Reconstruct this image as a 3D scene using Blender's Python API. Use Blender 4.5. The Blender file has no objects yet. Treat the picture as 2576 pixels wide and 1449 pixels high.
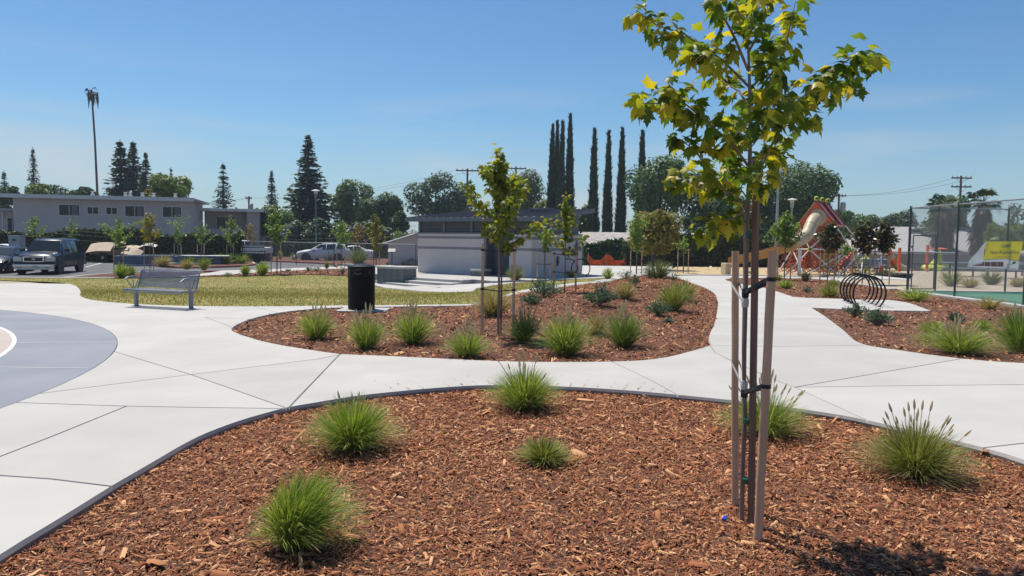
import bpy, bmesh, math, random
import numpy as np
from mathutils import Vector, Matrix
from mathutils.geometry import delaunay_2d_cdt

SC = bpy.context.scene
COL = SC.collection
R = math.radians
random.seed(7)
RNG = np.random.default_rng(11)

# ------------------------------------------------------------------ camera, sky, sun, exposure
FPX, CX, CY, PW = 1884.7, 1288.0, 724.5, 2576.0      # traced on a 2576 px wide copy of the photo
PITCH, ROLL, EYE = R(3.66), R(0.70), 1.70
fwd = Vector((0, math.cos(PITCH), -math.sin(PITCH)))
up0 = Vector((0, math.sin(PITCH), math.cos(PITCH)))
rt0 = Vector((1, 0, 0))
CR = rt0 * math.cos(ROLL) + up0 * math.sin(ROLL)
CU = up0 * math.cos(ROLL) - rt0 * math.sin(ROLL)
CAMPOS = Vector((0, 0, EYE))
cam = bpy.data.cameras.new('camera')
camo = bpy.data.objects.new('camera', cam)
COL.objects.link(camo)
M = Matrix.Identity(4)
for i in range(3):
    M[i][0], M[i][1], M[i][2], M[i][3] = CR[i], CU[i], -fwd[i], CAMPOS[i]
camo.matrix_world = M
cam.sensor_width = 36.0
cam.lens = 36.0 * FPX / PW
cam.clip_start, cam.clip_end = 0.05, 6000
SC.camera = camo

SUN_EL, SUN_AZ = R(65), math.atan2(-0.60, 0.80)      # azimuth from +Y, negative = left of view
sdir = Vector((math.sin(SUN_AZ) * math.cos(SUN_EL), math.cos(SUN_AZ) * math.cos(SUN_EL), math.sin(SUN_EL)))
sl = bpy.data.lights.new('sun', 'SUN')
sl.energy, sl.angle, sl.color = 4.7, R(0.53), (1.0, 0.935, 0.83)
so = bpy.data.objects.new('sun', sl)
COL.objects.link(so)
so.rotation_euler = (-sdir).to_track_quat('-Z', 'Y').to_euler()
so.location = (-30, 40, 60)

W = bpy.data.worlds.new('World')
SC.world = W
W.use_nodes = True
wn, wl = W.node_tree.nodes, W.node_tree.links
wn.clear()
wout = wn.new('ShaderNodeOutputWorld')
wbg = wn.new('ShaderNodeBackground')
sky = wn.new('ShaderNodeTexSky')
sky.sky_type = 'NISHITA'
sky.sun_disc = False
sky.sun_elevation, sky.sun_rotation = SUN_EL, SUN_AZ
sky.altitude, sky.air_density, sky.dust_density, sky.ozone_density = 0, 1.0, 0.6, 1.2
wbg.inputs['Strength'].default_value = 0.086
# thin high cloud streaks, laid out by world direction
tc = wn.new('ShaderNodeTexCoord')
mp = wn.new('ShaderNodeMapping')
mp.inputs['Scale'].default_value = (1.6, 1.6, 13.0)
mp.inputs['Rotation'].default_value = (0, R(-5.5), 0)
mp.inputs['Location'].default_value = (3.7, 0.4, 2.2)
nz = wn.new('ShaderNodeTexNoise')
nz.inputs['Scale'].default_value = 1.5
nz.inputs['Detail'].default_value = 5
nz.inputs['Roughness'].default_value = 0.45
cr = wn.new('ShaderNodeValToRGB')
cr.color_ramp.elements[0].position, cr.color_ramp.elements[1].position = 0.48, 0.74
sep = wn.new('ShaderNodeSeparateXYZ')
band = wn.new('ShaderNodeMapRange')
band.inputs['From Min'].default_value, band.inputs['From Max'].default_value = 0.24, 0.10
mul = wn.new('ShaderNodeMath'); mul.operation = 'MULTIPLY'
mul2 = wn.new('ShaderNodeMath'); mul2.operation = 'MULTIPLY'; mul2.inputs[1].default_value = 0.6
mix = wn.new('ShaderNodeMix'); mix.data_type = 'RGBA'
mix.inputs['B'].default_value = (6.2, 6.4, 6.8, 1)
hs = wn.new('ShaderNodeHueSaturation')
hs.inputs['Saturation'].default_value = 1.15
tint = wn.new('ShaderNodeMix'); tint.data_type = 'RGBA'; tint.blend_type = 'MULTIPLY'; tint.inputs['Factor'].default_value = 1
tint.inputs['B'].default_value = (0.70, 0.96, 1.12, 1)
lowair = wn.new('ShaderNodeMapRange'); lowair.inputs['From Min'].default_value, lowair.inputs['From Max'].default_value = 0.16, -0.02
lowair.inputs['To Max'].default_value = 0.75
lowmix = wn.new('ShaderNodeMix'); lowmix.data_type = 'RGBA'; lowmix.inputs['B'].default_value = (4.0, 5.3, 6.5, 1)
wl.new(tc.outputs['Generated'], mp.inputs['Vector'])
wl.new(mp.outputs['Vector'], nz.inputs['Vector'])
wl.new(nz.outputs['Fac'], cr.inputs['Fac'])
wl.new(tc.outputs['Generated'], sep.inputs['Vector'])
wl.new(sep.outputs['Z'], band.inputs['Value'])
wl.new(cr.outputs['Color'], mul.inputs[0])
wl.new(band.outputs['Result'], mul.inputs[1])
wl.new(mul.outputs[0], mul2.inputs[0])
wl.new(mul2.outputs[0], mix.inputs['Factor'])
wl.new(sky.outputs['Color'], hs.inputs['Color'])
wl.new(hs.outputs['Color'], tint.inputs['A'])
wl.new(sep.outputs['Z'], lowair.inputs['Value'])
wl.new(lowair.outputs['Result'], lowmix.inputs['Factor'])
wl.new(tint.outputs['Result'], lowmix.inputs['A'])
wl.new(lowmix.outputs['Result'], mix.inputs['A'])
wl.new(mix.outputs['Result'], wbg.inputs['Color'])
wl.new(wbg.outputs['Background'], wout.inputs['Surface'])

vs = SC.view_settings
vs.view_transform, vs.look, vs.exposure, vs.gamma = 'Standard', 'None', 0.22, 1.0
vs.use_curve_mapping = False
SC.cycles.max_bounces = 6
SC.cycles.transparent_max_bounces = 12

# ------------------------------------------------------------------ terrain and pixel helpers
def sm(a, b, t):
    t = np.clip((np.asarray(t, float) - a) / (b - a), 0, 1)
    return t * t * (3 - 2 * t)

def H(x, y):
    """Paved level of the park: a shallow bowl on the left, falling away behind the right hedge."""
    return (-0.33 * sm(20, 29, y) * (1 - sm(-4, 1, x)) - 1.0 * sm(54, 64, y) * sm(0, 8, x))

def mound(x, y):
    x = np.asarray(x, float); y = np.asarray(y, float)
    m = 0.42 * np.exp(-(((x - 4.1) / 1.7) ** 2 + ((y - 24.0) / 4.0) ** 2))
    m = m + 0.30 * np.exp(-(((x - 1.8) / 1.8) ** 2 + ((y - 20.0) / 3.2) ** 2))
    return m + 0.10 * np.exp(-(((x - 0.0) / 2.5) ** 2 + ((y - 15.0) / 2.0) ** 2))

def ray(px, py):
    return (fwd + CR * ((px - CX) / FPX) - CU * ((py - CY) / FPX))

def g(px, py, hf=H, dz=0.0):
    """Pixel -> point on the terrain."""
    d = ray(px, py)
    t, step = 1.0, 0.05
    while t < 400:
        p = CAMPOS + d * t
        if p.z <= float(hf(p.x, p.y)) + dz:
            break
        t += step * max(1, t * 0.05)
    lo, hi = t - step * max(1, t * 0.05) * 1.2, t
    for _ in range(24):
        m = (lo + hi) / 2
        p = CAMPOS + d * m
        if p.z <= float(hf(p.x, p.y)) + dz: hi = m
        else: lo = m
    p = CAMPOS + d * hi
    return Vector((p.x, p.y, float(hf(p.x, p.y)) + dz))

def at(px, py, Y):
    """Pixel at a known distance Y down the view."""
    d = ray(px, py)
    return CAMPOS + d * (Y / d.y)

def gz(x, y, dz=0.0, hf=H):
    return Vector((x, y, float(hf(x, y)) + dz))

# ------------------------------------------------------------------ materials
def _nt(name):
    m = bpy.data.materials.new(name)
    m.use_nodes = True
    return m, m.node_tree.nodes, m.node_tree.links, m.node_tree.nodes['Principled BSDF']

def mat(name, c, c2=None, rough=0.7, scale=6.0, metal=0.0, bump=0.0, bscale=None, coord='Object', coat=0.0, spec=None, detail=4, c3=None, scale3=0.5, amt3=0.5, contrast=(0.35, 0.65), bdist=0.02):
    m, n, l, b = _nt(name)
    b.inputs['Roughness'].default_value = rough
    b.inputs['Metallic'].default_value = metal
    if coat: b.inputs['Coat Weight'].default_value = coat; b.inputs['Coat Roughness'].default_value = 0.05
    if spec is not None: b.inputs['Specular IOR Level'].default_value = spec
    t = n.new('ShaderNodeTexCoord')
    if c2 is None: c2 = tuple(v * 0.88 for v in c)
    nz = n.new('ShaderNodeTexNoise'); nz.inputs['Scale'].default_value = scale; nz.inputs['Detail'].default_value = detail
    l.new(t.outputs[coord], nz.inputs['Vector'])
    r = n.new('ShaderNodeValToRGB')
    r.color_ramp.elements[0].position, r.color_ramp.elements[1].position = contrast
    r.color_ramp.elements[0].color = (*c2, 1); r.color_ramp.elements[1].color = (*c, 1)
    l.new(nz.outputs['Fac'], r.inputs['Fac'])
    src = r.outputs['Color']
    if c3 is not None:
        n3 = n.new('ShaderNodeTexNoise'); n3.inputs['Scale'].default_value = scale3; n3.inputs['Detail'].default_value = 6
        l.new(t.outputs[coord], n3.inputs['Vector'])
        mr = n.new('ShaderNodeMapRange'); mr.inputs['From Min'].default_value = 0.45; mr.inputs['From Max'].default_value = 0.75
        mr.inputs['To Max'].default_value = amt3
        l.new(n3.outputs['Fac'], mr.inputs['Value'])
        mx = n.new('ShaderNodeMix'); mx.data_type = 'RGBA'
        l.new(mr.outputs['Result'], mx.inputs['Factor']); l.new(src, mx.inputs['A']); mx.inputs['B'].default_value = (*c3, 1)
        src = mx.outputs['Result']
    l.new(src, b.inputs['Base Color'])
    if bump:
        nb = n.new('ShaderNodeTexNoise'); nb.inputs['Scale'].default_value = bscale or scale * 6; nb.inputs['Detail'].default_value = 3
        l.new(t.outputs[coord], nb.inputs['Vector'])
        bp = n.new('ShaderNodeBump'); bp.inputs['Strength'].default_value = bump; bp.inputs['Distance'].default_value = bdist
        l.new(nb.outputs['Fac'], bp.inputs['Height']); l.new(bp.outputs['Normal'], b.inputs['Normal'])
    return m

def leafmat(name, cols, trans=0.35, rough=0.5, tint=(1.25, 1.25, 0.55)):
    """Random colour per leaf, part of the light coming through it."""
    m, n, l, b = _nt(name)
    geo = n.new('ShaderNodeNewGeometry')
    r = n.new('ShaderNodeValToRGB')
    e = r.color_ramp.elements
    k = len(cols)
    e[0].position, e[0].color = 0, (*cols[0], 1)
    e[1].position, e[1].color = 1, (*cols[-1], 1)
    for i in range(1, k - 1):
        q = e.new(i / (k - 1)); q.color = (*cols[i], 1)
    l.new(geo.outputs['Random Per Island'], r.inputs['Fac'])
    l.new(r.outputs['Color'], b.inputs['Base Color'])
    b.inputs['Roughness'].default_value = rough
    b.inputs['Specular IOR Level'].default_value = 0.35
    if trans:
        tr = n.new('ShaderNodeBsdfTranslucent')
        mu = n.new('ShaderNodeMix'); mu.data_type = 'RGBA'; mu.blend_type = 'MULTIPLY'; mu.inputs['Factor'].default_value = 1
        mu.inputs['B'].default_value = (*tint, 1)
        l.new(r.outputs['Color'], mu.inputs['A']); l.new(mu.outputs['Result'], tr.inputs['Color'])
        mx = n.new('ShaderNodeMixShader'); mx.inputs['Fac'].default_value = trans
        out = n['Material Output']
        l.new(b.outputs['BSDF'], mx.inputs[1]); l.new(tr.outputs['BSDF'], mx.inputs[2]); l.new(mx.outputs['Shader'], out.inputs['Surface'])
    return m

def glassmat(name, c=(0.02, 0.025, 0.03), rough=0.06):
    m, n, l, b = _nt(name)
    b.inputs['Base Color'].default_value = (*c, 1); b.inputs['Roughness'].default_value = rough
    b.inputs['Specular IOR Level'].default_value = 0.7
    return m

# ------------------------------------------------------------------ mesh helpers
def link(o, parent=None):
    COL.objects.link(o)
    if parent is not None: o.parent = parent
    return o

def tag(o, label=None, cat=None, group=None, kind=None):
    if label: o['label'] = label
    if cat: o['category'] = cat
    if group: o['group'] = group
    if kind: o['kind'] = kind
    return o

def thing(name, label, cat, loc=(0, 0, 0), rz=0.0, group=None):
    o = bpy.data.objects.new(name, None)
    o.empty_display_size = 0.2
    link(o); o.location = loc; o.rotation_euler = (0, 0, rz)
    return tag(o, label, cat, group, 'thing')

def np_mesh(name, v, f, smooth=False):
    v = np.asarray(v, np.float32).reshape(-1, 3); f = np.asarray(f, np.int32)
    me = bpy.data.meshes.new(name)
    n, k = f.shape
    me.vertices.add(len(v)); me.vertices.foreach_set('co', v.ravel())
    me.loops.add(n * k); me.loops.foreach_set('vertex_index', f.ravel())
    me.polygons.add(n); me.polygons.foreach_set('loop_start', np.arange(0, n * k, k, dtype=np.int32))
    try: me.polygons.foreach_set('loop_total', np.full(n, k, np.int32))
    except Exception: pass
    if smooth: me.polygons.foreach_set('use_smooth', np.ones(n, bool))
    me.update(calc_edges=True)
    return me

def np_obj(name, v, f, m, parent=None, smooth=False, loc=None):
    me = np_mesh(name, v, f, smooth); me.materials.append(m)
    o = bpy.data.objects.new(name, me); link(o, parent)
    if loc is not None: o.location = loc
    return o

class MB:
    def __init__(s): s.v, s.f = [], []
    def add(s, vs, fs):
        b = len(s.v); s.v += [tuple(p) for p in vs]; s.f += [tuple(i + b for i in q) for q in fs]; return s
    def box(s, c, d, rz=0.0, mtx=None, taper=1.0):
        x, y, z = d[0] / 2, d[1] / 2, d[2] / 2
        p = [Vector((sx * x * (taper if sz > 0 else 1), sy * y * (taper if sz > 0 else 1), sz * z)) for sz in (-1, 1) for sx, sy in ((-1, -1), (1, -1), (1, 1), (-1, 1))]
        if mtx is not None: p = [mtx @ q for q in p]
        elif rz: 
            r = Matrix.Rotation(rz, 3, 'Z'); p = [r @ q for q in p]
        c = Vector(c)
        return s.add([q + c for q in p], [(3, 2, 1, 0), (4, 5, 6, 7), (0, 1, 5, 4), (1, 2, 6, 5), (2, 3, 7, 6), (3, 0, 4, 7)])
    def tube(s, pts, rad, n=6, cap=True, flat=None):
        pts = [Vector(p) for p in pts]
        k = len(pts)
        if not hasattr(rad, '__len__'): rad = [rad] * k
        vs, fs = [], []
        ref = None
        for i, p in enumerate(pts):
            t = (pts[min(i + 1, k - 1)] - pts[max(i - 1, 0)])
            if t.length < 1e-9: t = Vector((0, 0, 1))
            t.normalize()
            if ref is None:
                ref = Vector((1, 0, 0)) if abs(t.x) < 0.8 else Vector((0, 1, 0))
            a = (ref - t * ref.dot(t)); 
            if a.length < 1e-6: a = t.orthogonal()
            a.normalize(); ref = a
            b = t.cross(a)
            for j in range(n):
                w = 2 * math.pi * j / n
                fy = 1.0 if flat is None else flat
                vs.append(p + a * math.cos(w) * rad[i] + b * math.sin(w) * rad[i] * fy)
        for i in range(k - 1):
            for j in range(n):
                fs.append((i * n + j, i * n + (j + 1) % n, (i + 1) * n + (j + 1) % n, (i + 1) * n + j))
        if cap:
            fs.append(tuple(range(n - 1, -1, -1))); fs.append(tuple((k - 1) * n + j for j in range(n)))
        return s.add(vs, fs)
    def lathe(s, prof, n=16, c=(0, 0, 0), axis='Z'):
        vs, fs = [], []
        k = len(prof); c = Vector(c)
        for r, z in prof:
            for j in range(n):
                w = 2 * math.pi * j / n
                q = Vector((r * math.cos(w), r * math.sin(w), z))
                if axis == 'Y': q = Vector((q.x, q.z, q.y))
                if axis == 'X': q = Vector((q.z, q.x, q.y))
                vs.append(q + c)
        for i in range(k - 1):
            for j in range(n):
                fs.append((i * n + j, i * n + (j + 1) % n, (i + 1) * n + (j + 1) % n, (i + 1) * n + j))
        fs.append(tuple(range(n - 1, -1, -1))); fs.append(tuple((k - 1) * n + j for j in range(n)))
        return s.add(vs, fs)
    def prism(s, poly, a, b):
        """poly: list of 3D points on one face; extruded by vector b-a."""
        off = Vector(b) - Vector(a)
        p = [Vector(q) for q in poly]; n = len(p)
        vs = p + [q + off for q in p]
        fs = [tuple(range(n - 1, -1, -1)), tuple(range(n, 2 * n))] + [(i, (i + 1) % n, n + (i + 1) % n, n + i) for i in range(n)]
        return s.add(vs, fs)
    def quad(s, *p): return s.add(p, [tuple(range(len(p)))])
    def mesh(s, name, m=None, smooth=False, bevel=0.0):
        me = bpy.data.meshes.new(name)
        me.from_pydata([tuple(p) for p in s.v], [], s.f)
        if m is not None: me.materials.append(m)
        bm = bmesh.new(); bm.from_mesh(me)
        bmesh.ops.recalc_face_normals(bm, faces=bm.faces)
        if bevel:
            es = [e for e in bm.edges if len(e.link_faces) == 2 and e.calc_face_angle(0) > 0.6]
            bmesh.ops.bevel(bm, geom=es, offset=bevel, segments=2, affect='EDGES', profile=0.6, clamp_overlap=True)
        bm.to_mesh(me); bm.free()
        if smooth:
            me.polygons.foreach_set('use_smooth', np.ones(len(me.polygons), bool))
            try: me.set_sharp_from_angle(angle=R(40))
            except Exception: pass
        me.update()
        return me
    def build(s, name, m, parent=None, smooth=False, bevel=0.0, loc=None):
        o = bpy.data.objects.new(name, s.mesh(name, m, smooth, bevel)); link(o, parent)
        if loc is not None: o.location = loc
        return o

def shared(name, me, parent=None, loc=None, rot=None, scale=None):
    o = bpy.data.objects.new(name, me); link(o, parent)
    if loc is not None: o.location = loc
    if rot is not None: o.rotation_euler = rot
    if scale is not None: o.scale = scale
    return o

def copy_tree(o, parent=None):
    c = o.copy(); COL.objects.link(c); c.parent = parent
    for ch in list(o.children):
        copy_tree(ch, c)
    return c

# ------------------------------------------------------------------ regions (flat shapes that follow the terrain)
def catmull(pts, closed=False, step=0.2):
    P = [Vector((p[0], p[1])) for p in pts]; n = len(P); out = []
    rng = range(n if closed else n - 1)
    for i in rng:
        p0 = P[(i - 1) % n] if closed or i > 0 else P[0] * 2 - P[1]
        p1, p2 = P[i], P[(i + 1) % n]
        p3 = P[(i + 2) % n] if closed or i + 2 < n else P[-1] * 2 - P[-2]
        k = max(1, int((p2 - p1).length / step))
        for j in range(k):
            t = j / k
            out.append(0.5 * ((2 * p1) + (p2 - p0) * t + (2 * p0 - 5 * p1 + 4 * p2 - p3) * t * t + (3 * p1 - p0 - 3 * p2 + p3) * t ** 3))
    if not closed: out.append(P[-1])
    return [(p.x, p.y) for p in out]

def gp(lst, hf=H, dz=0.0): return [tuple(g(px, py, hf, dz).xy) for px, py in lst]

def pip(px, py, poly):
    px = np.asarray(px); py = np.asarray(py)
    P = np.asarray(poly); x0, y0 = P[:, 0], P[:, 1]; x1, y1 = np.roll(x0, -1), np.roll(y0, -1)
    inside = np.zeros(px.shape, bool)
    for a, b, c, d in zip(x0, y0, x1, y1):
        if b == d: continue
        k = ((b > py) != (d > py)) & (px < (c - a) * (py - b) / (d - b) + a)
        inside ^= k
    return inside

def tri_region(outer, holes=(), step=None, cuts=(), extra=None):
    """Constrained triangulation; returns verts (n,2), tris inside outer minus holes, and constrained edge set."""
    vs, es = [], []
    for loop in [outer] + list(holes):
        b = len(vs); n = len(loop)
        vs += [Vector(p) for p in loop]; es += [(b + i, b + (i + 1) % n) for i in range(n)]
    ncut0 = len(es)
    for c in cuts:
        b = len(vs); vs += [Vector(p) for p in c]; es += [(b + i, b + i + 1) for i in range(len(c) - 1)]
    if step:
        O = np.array(outer); x0, y0 = O.min(0); x1, y1 = O.max(0)
        gx, gy = np.meshgrid(np.arange(x0 + step / 2, x1, step), np.arange(y0 + step / 2, y1, step))
        gx, gy = gx.ravel(), gy.ravel()
        k = pip(gx, gy, outer)
        vs += [Vector((a, b)) for a, b in zip(gx[k], gy[k])]
    ov, oe, of, _, oorig, _ = delaunay_2d_cdt(vs, es, [], 0, 1e-5)
    V = np.array([tuple(v) for v in ov]); T = np.array([tuple(f) for f in of if len(f) == 3])
    c = V[T].mean(1)
    keep = pip(c[:, 0], c[:, 1], outer)
    for h in holes: keep &= ~pip(c[:, 0], c[:, 1], h)
    T = T[keep]
    cons = {tuple(sorted(e)) for e, o in zip(oe, oorig) if len(o)}
    return V, T, cons

def sheet(name, outer, m, holes=(), step=None, hf=H, dz=0.0, skirt=0.0, parent=None, kind='structure'):
    V, T, _ = tri_region(outer, holes, step)
    used = np.unique(T); idx = -np.ones(len(V), int); idx[used] = np.arange(len(used))
    V = V[used]; T = idx[T]
    # all faces up
    a, b, c = V[T[:, 0]], V[T[:, 1]], V[T[:, 2]]
    fl = ((b[:, 0] - a[:, 0]) * (c[:, 1] - a[:, 1]) - (b[:, 1] - a[:, 1]) * (c[:, 0] - a[:, 0])) < 0
    T[fl] = T[fl][:, ::-1]
    z = np.asarray(hf(V[:, 0], V[:, 1])) * np.ones(len(V)) + dz
    v3 = np.column_stack([V, z]); me = None
    if skirt:
        ed = {}
        for t in T:
            for i in range(3):
                e = (t[i], t[(i + 1) % 3]); ed[e] = 1
        bd = [e for e in ed if (e[1], e[0]) not in ed]
        low = {}
        ex = []
        n = len(v3)
        for e in bd:
            for q in e:
                if q not in low: low[q] = n + len(ex); ex.append(v3[q] - np.array((0, 0, skirt)))
        v3 = np.vstack([v3, np.array(ex)])
        faces = [tuple(t) for t in T] + [(e[0], low[e[0]], low[e[1]], e[1]) for e in bd]
        me = bpy.data.meshes.new(name); me.from_pydata([tuple(p) for p in v3], [], faces)
        me.materials.append(m)
    else:
        me = np_mesh(name, v3, T); me.materials.append(m)
    o = bpy.data.objects.new(name, me); link(o, parent)
    if kind and parent is None: o['kind'] = kind
    return o

def slabs(parent, outer, holes, cuts, m, hf, dz, step, thick=0.10, gap=0.011, depth=0.03):
    """Concrete cast in slabs: the sheet is split along its joints, each slab with its own chamfered edge."""
    V, T, cons = tri_region(outer, holes, step, cuts)
    a, b, c = V[T[:, 0]], V[T[:, 1]], V[T[:, 2]]
    fl = ((b[:, 0] - a[:, 0]) * (c[:, 1] - a[:, 1]) - (b[:, 1] - a[:, 1]) * (c[:, 0] - a[:, 0])) < 0
    T[fl] = T[fl][:, ::-1]
    byedge = {}
    for i, t in enumerate(T):
        for k in range(3):
            byedge.setdefault(tuple(sorted((int(t[k]), int(t[(k + 1) % 3])))), []).append(i)
    comp = -np.ones(len(T), int); nc = 0
    for s in range(len(T)):
        if comp[s] >= 0: continue
        st = [s]; comp[s] = nc
        while st:
            i = st.pop(); t = T[i]
            for k in range(3):
                e = tuple(sorted((int(t[k]), int(t[(k + 1) % 3]))))
                if e in cons: continue
                for j in byedge[e]:
                    if comp[j] < 0: comp[j] = nc; st.append(j)
        nc += 1
    out = []
    for k in range(nc):
        t = T[comp == k]
        A, B, C_ = V[t[:, 0]], V[t[:, 1]], V[t[:, 2]]
        area = 0.5 * np.abs((B[:, 0] - A[:, 0]) * (C_[:, 1] - A[:, 1]) - (B[:, 1] - A[:, 1]) * (C_[:, 0] - A[:, 0])).sum()
        if area < 0.01: continue
        bm = bmesh.new(); mp = {}
        for tri in t:
            for q in tri:
                if q not in mp: mp[q] = bm.verts.new((V[q][0], V[q][1], float(hf(V[q][0], V[q][1])) + dz - depth))
        for tri in t:
            try: bm.faces.new([mp[q] for q in tri])
            except ValueError: pass
        bm.normal_update()
        bmesh.ops.inset_region(bm, faces=bm.faces[:], use_boundary=True, use_even_offset=True, thickness=gap, depth=depth)
        be = [e for e in bm.edges if e.is_boundary]
        nf0 = set(bm.faces)
        r = bmesh.ops.extrude_edge_only(bm, edges=be)
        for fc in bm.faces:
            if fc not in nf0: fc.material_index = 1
        for q in r['geom']:
            if isinstance(q, bmesh.types.BMVert): q.co.z -= thick
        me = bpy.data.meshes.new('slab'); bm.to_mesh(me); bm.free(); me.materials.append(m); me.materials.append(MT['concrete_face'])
        o = bpy.data.objects.new('slab', me); link(o, parent); out.append(o)
    return out

def sample_in(poly, n, rng=RNG, holes=()):
    P = np.asarray(poly); x0, y0 = P.min(0); x1, y1 = P.max(0); xs, ys = [], []
    got = 0
    while got < n:
        x = rng.uniform(x0, x1, n * 2); y = rng.uniform(y0, y1, n * 2)
        k = pip(x, y, poly)
        for h in holes: k &= ~pip(x, y, h)
        xs.append(x[k]); ys.append(y[k]); got += int(k.sum())
        if got == 0: break
    return np.concatenate(xs)[:n], np.concatenate(ys)[:n]

def scatter(T, F, pos, rot, size):
    """T (K,3) template, F (M,k) faces, pos (N,3), rot (N,3,3), size (N,) or (N,3) -> verts, faces."""
    size = np.asarray(size)
    S = size[:, None] * np.ones((1, 3)) if size.ndim == 1 else size
    v = np.einsum('nij,nkj->nki', rot, T[None] * S[:, None, :]) + pos[:, None, :]
    K = len(T)
    f = (F[None] + (np.arange(len(pos)) * K)[:, None, None]).reshape(-1, F.shape[1])
    return v.reshape(-1, 3), f

def basis(d, nrm):
    """Rotation matrices with local Y along d and local Z near nrm."""
    d = d / np.linalg.norm(d, axis=1, keepdims=True)
    x = np.cross(d, nrm); x /= np.maximum(np.linalg.norm(x, axis=1, keepdims=True), 1e-6)
    z = np.cross(x, d)
    return np.stack([x, d, z], axis=2)

def unit(n, rng=RNG):
    v = rng.normal(size=(n, 3)); return v / np.linalg.norm(v, axis=1, keepdims=True)
# ================================================================== materials of the place
MT = {}
MT['concrete'] = mat('concrete', (0.485, 0.462, 0.428), (0.425, 0.408, 0.38), rough=0.85, scale=0.9, bump=0.12, bscale=120, c3=(0.40, 0.385, 0.37), scale3=0.35, amt3=0.6, detail=8, coord='Object', bdist=0.004)
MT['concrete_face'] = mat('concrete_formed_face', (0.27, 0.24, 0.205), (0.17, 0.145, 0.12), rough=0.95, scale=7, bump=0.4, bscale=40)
_n, _l = MT['concrete'].node_tree.nodes, MT['concrete'].node_tree.links      # slabs cast on different days differ a little
_b = _n['Principled BSDF']; _src = _b.inputs['Base Color'].links[0].from_socket; _oi = _n.new('ShaderNodeObjectInfo'); _mr = _n.new('ShaderNodeMapRange'); _mr.inputs['To Min'].default_value, _mr.inputs['To Max'].default_value = 0.93, 1.04
_hv = _n.new('ShaderNodeHueSaturation'); _l.new(_oi.outputs['Random'], _mr.inputs['Value']); _l.new(_mr.outputs['Result'], _hv.inputs['Value']); _l.new(_src, _hv.inputs['Color']); _l.new(_hv.outputs['Color'], _b.inputs['Base Color'])
MT['concrete_old'] = mat('concrete_old', (0.50, 0.48, 0.45), (0.40, 0.39, 0.37), rough=0.9, scale=3, bump=0.2, bscale=60)
MT['block'] = mat('block', (0.17, 0.18, 0.19), (0.12, 0.13, 0.14), rough=0.9, scale=5, bump=0.3, bscale=70)
MT['asphalt'] = mat('asphalt', (0.135, 0.135, 0.14), (0.105, 0.105, 0.11), rough=0.95, scale=1.2, bump=0.3, bscale=150)
MT['soil'] = mat('soil', (0.23, 0.18, 0.13), (0.16, 0.125, 0.09), rough=1, scale=0.6, bump=0.4)
MT['dg'] = mat('decomposed_granite', (0.44, 0.37, 0.28), (0.36, 0.30, 0.22), rough=1, scale=1.5, bump=0.4, bscale=60)
MT['chips'] = mat('play_chips', (0.56, 0.43, 0.25), (0.40, 0.29, 0.15), rough=1, scale=14, bump=0.8, bscale=30)
MT['mulch_bed'] = mat('mulch_bed', (0.15, 0.062, 0.033), (0.06, 0.026, 0.015), rough=1, scale=26, bump=1.0, bscale=50, c3=(0.24, 0.13, 0.085), scale3=40, amt3=0.7)
MT['mulch_chip'] = leafmat('mulch_chip', [(0.063, 0.017, 0.007), (0.171, 0.048, 0.018), (0.261, 0.084, 0.033), (0.318, 0.112, 0.045), (0.375, 0.149, 0.064), (0.499, 0.232, 0.105), (0.703, 0.400, 0.203)], trans=0, rough=0.85)
MT['lawn'] = mat('lawn_turf', (0.28, 0.245, 0.07), (0.20, 0.20, 0.05), rough=1, scale=1.1, bump=0.8, bscale=60, c3=(0.36, 0.26, 0.11), scale3=0.42, amt3=0.75)
MT['blade'] = leafmat('lawn_blade', [(0.17, 0.19, 0.045), (0.25, 0.23, 0.06), (0.34, 0.28, 0.09), (0.42, 0.34, 0.14)], trans=0.3)
MT['court_green'] = mat('court_green', (0.055, 0.19, 0.115), (0.05, 0.17, 0.10), rough=0.8, scale=2)
MT['paint_blue'] = mat('paint_blue', (0.225, 0.235, 0.275), (0.195, 0.205, 0.245), rough=0.75, scale=1.1, bump=0.15, bscale=120, c3=(0.27, 0.275, 0.30), scale3=0.6, amt3=0.6, bdist=0.004)
MT['paint_salmon'] = mat('paint_salmon', (0.46, 0.385, 0.345), (0.42, 0.35, 0.31), rough=0.75, scale=1.5)
MT['paint_white'] = mat('paint_white', (0.74, 0.73, 0.70), (0.66, 0.65, 0.62), rough=0.7, scale=9)
MT['paint_red'] = mat('paint_red', (0.42, 0.10, 0.09), (0.33, 0.09, 0.08), rough=0.7, scale=6)
MT['white_metal'] = mat('white_metal', (0.72, 0.72, 0.70), rough=0.4, scale=5)
MT['grey_metal'] = mat('grey_metal', (0.30, 0.33, 0.37), (0.26, 0.29, 0.33), rough=0.42, scale=8, metal=0.25)
MT['galv'] = mat('galvanised', (0.36, 0.38, 0.39), (0.28, 0.30, 0.31), rough=0.45, scale=20, metal=0.6)
MT['dark_galv'] = mat('dark_galvanised', (0.10, 0.105, 0.115), (0.08, 0.085, 0.09), rough=0.5, scale=20, metal=0.4)
MT['black_metal'] = mat('black_metal', (0.006, 0.006, 0.007), (0.005, 0.005, 0.006), rough=0.42, scale=10, spec=0.2)
MT['black_rubber'] = mat('black_rubber', (0.018, 0.018, 0.02), rough=0.7, scale=10)
MT['white_rubber'] = mat('white_rubber', (0.62, 0.60, 0.57), rough=0.6, scale=10)
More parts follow.
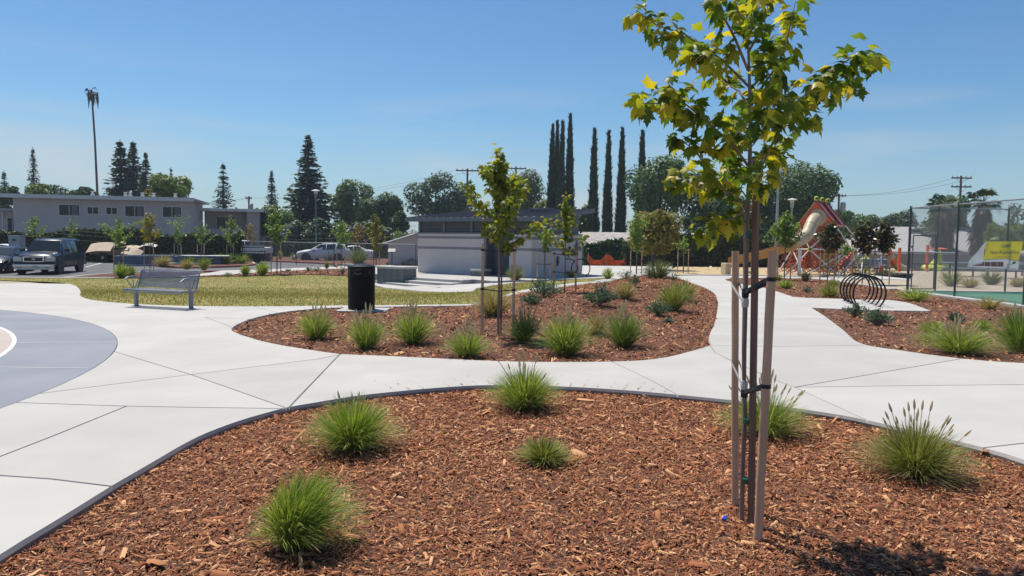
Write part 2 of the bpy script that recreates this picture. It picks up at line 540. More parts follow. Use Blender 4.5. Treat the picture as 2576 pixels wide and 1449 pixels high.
def woodmat(name, c, c2):
    m, n, l, b = _nt(name)
    t = n.new('ShaderNodeTexCoord'); mp_ = n.new('ShaderNodeMapping'); mp_.inputs['Scale'].default_value = (40, 40, 2.2)
    nz_ = n.new('ShaderNodeTexNoise'); nz_.inputs['Scale'].default_value = 1.0; nz_.inputs['Detail'].default_value = 5
    r = n.new('ShaderNodeValToRGB'); r.color_ramp.elements[0].position = 0.3; r.color_ramp.elements[1].position = 0.7
    r.color_ramp.elements[0].color = (*c2, 1); r.color_ramp.elements[1].color = (*c, 1)
    l.new(t.outputs['Object'], mp_.inputs['Vector']); l.new(mp_.outputs['Vector'], nz_.inputs['Vector'])
    l.new(nz_.outputs['Fac'], r.inputs['Fac']); l.new(r.outputs['Color'], b.inputs['Base Color'])
    bp = n.new('ShaderNodeBump'); bp.inputs['Strength'].default_value = 0.35; bp.inputs['Distance'].default_value = 0.004
    l.new(nz_.outputs['Fac'], bp.inputs['Height']); l.new(bp.outputs['Normal'], b.inputs['Normal'])
    b.inputs['Roughness'].default_value = 0.85
    return m
MT['stake'] = woodmat('stake_wood', (0.66, 0.44, 0.29), (0.44, 0.275, 0.17))
MT['stake_dark'] = woodmat('stake_wood_dark', (0.22, 0.13, 0.095), (0.13, 0.075, 0.055))
MT['bark'] = woodmat('young_bark', (0.30, 0.225, 0.185), (0.15, 0.105, 0.085))
MT['bark_old'] = woodmat('old_bark', (0.12, 0.09, 0.07), (0.06, 0.045, 0.035))
MT['pole'] = woodmat('pole_wood', (0.15, 0.11, 0.085), (0.09, 0.065, 0.05))

# ================================================================== outlines traced on the photograph
BED = lambda x, y: H(x, y) - 0.07
ISL = lambda x, y: H(x, y) - 0.035 + mound(x, y)
fg_edge = catmull(gp([(-420, 1600), (-150, 1482), (0, 1398), (60, 1360), (130, 1318), (200, 1275), (285, 1222), (340, 1190), (400, 1155), (460, 1120), (520, 1090), (600, 1060), (660, 1042), (725, 1025), (800, 1012), (900, 996), (1000, 985), (1100, 976), (1200, 970), (1300, 969), (1400, 972), (1500, 977), (1600, 984), (1700, 993), (1800, 1003), (1900, 1014), (1990, 1026), (2080, 1039), (2160, 1053), (2250, 1073), (2330, 1091), (2420, 1113), (2500, 1134), (2576, 1158), (2800, 1240), (3200, 1420)]), step=0.12)
fg_bed = fg_edge + [(fg_edge[-1][0], -2.5), (fg_edge[0][0] - 0.6, -2.5)]
isl = catmull(gp([(583, 828), (600, 815), (640, 800), (700, 787), (760, 779.5), (830, 774.5), (900, 772.5), (1000, 771), (1100, 769.5), (1190, 768), (1230, 762), (1290, 744), (1350, 731), (1450, 718), (1530, 708), (1550, 703), (1600, 694), (1660, 691), (1705, 699), (1740, 711), (1775, 724), (1796, 739), (1803, 757), (1803, 779), (1797, 812), (1785, 838), (1782, 855), (1785, 868), (1738, 883), (1677, 898), (1615, 906), (1538, 909), (1399, 910.5), (1254, 908), (1100, 901), (950, 894), (855, 890), (790, 881), (720, 870), (660, 858), (620, 846), (595, 837)]), closed=True, step=0.2)
rb_low = catmull(gp([(2042, 774), (2059, 784.5), (2082, 799.5), (2105, 816.8), (2128, 835), (2147, 853), (2166, 863), (2200, 872), (2258, 880), (2327, 890), (2420, 902), (2489, 908), (2576, 913), (2800, 922), (3000, 930)]), step=0.2)
rb_pad = gp([(2343, 782.6), (2188, 780)])
rb_padback = catmull(gp([(1996, 747), (2041, 749.4), (2096, 751), (2165, 753.8), (2230, 754.4), (2258, 757), (2288, 762.5), (2316, 772), (2343, 782.6)]), step=0.2)
rb_top = catmull(gp([(2279, 730.5), (2230, 725), (2180, 717), (2120, 708), (2060, 702), (1980, 699.5), (1900, 699), (1845, 700), (1826, 704), (1858, 713), (1910, 721.6), (1950, 731.6), (1981, 741.7), (1996, 747)]), step=0.25)
COURT_X = 14.75
right_bed = rb_low + [(COURT_X - 0.42, rb_low[-1][1]), (COURT_X - 0.42, 27.3)] + rb_top + rb_padback[1:] + rb_pad[1:]
rb_low_clip = [p for p in rb_low if p[0] < COURT_X - 0.5]
right_bed = rb_low_clip + [(COURT_X - 0.42, rb_low_clip[-1][1] - 0.3), (COURT_X - 0.42, 27.3)] + rb_top + rb_padback[1:] + rb_pad[1:]
lawn = catmull(gp([(-160, 700), (-60, 702), (60, 706), (150, 710), (185, 717), (200, 727), (204, 736), (202, 743), (215, 750), (250, 757), (330, 764), (420, 768), (520, 770), (640, 770.5), (760, 769.5), (870, 768), (940, 768), (1100, 766), (1190, 764), (1225, 756), (1290, 736), (1350, 723.5), (1450, 711), (1525, 702), (1542, 699)]), step=0.25) + gp([(1530, 698), (1480, 700), (1400, 704.5), (1330, 708), (1290, 712), (1240, 718), (1200, 725), (1190, 733), (1130, 735), (1050, 732), (965, 724), (940, 718), (905, 712), (870, 694), (787, 691), (663, 693), (509, 697), (420, 699), (330, 699.5), (100, 698), (-160, 694)])
dirt_strip = gp([(-160, 703), (0, 706), (60, 708.5), (117, 713), (60, 712.5), (0, 713), (-160, 716)])
chip_area = gp([(1700, 693), (1760, 692), (1900, 693.5), (2060, 697), (2120, 697), (2180, 690), (2240, 682), (2300, 676), (2300, 664), (2100, 662), (1900, 662), (1700, 667), (1690, 676)])
dg_area = gp([(2120, 706), (2180, 715), (2230, 723), (2279, 729)]) + [(COURT_X - 0.42, 27.75), (50, 27.75), (50, 50), (22, 50)] + gp([(2300, 688), (2290, 704), (2215, 702), (2160, 701)])

# joints in the near paving (pairs of pixels)
J = [[(0, 1011), (300, 1021), (450, 1024), (725, 1028)], [(-120, 1195), (130, 1098), (315, 1023)], [(0, 1196), (130, 1205), (285, 1224)], [(855, 891), (725, 1027)],
     [(293, 886), (480, 942), (725, 1028)], [(-40, 1003), (100, 990), (480, 942), (800, 903), (850, 893)], [(1254, 908), (1293, 970)], [(1538, 909), (1640, 958), (1702, 992)],
     [(1786, 870), (1800, 888), (1850, 912)], [(1850, 912), (1960, 960), (2000, 974), (2170, 1052)], [(2000, 974), (2200, 940), (2420, 902)], [(2000, 974), (2300, 970), (2700, 966)],
     [(2470, 1127), (2600, 1112)], [(0, 1262), (-120, 1240)], [(585, 828), (470, 818), (345, 806), (225, 755)], [(484, 786), (585, 824)], [(1786, 868), (1925, 872), (2180, 868)],
     [(1800, 800), (1940, 802), (2085, 801)], [(1803, 757), (1930, 758), (2042, 773)], [(1760, 716), (1870, 717)], [(255, 759), (330, 790), (560, 800), (630, 802)], [(60, 716), (200, 745)], [(0, 735), (140, 735), (202, 742)], [(640, 771), (700, 787)]]
def stretch(c, e=0.12):
    a, b = Vector(c[0]), Vector(c[1]); c[0] = tuple(a + (a - b).normalized() * e)
    a, b = Vector(c[-1]), Vector(c[-2]); c[-1] = tuple(a + (a - b).normalized() * e)
    return c
cuts = [stretch(gp(j)) for j in J]
def far_end(i, end, L_=45):     # joints that run on out of the frame
    c = cuts[i]; a, b = (Vector(c[0]), Vector(c[1])) if end == 0 else (Vector(c[-1]), Vector(c[-2]))
    p = tuple(a + (a - b).normalized() * L_); c[0 if end == 0 else -1] = p
for i in (0, 1, 2, 4, 5): far_end(i, 0)
far_end(11, 1); far_end(12, 1)

# painted circle on the plaza: blue disc, white ring, salmon middle
cc = g(-330, 886); 
pr = [g(292, 874), g(150, 796.5), g(150, 968)]
def circ(p, q, r):
    ax, ay, bx, by, cx, cy = p.x, p.y, q.x, q.y, r.x, r.y
    d = 2 * (ax * (by - cy) + bx * (cy - ay) + cx * (ay - by))
    ux = ((ax * ax + ay * ay) * (by - cy) + (bx * bx + by * by) * (cy - ay) + (cx * cx + cy * cy) * (ay - by)) / d
    uy = ((ax * ax + ay * ay) * (cx - bx) + (bx * bx + by * by) * (ax - cx) + (cx * cx + cy * cy) * (bx - ax)) / d
    return ux, uy, math.hypot(ax - ux, ay - uy)
ux, uy, rad = circ(*pr)
rin = math.hypot(g(37, 869).x - ux, g(37, 869).y - uy)
def ring(r, n=120): return [(ux + r * math.cos(2 * math.pi * i / n), uy + r * math.sin(2 * math.pi * i / n)) for i in range(n)]
print('circle', ux, uy, rad, rin)
outer = [(-36, -3), (COURT_X - 0.42, -3), (COURT_X - 0.42, 29), (20, 29), (20, 52), (3.6, 52), (3.6, 31), (-36, 31)]
plaza = bpy.data.objects.new('pavement', None); link(plaza); plaza['kind'] = 'structure'; plaza['label'] = 'pale broom-finished concrete paving with cut joints between the beds'
slabs(plaza, outer, [fg_bed, isl, right_bed, lawn, dirt_strip, chip_area, dg_area, ring(rad + .002)], cuts, MT['concrete'], H, 0.0, 1.6, thick=0.16)

# soil sheet under everything, to the horizon
gv, gf = [], []
xs = [-320, -250, -120, -80] + list(np.arange(-60, 61, 3.0)) + [80, 120, 250, 320]
ys = [-60, -30] + list(np.arange(-12, 90, 3.0)) + [100, 130, 200, 330]
for y in ys:
    for x in xs: gv.append((x, y, float(H(x, y)) - (0.62 if y < 90 else 0.62)))
nx = len(xs)
for j in range(len(ys) - 1):
    for i in range(nx - 1): gf.append((j * nx + i, j * nx + i + 1, (j + 1) * nx + i + 1, (j + 1) * nx + i))
tag(np_obj('ground', gv, gf, MT['soil']), kind='structure')

sheet('near_mulch_bed', fg_bed, MT['mulch_bed'], step=0.35, hf=BED)
sheet('island_mulch_bed', isl, MT['mulch_bed'], step=0.5, hf=ISL)
sheet('right_mulch_bed', right_bed, MT['mulch_bed'], step=0.8, hf=lambda x, y: H(x, y) - 0.03)
sheet('lawn', lawn, MT['lawn'], step=0.8, hf=lambda x, y: H(x, y) - 0.015)
sheet('dirt_strip', dirt_strip, MT['dg'], step=1.0, hf=lambda x, y: H(x, y) - 0.01)
sheet('play_surface', chip_area, MT['chips'], step=1.2, hf=lambda x, y: H(x, y) - 0.02)
sheet('granite_path', dg_area, MT['dg'], step=2.0, hf=lambda x, y: H(x, y) - 0.02)
sheet('sport_court', [(COURT_X, 2), (45, 2), (45, 27.5), (COURT_X, 27.5)], MT['court_green'], step=3)
sheet('court_kerb', [(COURT_X - 0.40, 2), (COURT_X - 0.01, 2), (COURT_X - 0.01, 27.51), (45, 27.51), (45, 27.73), (COURT_X - 0.40, 27.73)], MT['concrete_old'], step=2, dz=0.03, skirt=0.2)

sheet('painted_circle', ring(rad), MT['paint_blue'], holes=[ring(rin)], dz=-0.002)
wd = max(0.05, rin - math.hypot(g(26, 869).x - ux, g(26, 869).y - uy))
sheet('white_ring', ring(rin), MT['paint_white'], holes=[ring(rin - wd)], dz=-0.001)
sheet('salmon_circle', ring(rin - wd), MT['paint_salmon'], dz=-0.002)
for a, b in (((40, 862), (292, 860)), ((-20, 923.5), (222, 926)), ((0, 795), (140, 795))):
    p, q = g(*a), g(*b); d = (q - p); d.z = 0
    # clip the line to the blue ring
    ts = [t / 200 for t in range(201)]
    ins = [t for t in ts if rin < math.hypot(p.x + d.x * t - ux, p.y + d.y * t - uy) < rad - 0.02]
    if not ins: continue
    t0, t1 = min(ins), max(ins); n_ = Vector((-d.y, d.x, 0)).normalized() * 0.008
    m_ = MB(); A, B = p + d * t0, p + d * t1
    for v in (A, B): v.z = 0.002
    m_.quad(A - n_, B - n_, B + n_, A + n_)
    tag(m_.build('court_line', MT['paint_white']), kind='structure')
# ================================================================== mulch, turf and low plants
def chips(name, poly, n, hf, size, rng, holes=(), flat=False, ylim=None, lift=0.02):
    if ylim: 
        xs_, ys_ = sample_in(poly, n * 3, rng, holes); k = (ys_ > ylim[0]) & (ys_ < ylim[1]); 
        if len(ylim) > 2: k &= np.abs(xs_) < ys_ * ylim[2] + 0.5
        xs_, ys_ = xs_[k][:n], ys_[k][:n]
    else: xs_, ys_ = sample_in(poly, n, rng, holes)
    n = len(xs_)
    L = size * np.exp(rng.normal(0, 0.5, n)); Wd = L * rng.uniform(0.08, 0.34, n); Tk = Wd * rng.uniform(0.2, 0.5, n)
    if flat:
        T = np.array([(-.5, -.5, 0), (.5, -.4, 0), (.45, .5, 0), (-.45, .4, 0)], float); F = np.array([(0, 1, 2, 3)])
    else:
        T = np.array([(-.5, -.5, -.5), (.5, -.42, -.5), (.46, .5, -.5), (-.46, .4, -.5), (-.42, -.4, .5), (.44, -.34, .35), (.4, .38, .5), (-.4, .3, .4)], float)
        F = np.array([(4, 5, 6, 7), (0, 1, 5, 4), (1, 2, 6, 5), (2, 3, 7, 6), (3, 0, 4, 7)])
    yaw = rng.uniform(0, 2 * np.pi, n); tl = np.abs(rng.normal(0, 0.34, n))
    d = np.column_stack([np.cos(yaw), np.sin(yaw), np.tan(np.minimum(tl, 0.7)) * rng.choice([-1, 1], n)])
    nr = np.column_stack([rng.normal(0, .3, n), rng.normal(0, .3, n), np.ones(n)])
    B = basis(d, nr); B = np.stack([B[:, :, 1], -B[:, :, 0], B[:, :, 2]], axis=2)
    z = np.asarray(hf(xs_, ys_)) + rng.uniform(0.0, lift, n) + Tk / 2
    v, f = scatter(T, F, np.column_stack([xs_, ys_, z]), B, np.column_stack([L, Wd, Tk]))
    o = np_obj(name, v, f, MT['mulch_chip']); o['kind'] = 'stuff'
    return o
r3 = np.random.default_rng(3)
tag(chips('bark_fines', fg_bed, 90000, BED, 0.021, r3, flat=True, ylim=(3.2, 9.5, 0.78), lift=0.024), 'fine bark shreds sifted between the chips of the near bed', 'mulch')
tag(chips('wood_chips', fg_bed, 52000, BED, 0.025, r3, ylim=(3.2, 5.6, 0.78), lift=0.022), 'reddish brown shredded wood chips covering the near bed', 'mulch')
tag(chips('wood_chips', fg_bed, 46000, BED, 0.030, r3, ylim=(5.6, 9.5, 0.78), lift=0.02), 'reddish brown shredded wood chips along the far rim of the near bed', 'mulch')
tag(chips('wood_chips', isl, 80000, ISL, 0.045, r3, flat=True), 'reddish brown wood chips covering the island bed', 'mulch')
tag(chips('wood_chips', right_bed, 34000, lambda x, y: H(x, y) - 0.03, 0.05, r3, flat=True), 'reddish brown wood chips covering the bed beside the fenced court', 'mulch')
tag(chips('play_chips', chip_area, 9000, lambda x, y: H(x, y) - 0.02, 0.10, r3, flat=True), 'pale tan loose chips under the play structures', 'wood chips').data.materials[0] = leafmat('play_chip', [(0.34, 0.25, 0.13), (0.52, 0.40, 0.23), (0.66, 0.54, 0.34)], trans=0, rough=0.9)

# turf blades
xs_, ys_ = sample_in(lawn, 60000, r3)
k = (ys_ < 30) | (r3.random(len(ys_)) < 0.4); xs_, ys_ = xs_[k], ys_[k]; n_ = len(xs_)
yaw = r3.uniform(0, 6.283, n_); hh = r3.uniform(0.025, 0.06, n_)
base = np.column_stack([xs_, ys_, np.asarray(H(xs_, ys_)) - 0.018])
dv = np.column_stack([np.cos(yaw), np.sin(yaw), np.zeros(n_)]) * 0.011
tipv = base + np.column_stack([r3.normal(0, .02, n_), r3.normal(0, .02, n_), hh])
v = np.stack([base - dv, base + dv, tipv], 1).reshape(-1, 3)
tag(np_obj('grass_blades', v, np.arange(len(v)).reshape(-1, 3), MT['blade']), 'short sun-faded lawn grass around the bench', 'grass', kind='stuff')

MT['grass_green'] = leafmat('grass_green', [(0.099, 0.173, 0.027), (0.162, 0.264, 0.042), (0.235, 0.345, 0.060), (0.343, 0.428, 0.089), (0.505, 0.478, 0.179)], trans=0.35)
MT['grass_dark'] = leafmat('grass_dark', [(0.066, 0.131, 0.027), (0.112, 0.206, 0.037), (0.188, 0.281, 0.056), (0.281, 0.356, 0.094)], trans=0.3)
MT['grass_olive'] = leafmat('grass_olive', [(0.121, 0.153, 0.031), (0.205, 0.233, 0.051), (0.289, 0.305, 0.088), (0.372, 0.378, 0.134)], trans=0.3)
MT['grass_tan'] = leafmat('grass_tan', [(0.26, 0.20, 0.09), (0.38, 0.30, 0.15), (0.50, 0.42, 0.25), (0.22, 0.22, 0.08)], trans=0.3)
MT['grass_greygreen'] = leafmat('grass_greygreen', [(0.10, 0.13, 0.05), (0.17, 0.20, 0.09), (0.25, 0.27, 0.14)], trans=0.3)
MT['seed'] = leafmat('seed_head', [(0.55, 0.49, 0.32), (0.66, 0.60, 0.42)], trans=0.5, tint=(1.1, 1.05, .9))
MT['shrub'] = leafmat('shrub_leaf', [(0.058, 0.111, 0.072), (0.091, 0.156, 0.098), (0.143, 0.208, 0.137), (0.195, 0.260, 0.169)], trans=0.2, tint=(1.0, 1.2, 0.7))
MT['fresh'] = leafmat('fresh_leaf', [(0.06, 0.11, 0.03), (0.10, 0.16, 0.04), (0.15, 0.21, 0.06)], trans=0.35)
MT['petal'] = leafmat('white_petal', [(0.72, 0.72, 0.66), (0.8, 0.8, 0.76)], trans=0.3, tint=(1, 1, 1))

def blade_arrays(n, rw, ht, rng, base_r=0.22, width=0.006, lean=(0, 0), dead=False, power=1.1):
    az = rng.uniform(0, 2 * np.pi, n); s = rng.uniform(0.0, 1.0, n) ** 0.55
    hd = np.column_stack([np.cos(az), np.sin(az)])
    tip = ht * (1.0 - 0.72 * s ** 2.4) * rng.uniform(0.72, 1.06, n)
    out = rw * s * rng.uniform(0.9, 1.35, n)
    b0 = hd * (rw * base_r * s ** 0.5 * rng.uniform(0.2, 1, n))[:, None]
    ts = np.array([0, 0.4, 0.75, 1.0]); rows = []
    sw = rng.normal(0, 0.10, n) * out
    pr_ = np.column_stack([-hd[:, 1], hd[:, 0]])
    for t in ts:
        xy = b0 + hd * (out * t ** power)[:, None] + pr_ * (sw * t * t)[:, None] + np.array(lean)[None] * ht * t * t
        zz = tip * (t * (1.2 + 1.15 * s) - (0.2 + 1.15 * s) * t * t)
        rows.append(np.column_stack([xy, zz]))
    wdir = rng.uniform(0, 2 * np.pi, n); wv = np.column_stack([np.cos(wdir), np.sin(wdir), np.zeros(n)])
    ws = width * np.array([0.8, 1.0, 0.7, 0.12])
    v = np.stack([np.stack([rows[i] - wv * ws[i] / 2, rows[i] + wv * ws[i] / 2], 1) for i in range(4)], 1)   # n,4,2,3
    v = v.reshape(n, 8, 3)
    F = np.array([(0, 1, 3, 2), (2, 3, 5, 4), (4, 5, 7, 6)])
    f = (F[None] + (np.arange(n) * 8)[:, None, None]).reshape(-1, 4)
    return v.reshape(-1, 3), f

SEEDM = {}
def seed_mesh(kind):
    if kind in SEEDM: return SEEDM[kind]
    m_ = MB()
    if kind == 'near':
        m_.tube([(0, 0, 0), (0.01, 0, 0.5), (0.02, 0, 0.85)], [0.0035, 0.003, 0.003], 4)
        m_.lathe([(0.003, 0.85), (0.008, 0.87), (0.0105, 0.91), (0.008, 0.96), (0.002, 1.0)], 6, (0.02, 0, 0))
    else:
        m_.tube([(0, 0, 0), (0.02, 0, 0.75)], 0.006, 3)
        m_.lathe([(0.005, 0.74), (0.018, 0.79), (0.019, 0.90), (0.005, 1.0)], 5, (0.02, 0, 0))
    SEEDM[kind] = m_.mesh('seed_head', MT['seed'], smooth=True)
    return SEEDM[kind]

def grass(px, py, wpx, hpx, label, matn='grass_green', n=420, seeds=0, seed_h=1.25, hf=H, group=None, lean=(0, 0), width=None, cat='grass', name='fountain_grass', Y=None, seed=None, mixdead=0.12):
    p = g(px, py, hf) if Y is None else at(px, py, Y)
    sc = (p - CAMPOS).length / FPX
    rw, ht = wpx * sc / 2 * (1.0 if wpx <= 20 else 1.06 if sc < 0.006 else 1.25), hpx * sc * (0.9 if sc < 0.006 else 1)
    rng = np.random.default_rng(int(px * 7 + py * 13) % 99991)
    t = thing(name, label, cat, p, 0, group)
    wd = width or max(0.005, 1.1 * sc)
    v, f = blade_arrays(n, rw, ht, rng, width=wd, lean=lean)
    np_obj('foliage', v, f, MT[matn], t)
    if mixdead:
        v, f = blade_arrays(int(n * mixdead), rw * 1.08, ht * 0.62, rng, width=wd, lean=lean)
        np_obj('dry_blades', v, f, MT['grass_tan'], t)
    if seeds:
        kind = 'near' if sc < 0.006 else 'far'
        me = seed_mesh(kind)
        for i in range(seeds):
            a = rng.uniform(0, 6.283); s_ = rng.uniform(0.05, 0.95)
            o = shared('seed_head', me, t, (math.cos(a) * rw * 0.15 * s_, math.sin(a) * rw * 0.15 * s_, 0.02))
            tl = s_ * 0.85 * min(1.0, rw / (ht * seed_h)) * 1.35
            o.rotation_euler = Vector((math.cos(a) * math.sin(tl) + lean[0] * .5, math.sin(a) * math.sin(tl), math.cos(tl))).to_track_quat('Z', 'X').to_euler()
            h_ = ht * seed_h * rng.uniform(0.75, 1.05) * (1 - 0.25 * s_)
            wv_ = min(1.0, h_ / 0.6) if kind == 'near' else max(0.45, h_ * 0.9)
            o.scale = (max(wv_, 0.75), max(wv_, 0.75), h_)
    return t

def shrub(px, py, wpx, hpx, label, matn='shrub', n=1100, hf=H, group=None, flowers=0, cat='shrub', name='low_shrub', Y=None, spiky=True):
    p = g(px, py, hf) if Y is None else at(px, py, Y)
    sc = (p - CAMPOS).length / FPX
    rw, ht = wpx * sc / 2, hpx * sc
    rng = np.random.default_rng(int(px * 5 + py * 17) % 99991)
    t = thing(name, label, cat, p, 0, group)
    ns = 46
    az = rng.uniform(0, 6.283, ns); s_ = rng.uniform(0, 1, ns) ** 0.6
    tipx = np.column_stack([np.cos(az) * rw * s_, np.sin(az) * rw * s_, ht * (1 - 0.55 * s_ ** 1.5) * rng.uniform(0.6, 1.05, ns)])
    m_ = MB()
    for q in tipx[::3]: m_.tube([(0, 0, 0), (q[0] * .35, q[1] * .35, q[2] * .5), tuple(q * 0.95)], [0.012, 0.008, 0.004], 4)
    m_.build('stem', MT['bark'], t)
    i = rng.integers(0, ns, n); tt = rng.uniform(0.12, 1.0, n) ** 0.7
    pos = tipx[i] * tt[:, None]; pos[:, 2] = tipx[i][:, 2] * tt ** 0.8
    pos += rng.normal(0, 1, (n, 3)) * rw * 0.05
    pos[:, 2] = np.maximum(pos[:, 2], 0.01)
    d = tipx[i] / np.linalg.norm(tipx[i], axis=1, keepdims=True) + rng.normal(0, 0.45, (n, 3))
    T = np.array([(-.16, 0, 0), (.16, 0, 0), (.12, .8, .03), (0, 1, 0), (-.12, .8, .03)], float) if False else np.array([(-.17, 0, 0), (.17, 0, 0), (.12, 1, 0.05), (-.12, 1, 0.05)], float)
    v, f = scatter(T, np.array([(0, 1, 2, 3)]), pos, basis(d, unit(n, rng)), rng.uniform(0.6, 1.2, n) * max(0.055, 2.6 * sc))
    np_obj('foliage', v, f, MT[matn], t)
    if flowers:
        a = rng.uniform(0, 6.283, flowers); s2 = rng.uniform(0, 1, flowers) ** .6
        pos = np.column_stack([np.cos(a) * rw * s2, np.sin(a) * rw * s2, ht * (1.05 - 0.55 * s2 ** 1.5) * rng.uniform(.8, 1.05, flowers)])
        v, f = scatter(np.array([(-.5, -.5, 0), (.5, -.5, 0.1), (.5, .5, 0), (-.5, .5, .1)], float), np.array([(0, 1, 2, 3)]), pos, basis(unit(flowers, rng), unit(flowers, rng)), rng.uniform(0.7, 1.2, flowers) * max(0.06, 3.0 * sc))
        np_obj('blossoms', v, f, MT['petal'], t)
    return t

# --- near bed
GN = 'fountain grasses in the near mulch bed'
grass(745, 1378, 225, 205, 'tall upright green grass clump sweeping to one side in the near bed', n=1500, seeds=3, seed_h=1.02, hf=BED, lean=(0.22, 0), width=0.0042, group=GN)
grass(888, 1132, 225, 150, 'broad green grass clump with a few pale seed heads below the paving joint', n=1400, seeds=9, seed_h=1.12, hf=BED, width=0.0048, group=GN)
grass(1318, 1030, 195, 125, 'green grass clump overhanging the concrete rim of the near bed', n=1250, seeds=12, seed_h=1.32, hf=BED, width=0.005, group=GN)
grass(1368, 1166, 140, 78, 'smallest low yellowish grass tuft alone in the middle of the near bed', 'grass_olive', n=700, hf=BED, width=0.0048, group=GN, mixdead=0.3).children[0].data.materials[0] = MT['grass_green']
grass(1925, 1092, 215, 112, 'green grass clump with nodding seed heads right behind the tree stakes', n=950, seeds=26, seed_h=1.5, hf=BED, width=0.005, group=GN, mixdead=0.25)
grass(2300, 1196, 225, 132, 'olive grass clump with tall standing seed heads beside the paving edge', 'grass_olive', n=1400, seeds=24, seed_h=1.42, hf=BED, width=0.0048, group=GN, mixdead=0.2)
# --- island bed
GI = 'fountain grasses in the island bed'
IL = 'green fountain grass clump with tan plumes in the front row of the island bed'
grass(795, 853, 100, 78, 'green grass clump closest to the rounded tip of the island bed', n=520, seeds=16, seed_h=1.35, hf=ISL, group=GI)
grass(922, 876, 105, 88, 'green grass clump with white-tipped seed heads just in front of the trash can', n=560, seeds=18, seed_h=1.3, hf=ISL, group=GI)
grass(1040, 864, 120, 88, IL, n=620, seeds=22, seed_h=1.32, hf=ISL, group=GI)
grass(1175, 898, 140, 78, 'low spreading grass clump packed with tan plumes at the island bed rim', n=620, seeds=40, seed_h=1.4, hf=ISL, group=GI)
grass(1318, 861, 92, 86, 'dark green grass clump just beside the staked maple of the island bed', 'grass_dark', n=560, seeds=14, seed_h=1.25, hf=ISL, group=GI)
grass(1423, 892, 140, 106, 'largest dark green grass clump at the island bed rim', n=800, seeds=24, seed_h=1.2, hf=ISL, group=GI).children[0].data.materials[0] = MT['grass_dark']
grass(1570, 872, 112, 92, 'dark green grass clump at the end of the front row, before the pale dry tuft', 'grass_dark', n=620, seeds=20, seed_h=1.25, hf=ISL, group=GI)
grass(1240, 797, 115, 80, 'big shaggy tan and grey grass mound behind the maple stakes', 'grass_tan', n=700, hf=ISL, mixdead=0, name='dry_grass')
grass(1500, 843, 80, 62, 'pale dry straw-coloured tuft between two dark green clumps', 'grass_tan', n=380, hf=ISL, mixdead=0, name='dry_grass')
grass(1573, 752, 66, 50, 'golden dry grass tuft on the mulch mound beside the blue-green shrub', 'grass_tan', n=340, hf=ISL, mixdead=0, name='dry_grass')
grass(1692, 781, 92, 76, 'large olive feathery grass on the slope of the mulch mound', 'grass_olive', n=520, hf=ISL, name='feather_grass')
grass(1722, 755, 66, 54, 'smaller olive feathery grass behind the large one on the mound', 'grass_olive', n=340, hf=ISL, name='feather_grass')
grass(1655, 700, 78, 50, 'grey-green tall grass fountain on top of the mulch mound', 'grass_greygreen', n=420, hf=ISL, name='feather_grass')
grass(1529, 702, 30, 34, 'short green tuft where the lawn tip meets the rear paving', n=160, name='grass_tuft')
grass(1297, 706, 52, 44, 'fluffy grey-green grass before the washroom door', 'grass_greygreen', n=260, name='grass_tuft')
grass(1437, 698, 40, 22, 'low pale tuft in front of the far bicycle hoops', 'grass_olive', n=160, name='grass_tuft')
shrub(1367, 746, 108, 54, 'wide blue-green needle-leaved shrub under the slim staked sapling', n=1500, hf=ISL)
shrub(1337, 766, 62, 30, 'low blue-green shrub spreading in front of the wider one', n=700, hf=ISL)
shrub(1508, 770, 98, 62, 'upright blue-green needle-leaved shrub in the middle of the island bed', n=1600, hf=ISL)
shrub(1655, 794, 72, 38, 'low blue-green shrub at the foot of the feathery grass', n=800, hf=ISL)
shrub(1596, 722, 36, 34, 'little blue-green shrub high on the mulch mound', n=400, hf=ISL)
shrub(1684, 814, 34, 14, 'tiny sprawling blue-green seedling alone on the mulch', n=160, hf=ISL)
shrub(1632, 700, 46, 30, 'white-flowering rose bush on the crest of the mulch mound', 'fresh', n=420, hf=ISL, flowers=60, name='rose_bush')
shrub(1574, 703, 64, 24, 'dark leafy rose bush at the rear of the island bed', 'fresh', n=420, hf=ISL, flowers=16, name='rose_bush')
shrub(1694, 706, 40, 22, 'small rose bush with a few white blooms beside the curving path', 'fresh', n=260, hf=ISL, flowers=16, name='rose_bush')
# --- right bed
RB = lambda x, y: H(x, y) - 0.03
shrub(2152, 798, 62, 36, 'blue-green shrub right at the edge of the bicycle pad', n=700, hf=RB)
shrub(2206, 818, 82, 36, 'wider blue-green shrub lying below the bicycle pad', n=900, hf=RB)
shrub(2405, 813, 34, 28, 'small round blue-green shrub alone in the right-hand bed', n=400, hf=RB)
shrub(2030, 736, 32, 14, 'tiny dark green cushion plant beside the rear path', n=200, hf=RB)
grass(2345, 842, 66, 36, 'loose green grass tuft behind the largest seeding clump', n=260, hf=RB)
grass(2330, 858, 56, 22, 'flat tan dry tuft beside the largest seeding clump', 'grass_tan', n=200, hf=RB, mixdead=0, name='dry_grass')
grass(2412, 888, 165, 62, 'large spreading grass clump full of pale seed heads near the paving', n=760, seeds=44, seed_h=1.3, hf=RB)
grass(2566, 884, 120, 100, 'tall dark grass clump by the fenced court', 'grass_dark', n=620, seeds=10, seed_h=1.1, hf=RB)
grass(2470, 832, 50, 28, 'small bright green tuft between seeding clump and court fence', n=200, hf=RB)
grass(2489, 778, 72, 30, 'straw-coloured tuft beside the court kerb', 'grass_tan', n=260, hf=RB, mixdead=0, name='dry_grass')
grass(2302, 757, 84, 34, 'green arching tuft just outside the court gate', n=320, hf=RB, name='grass_tuft')
grass(2086, 747, 66, 34, 'yellow-green tuft at the back of the bicycle pad', 'grass_olive', n=260, hf=RB, name='grass_tuft')
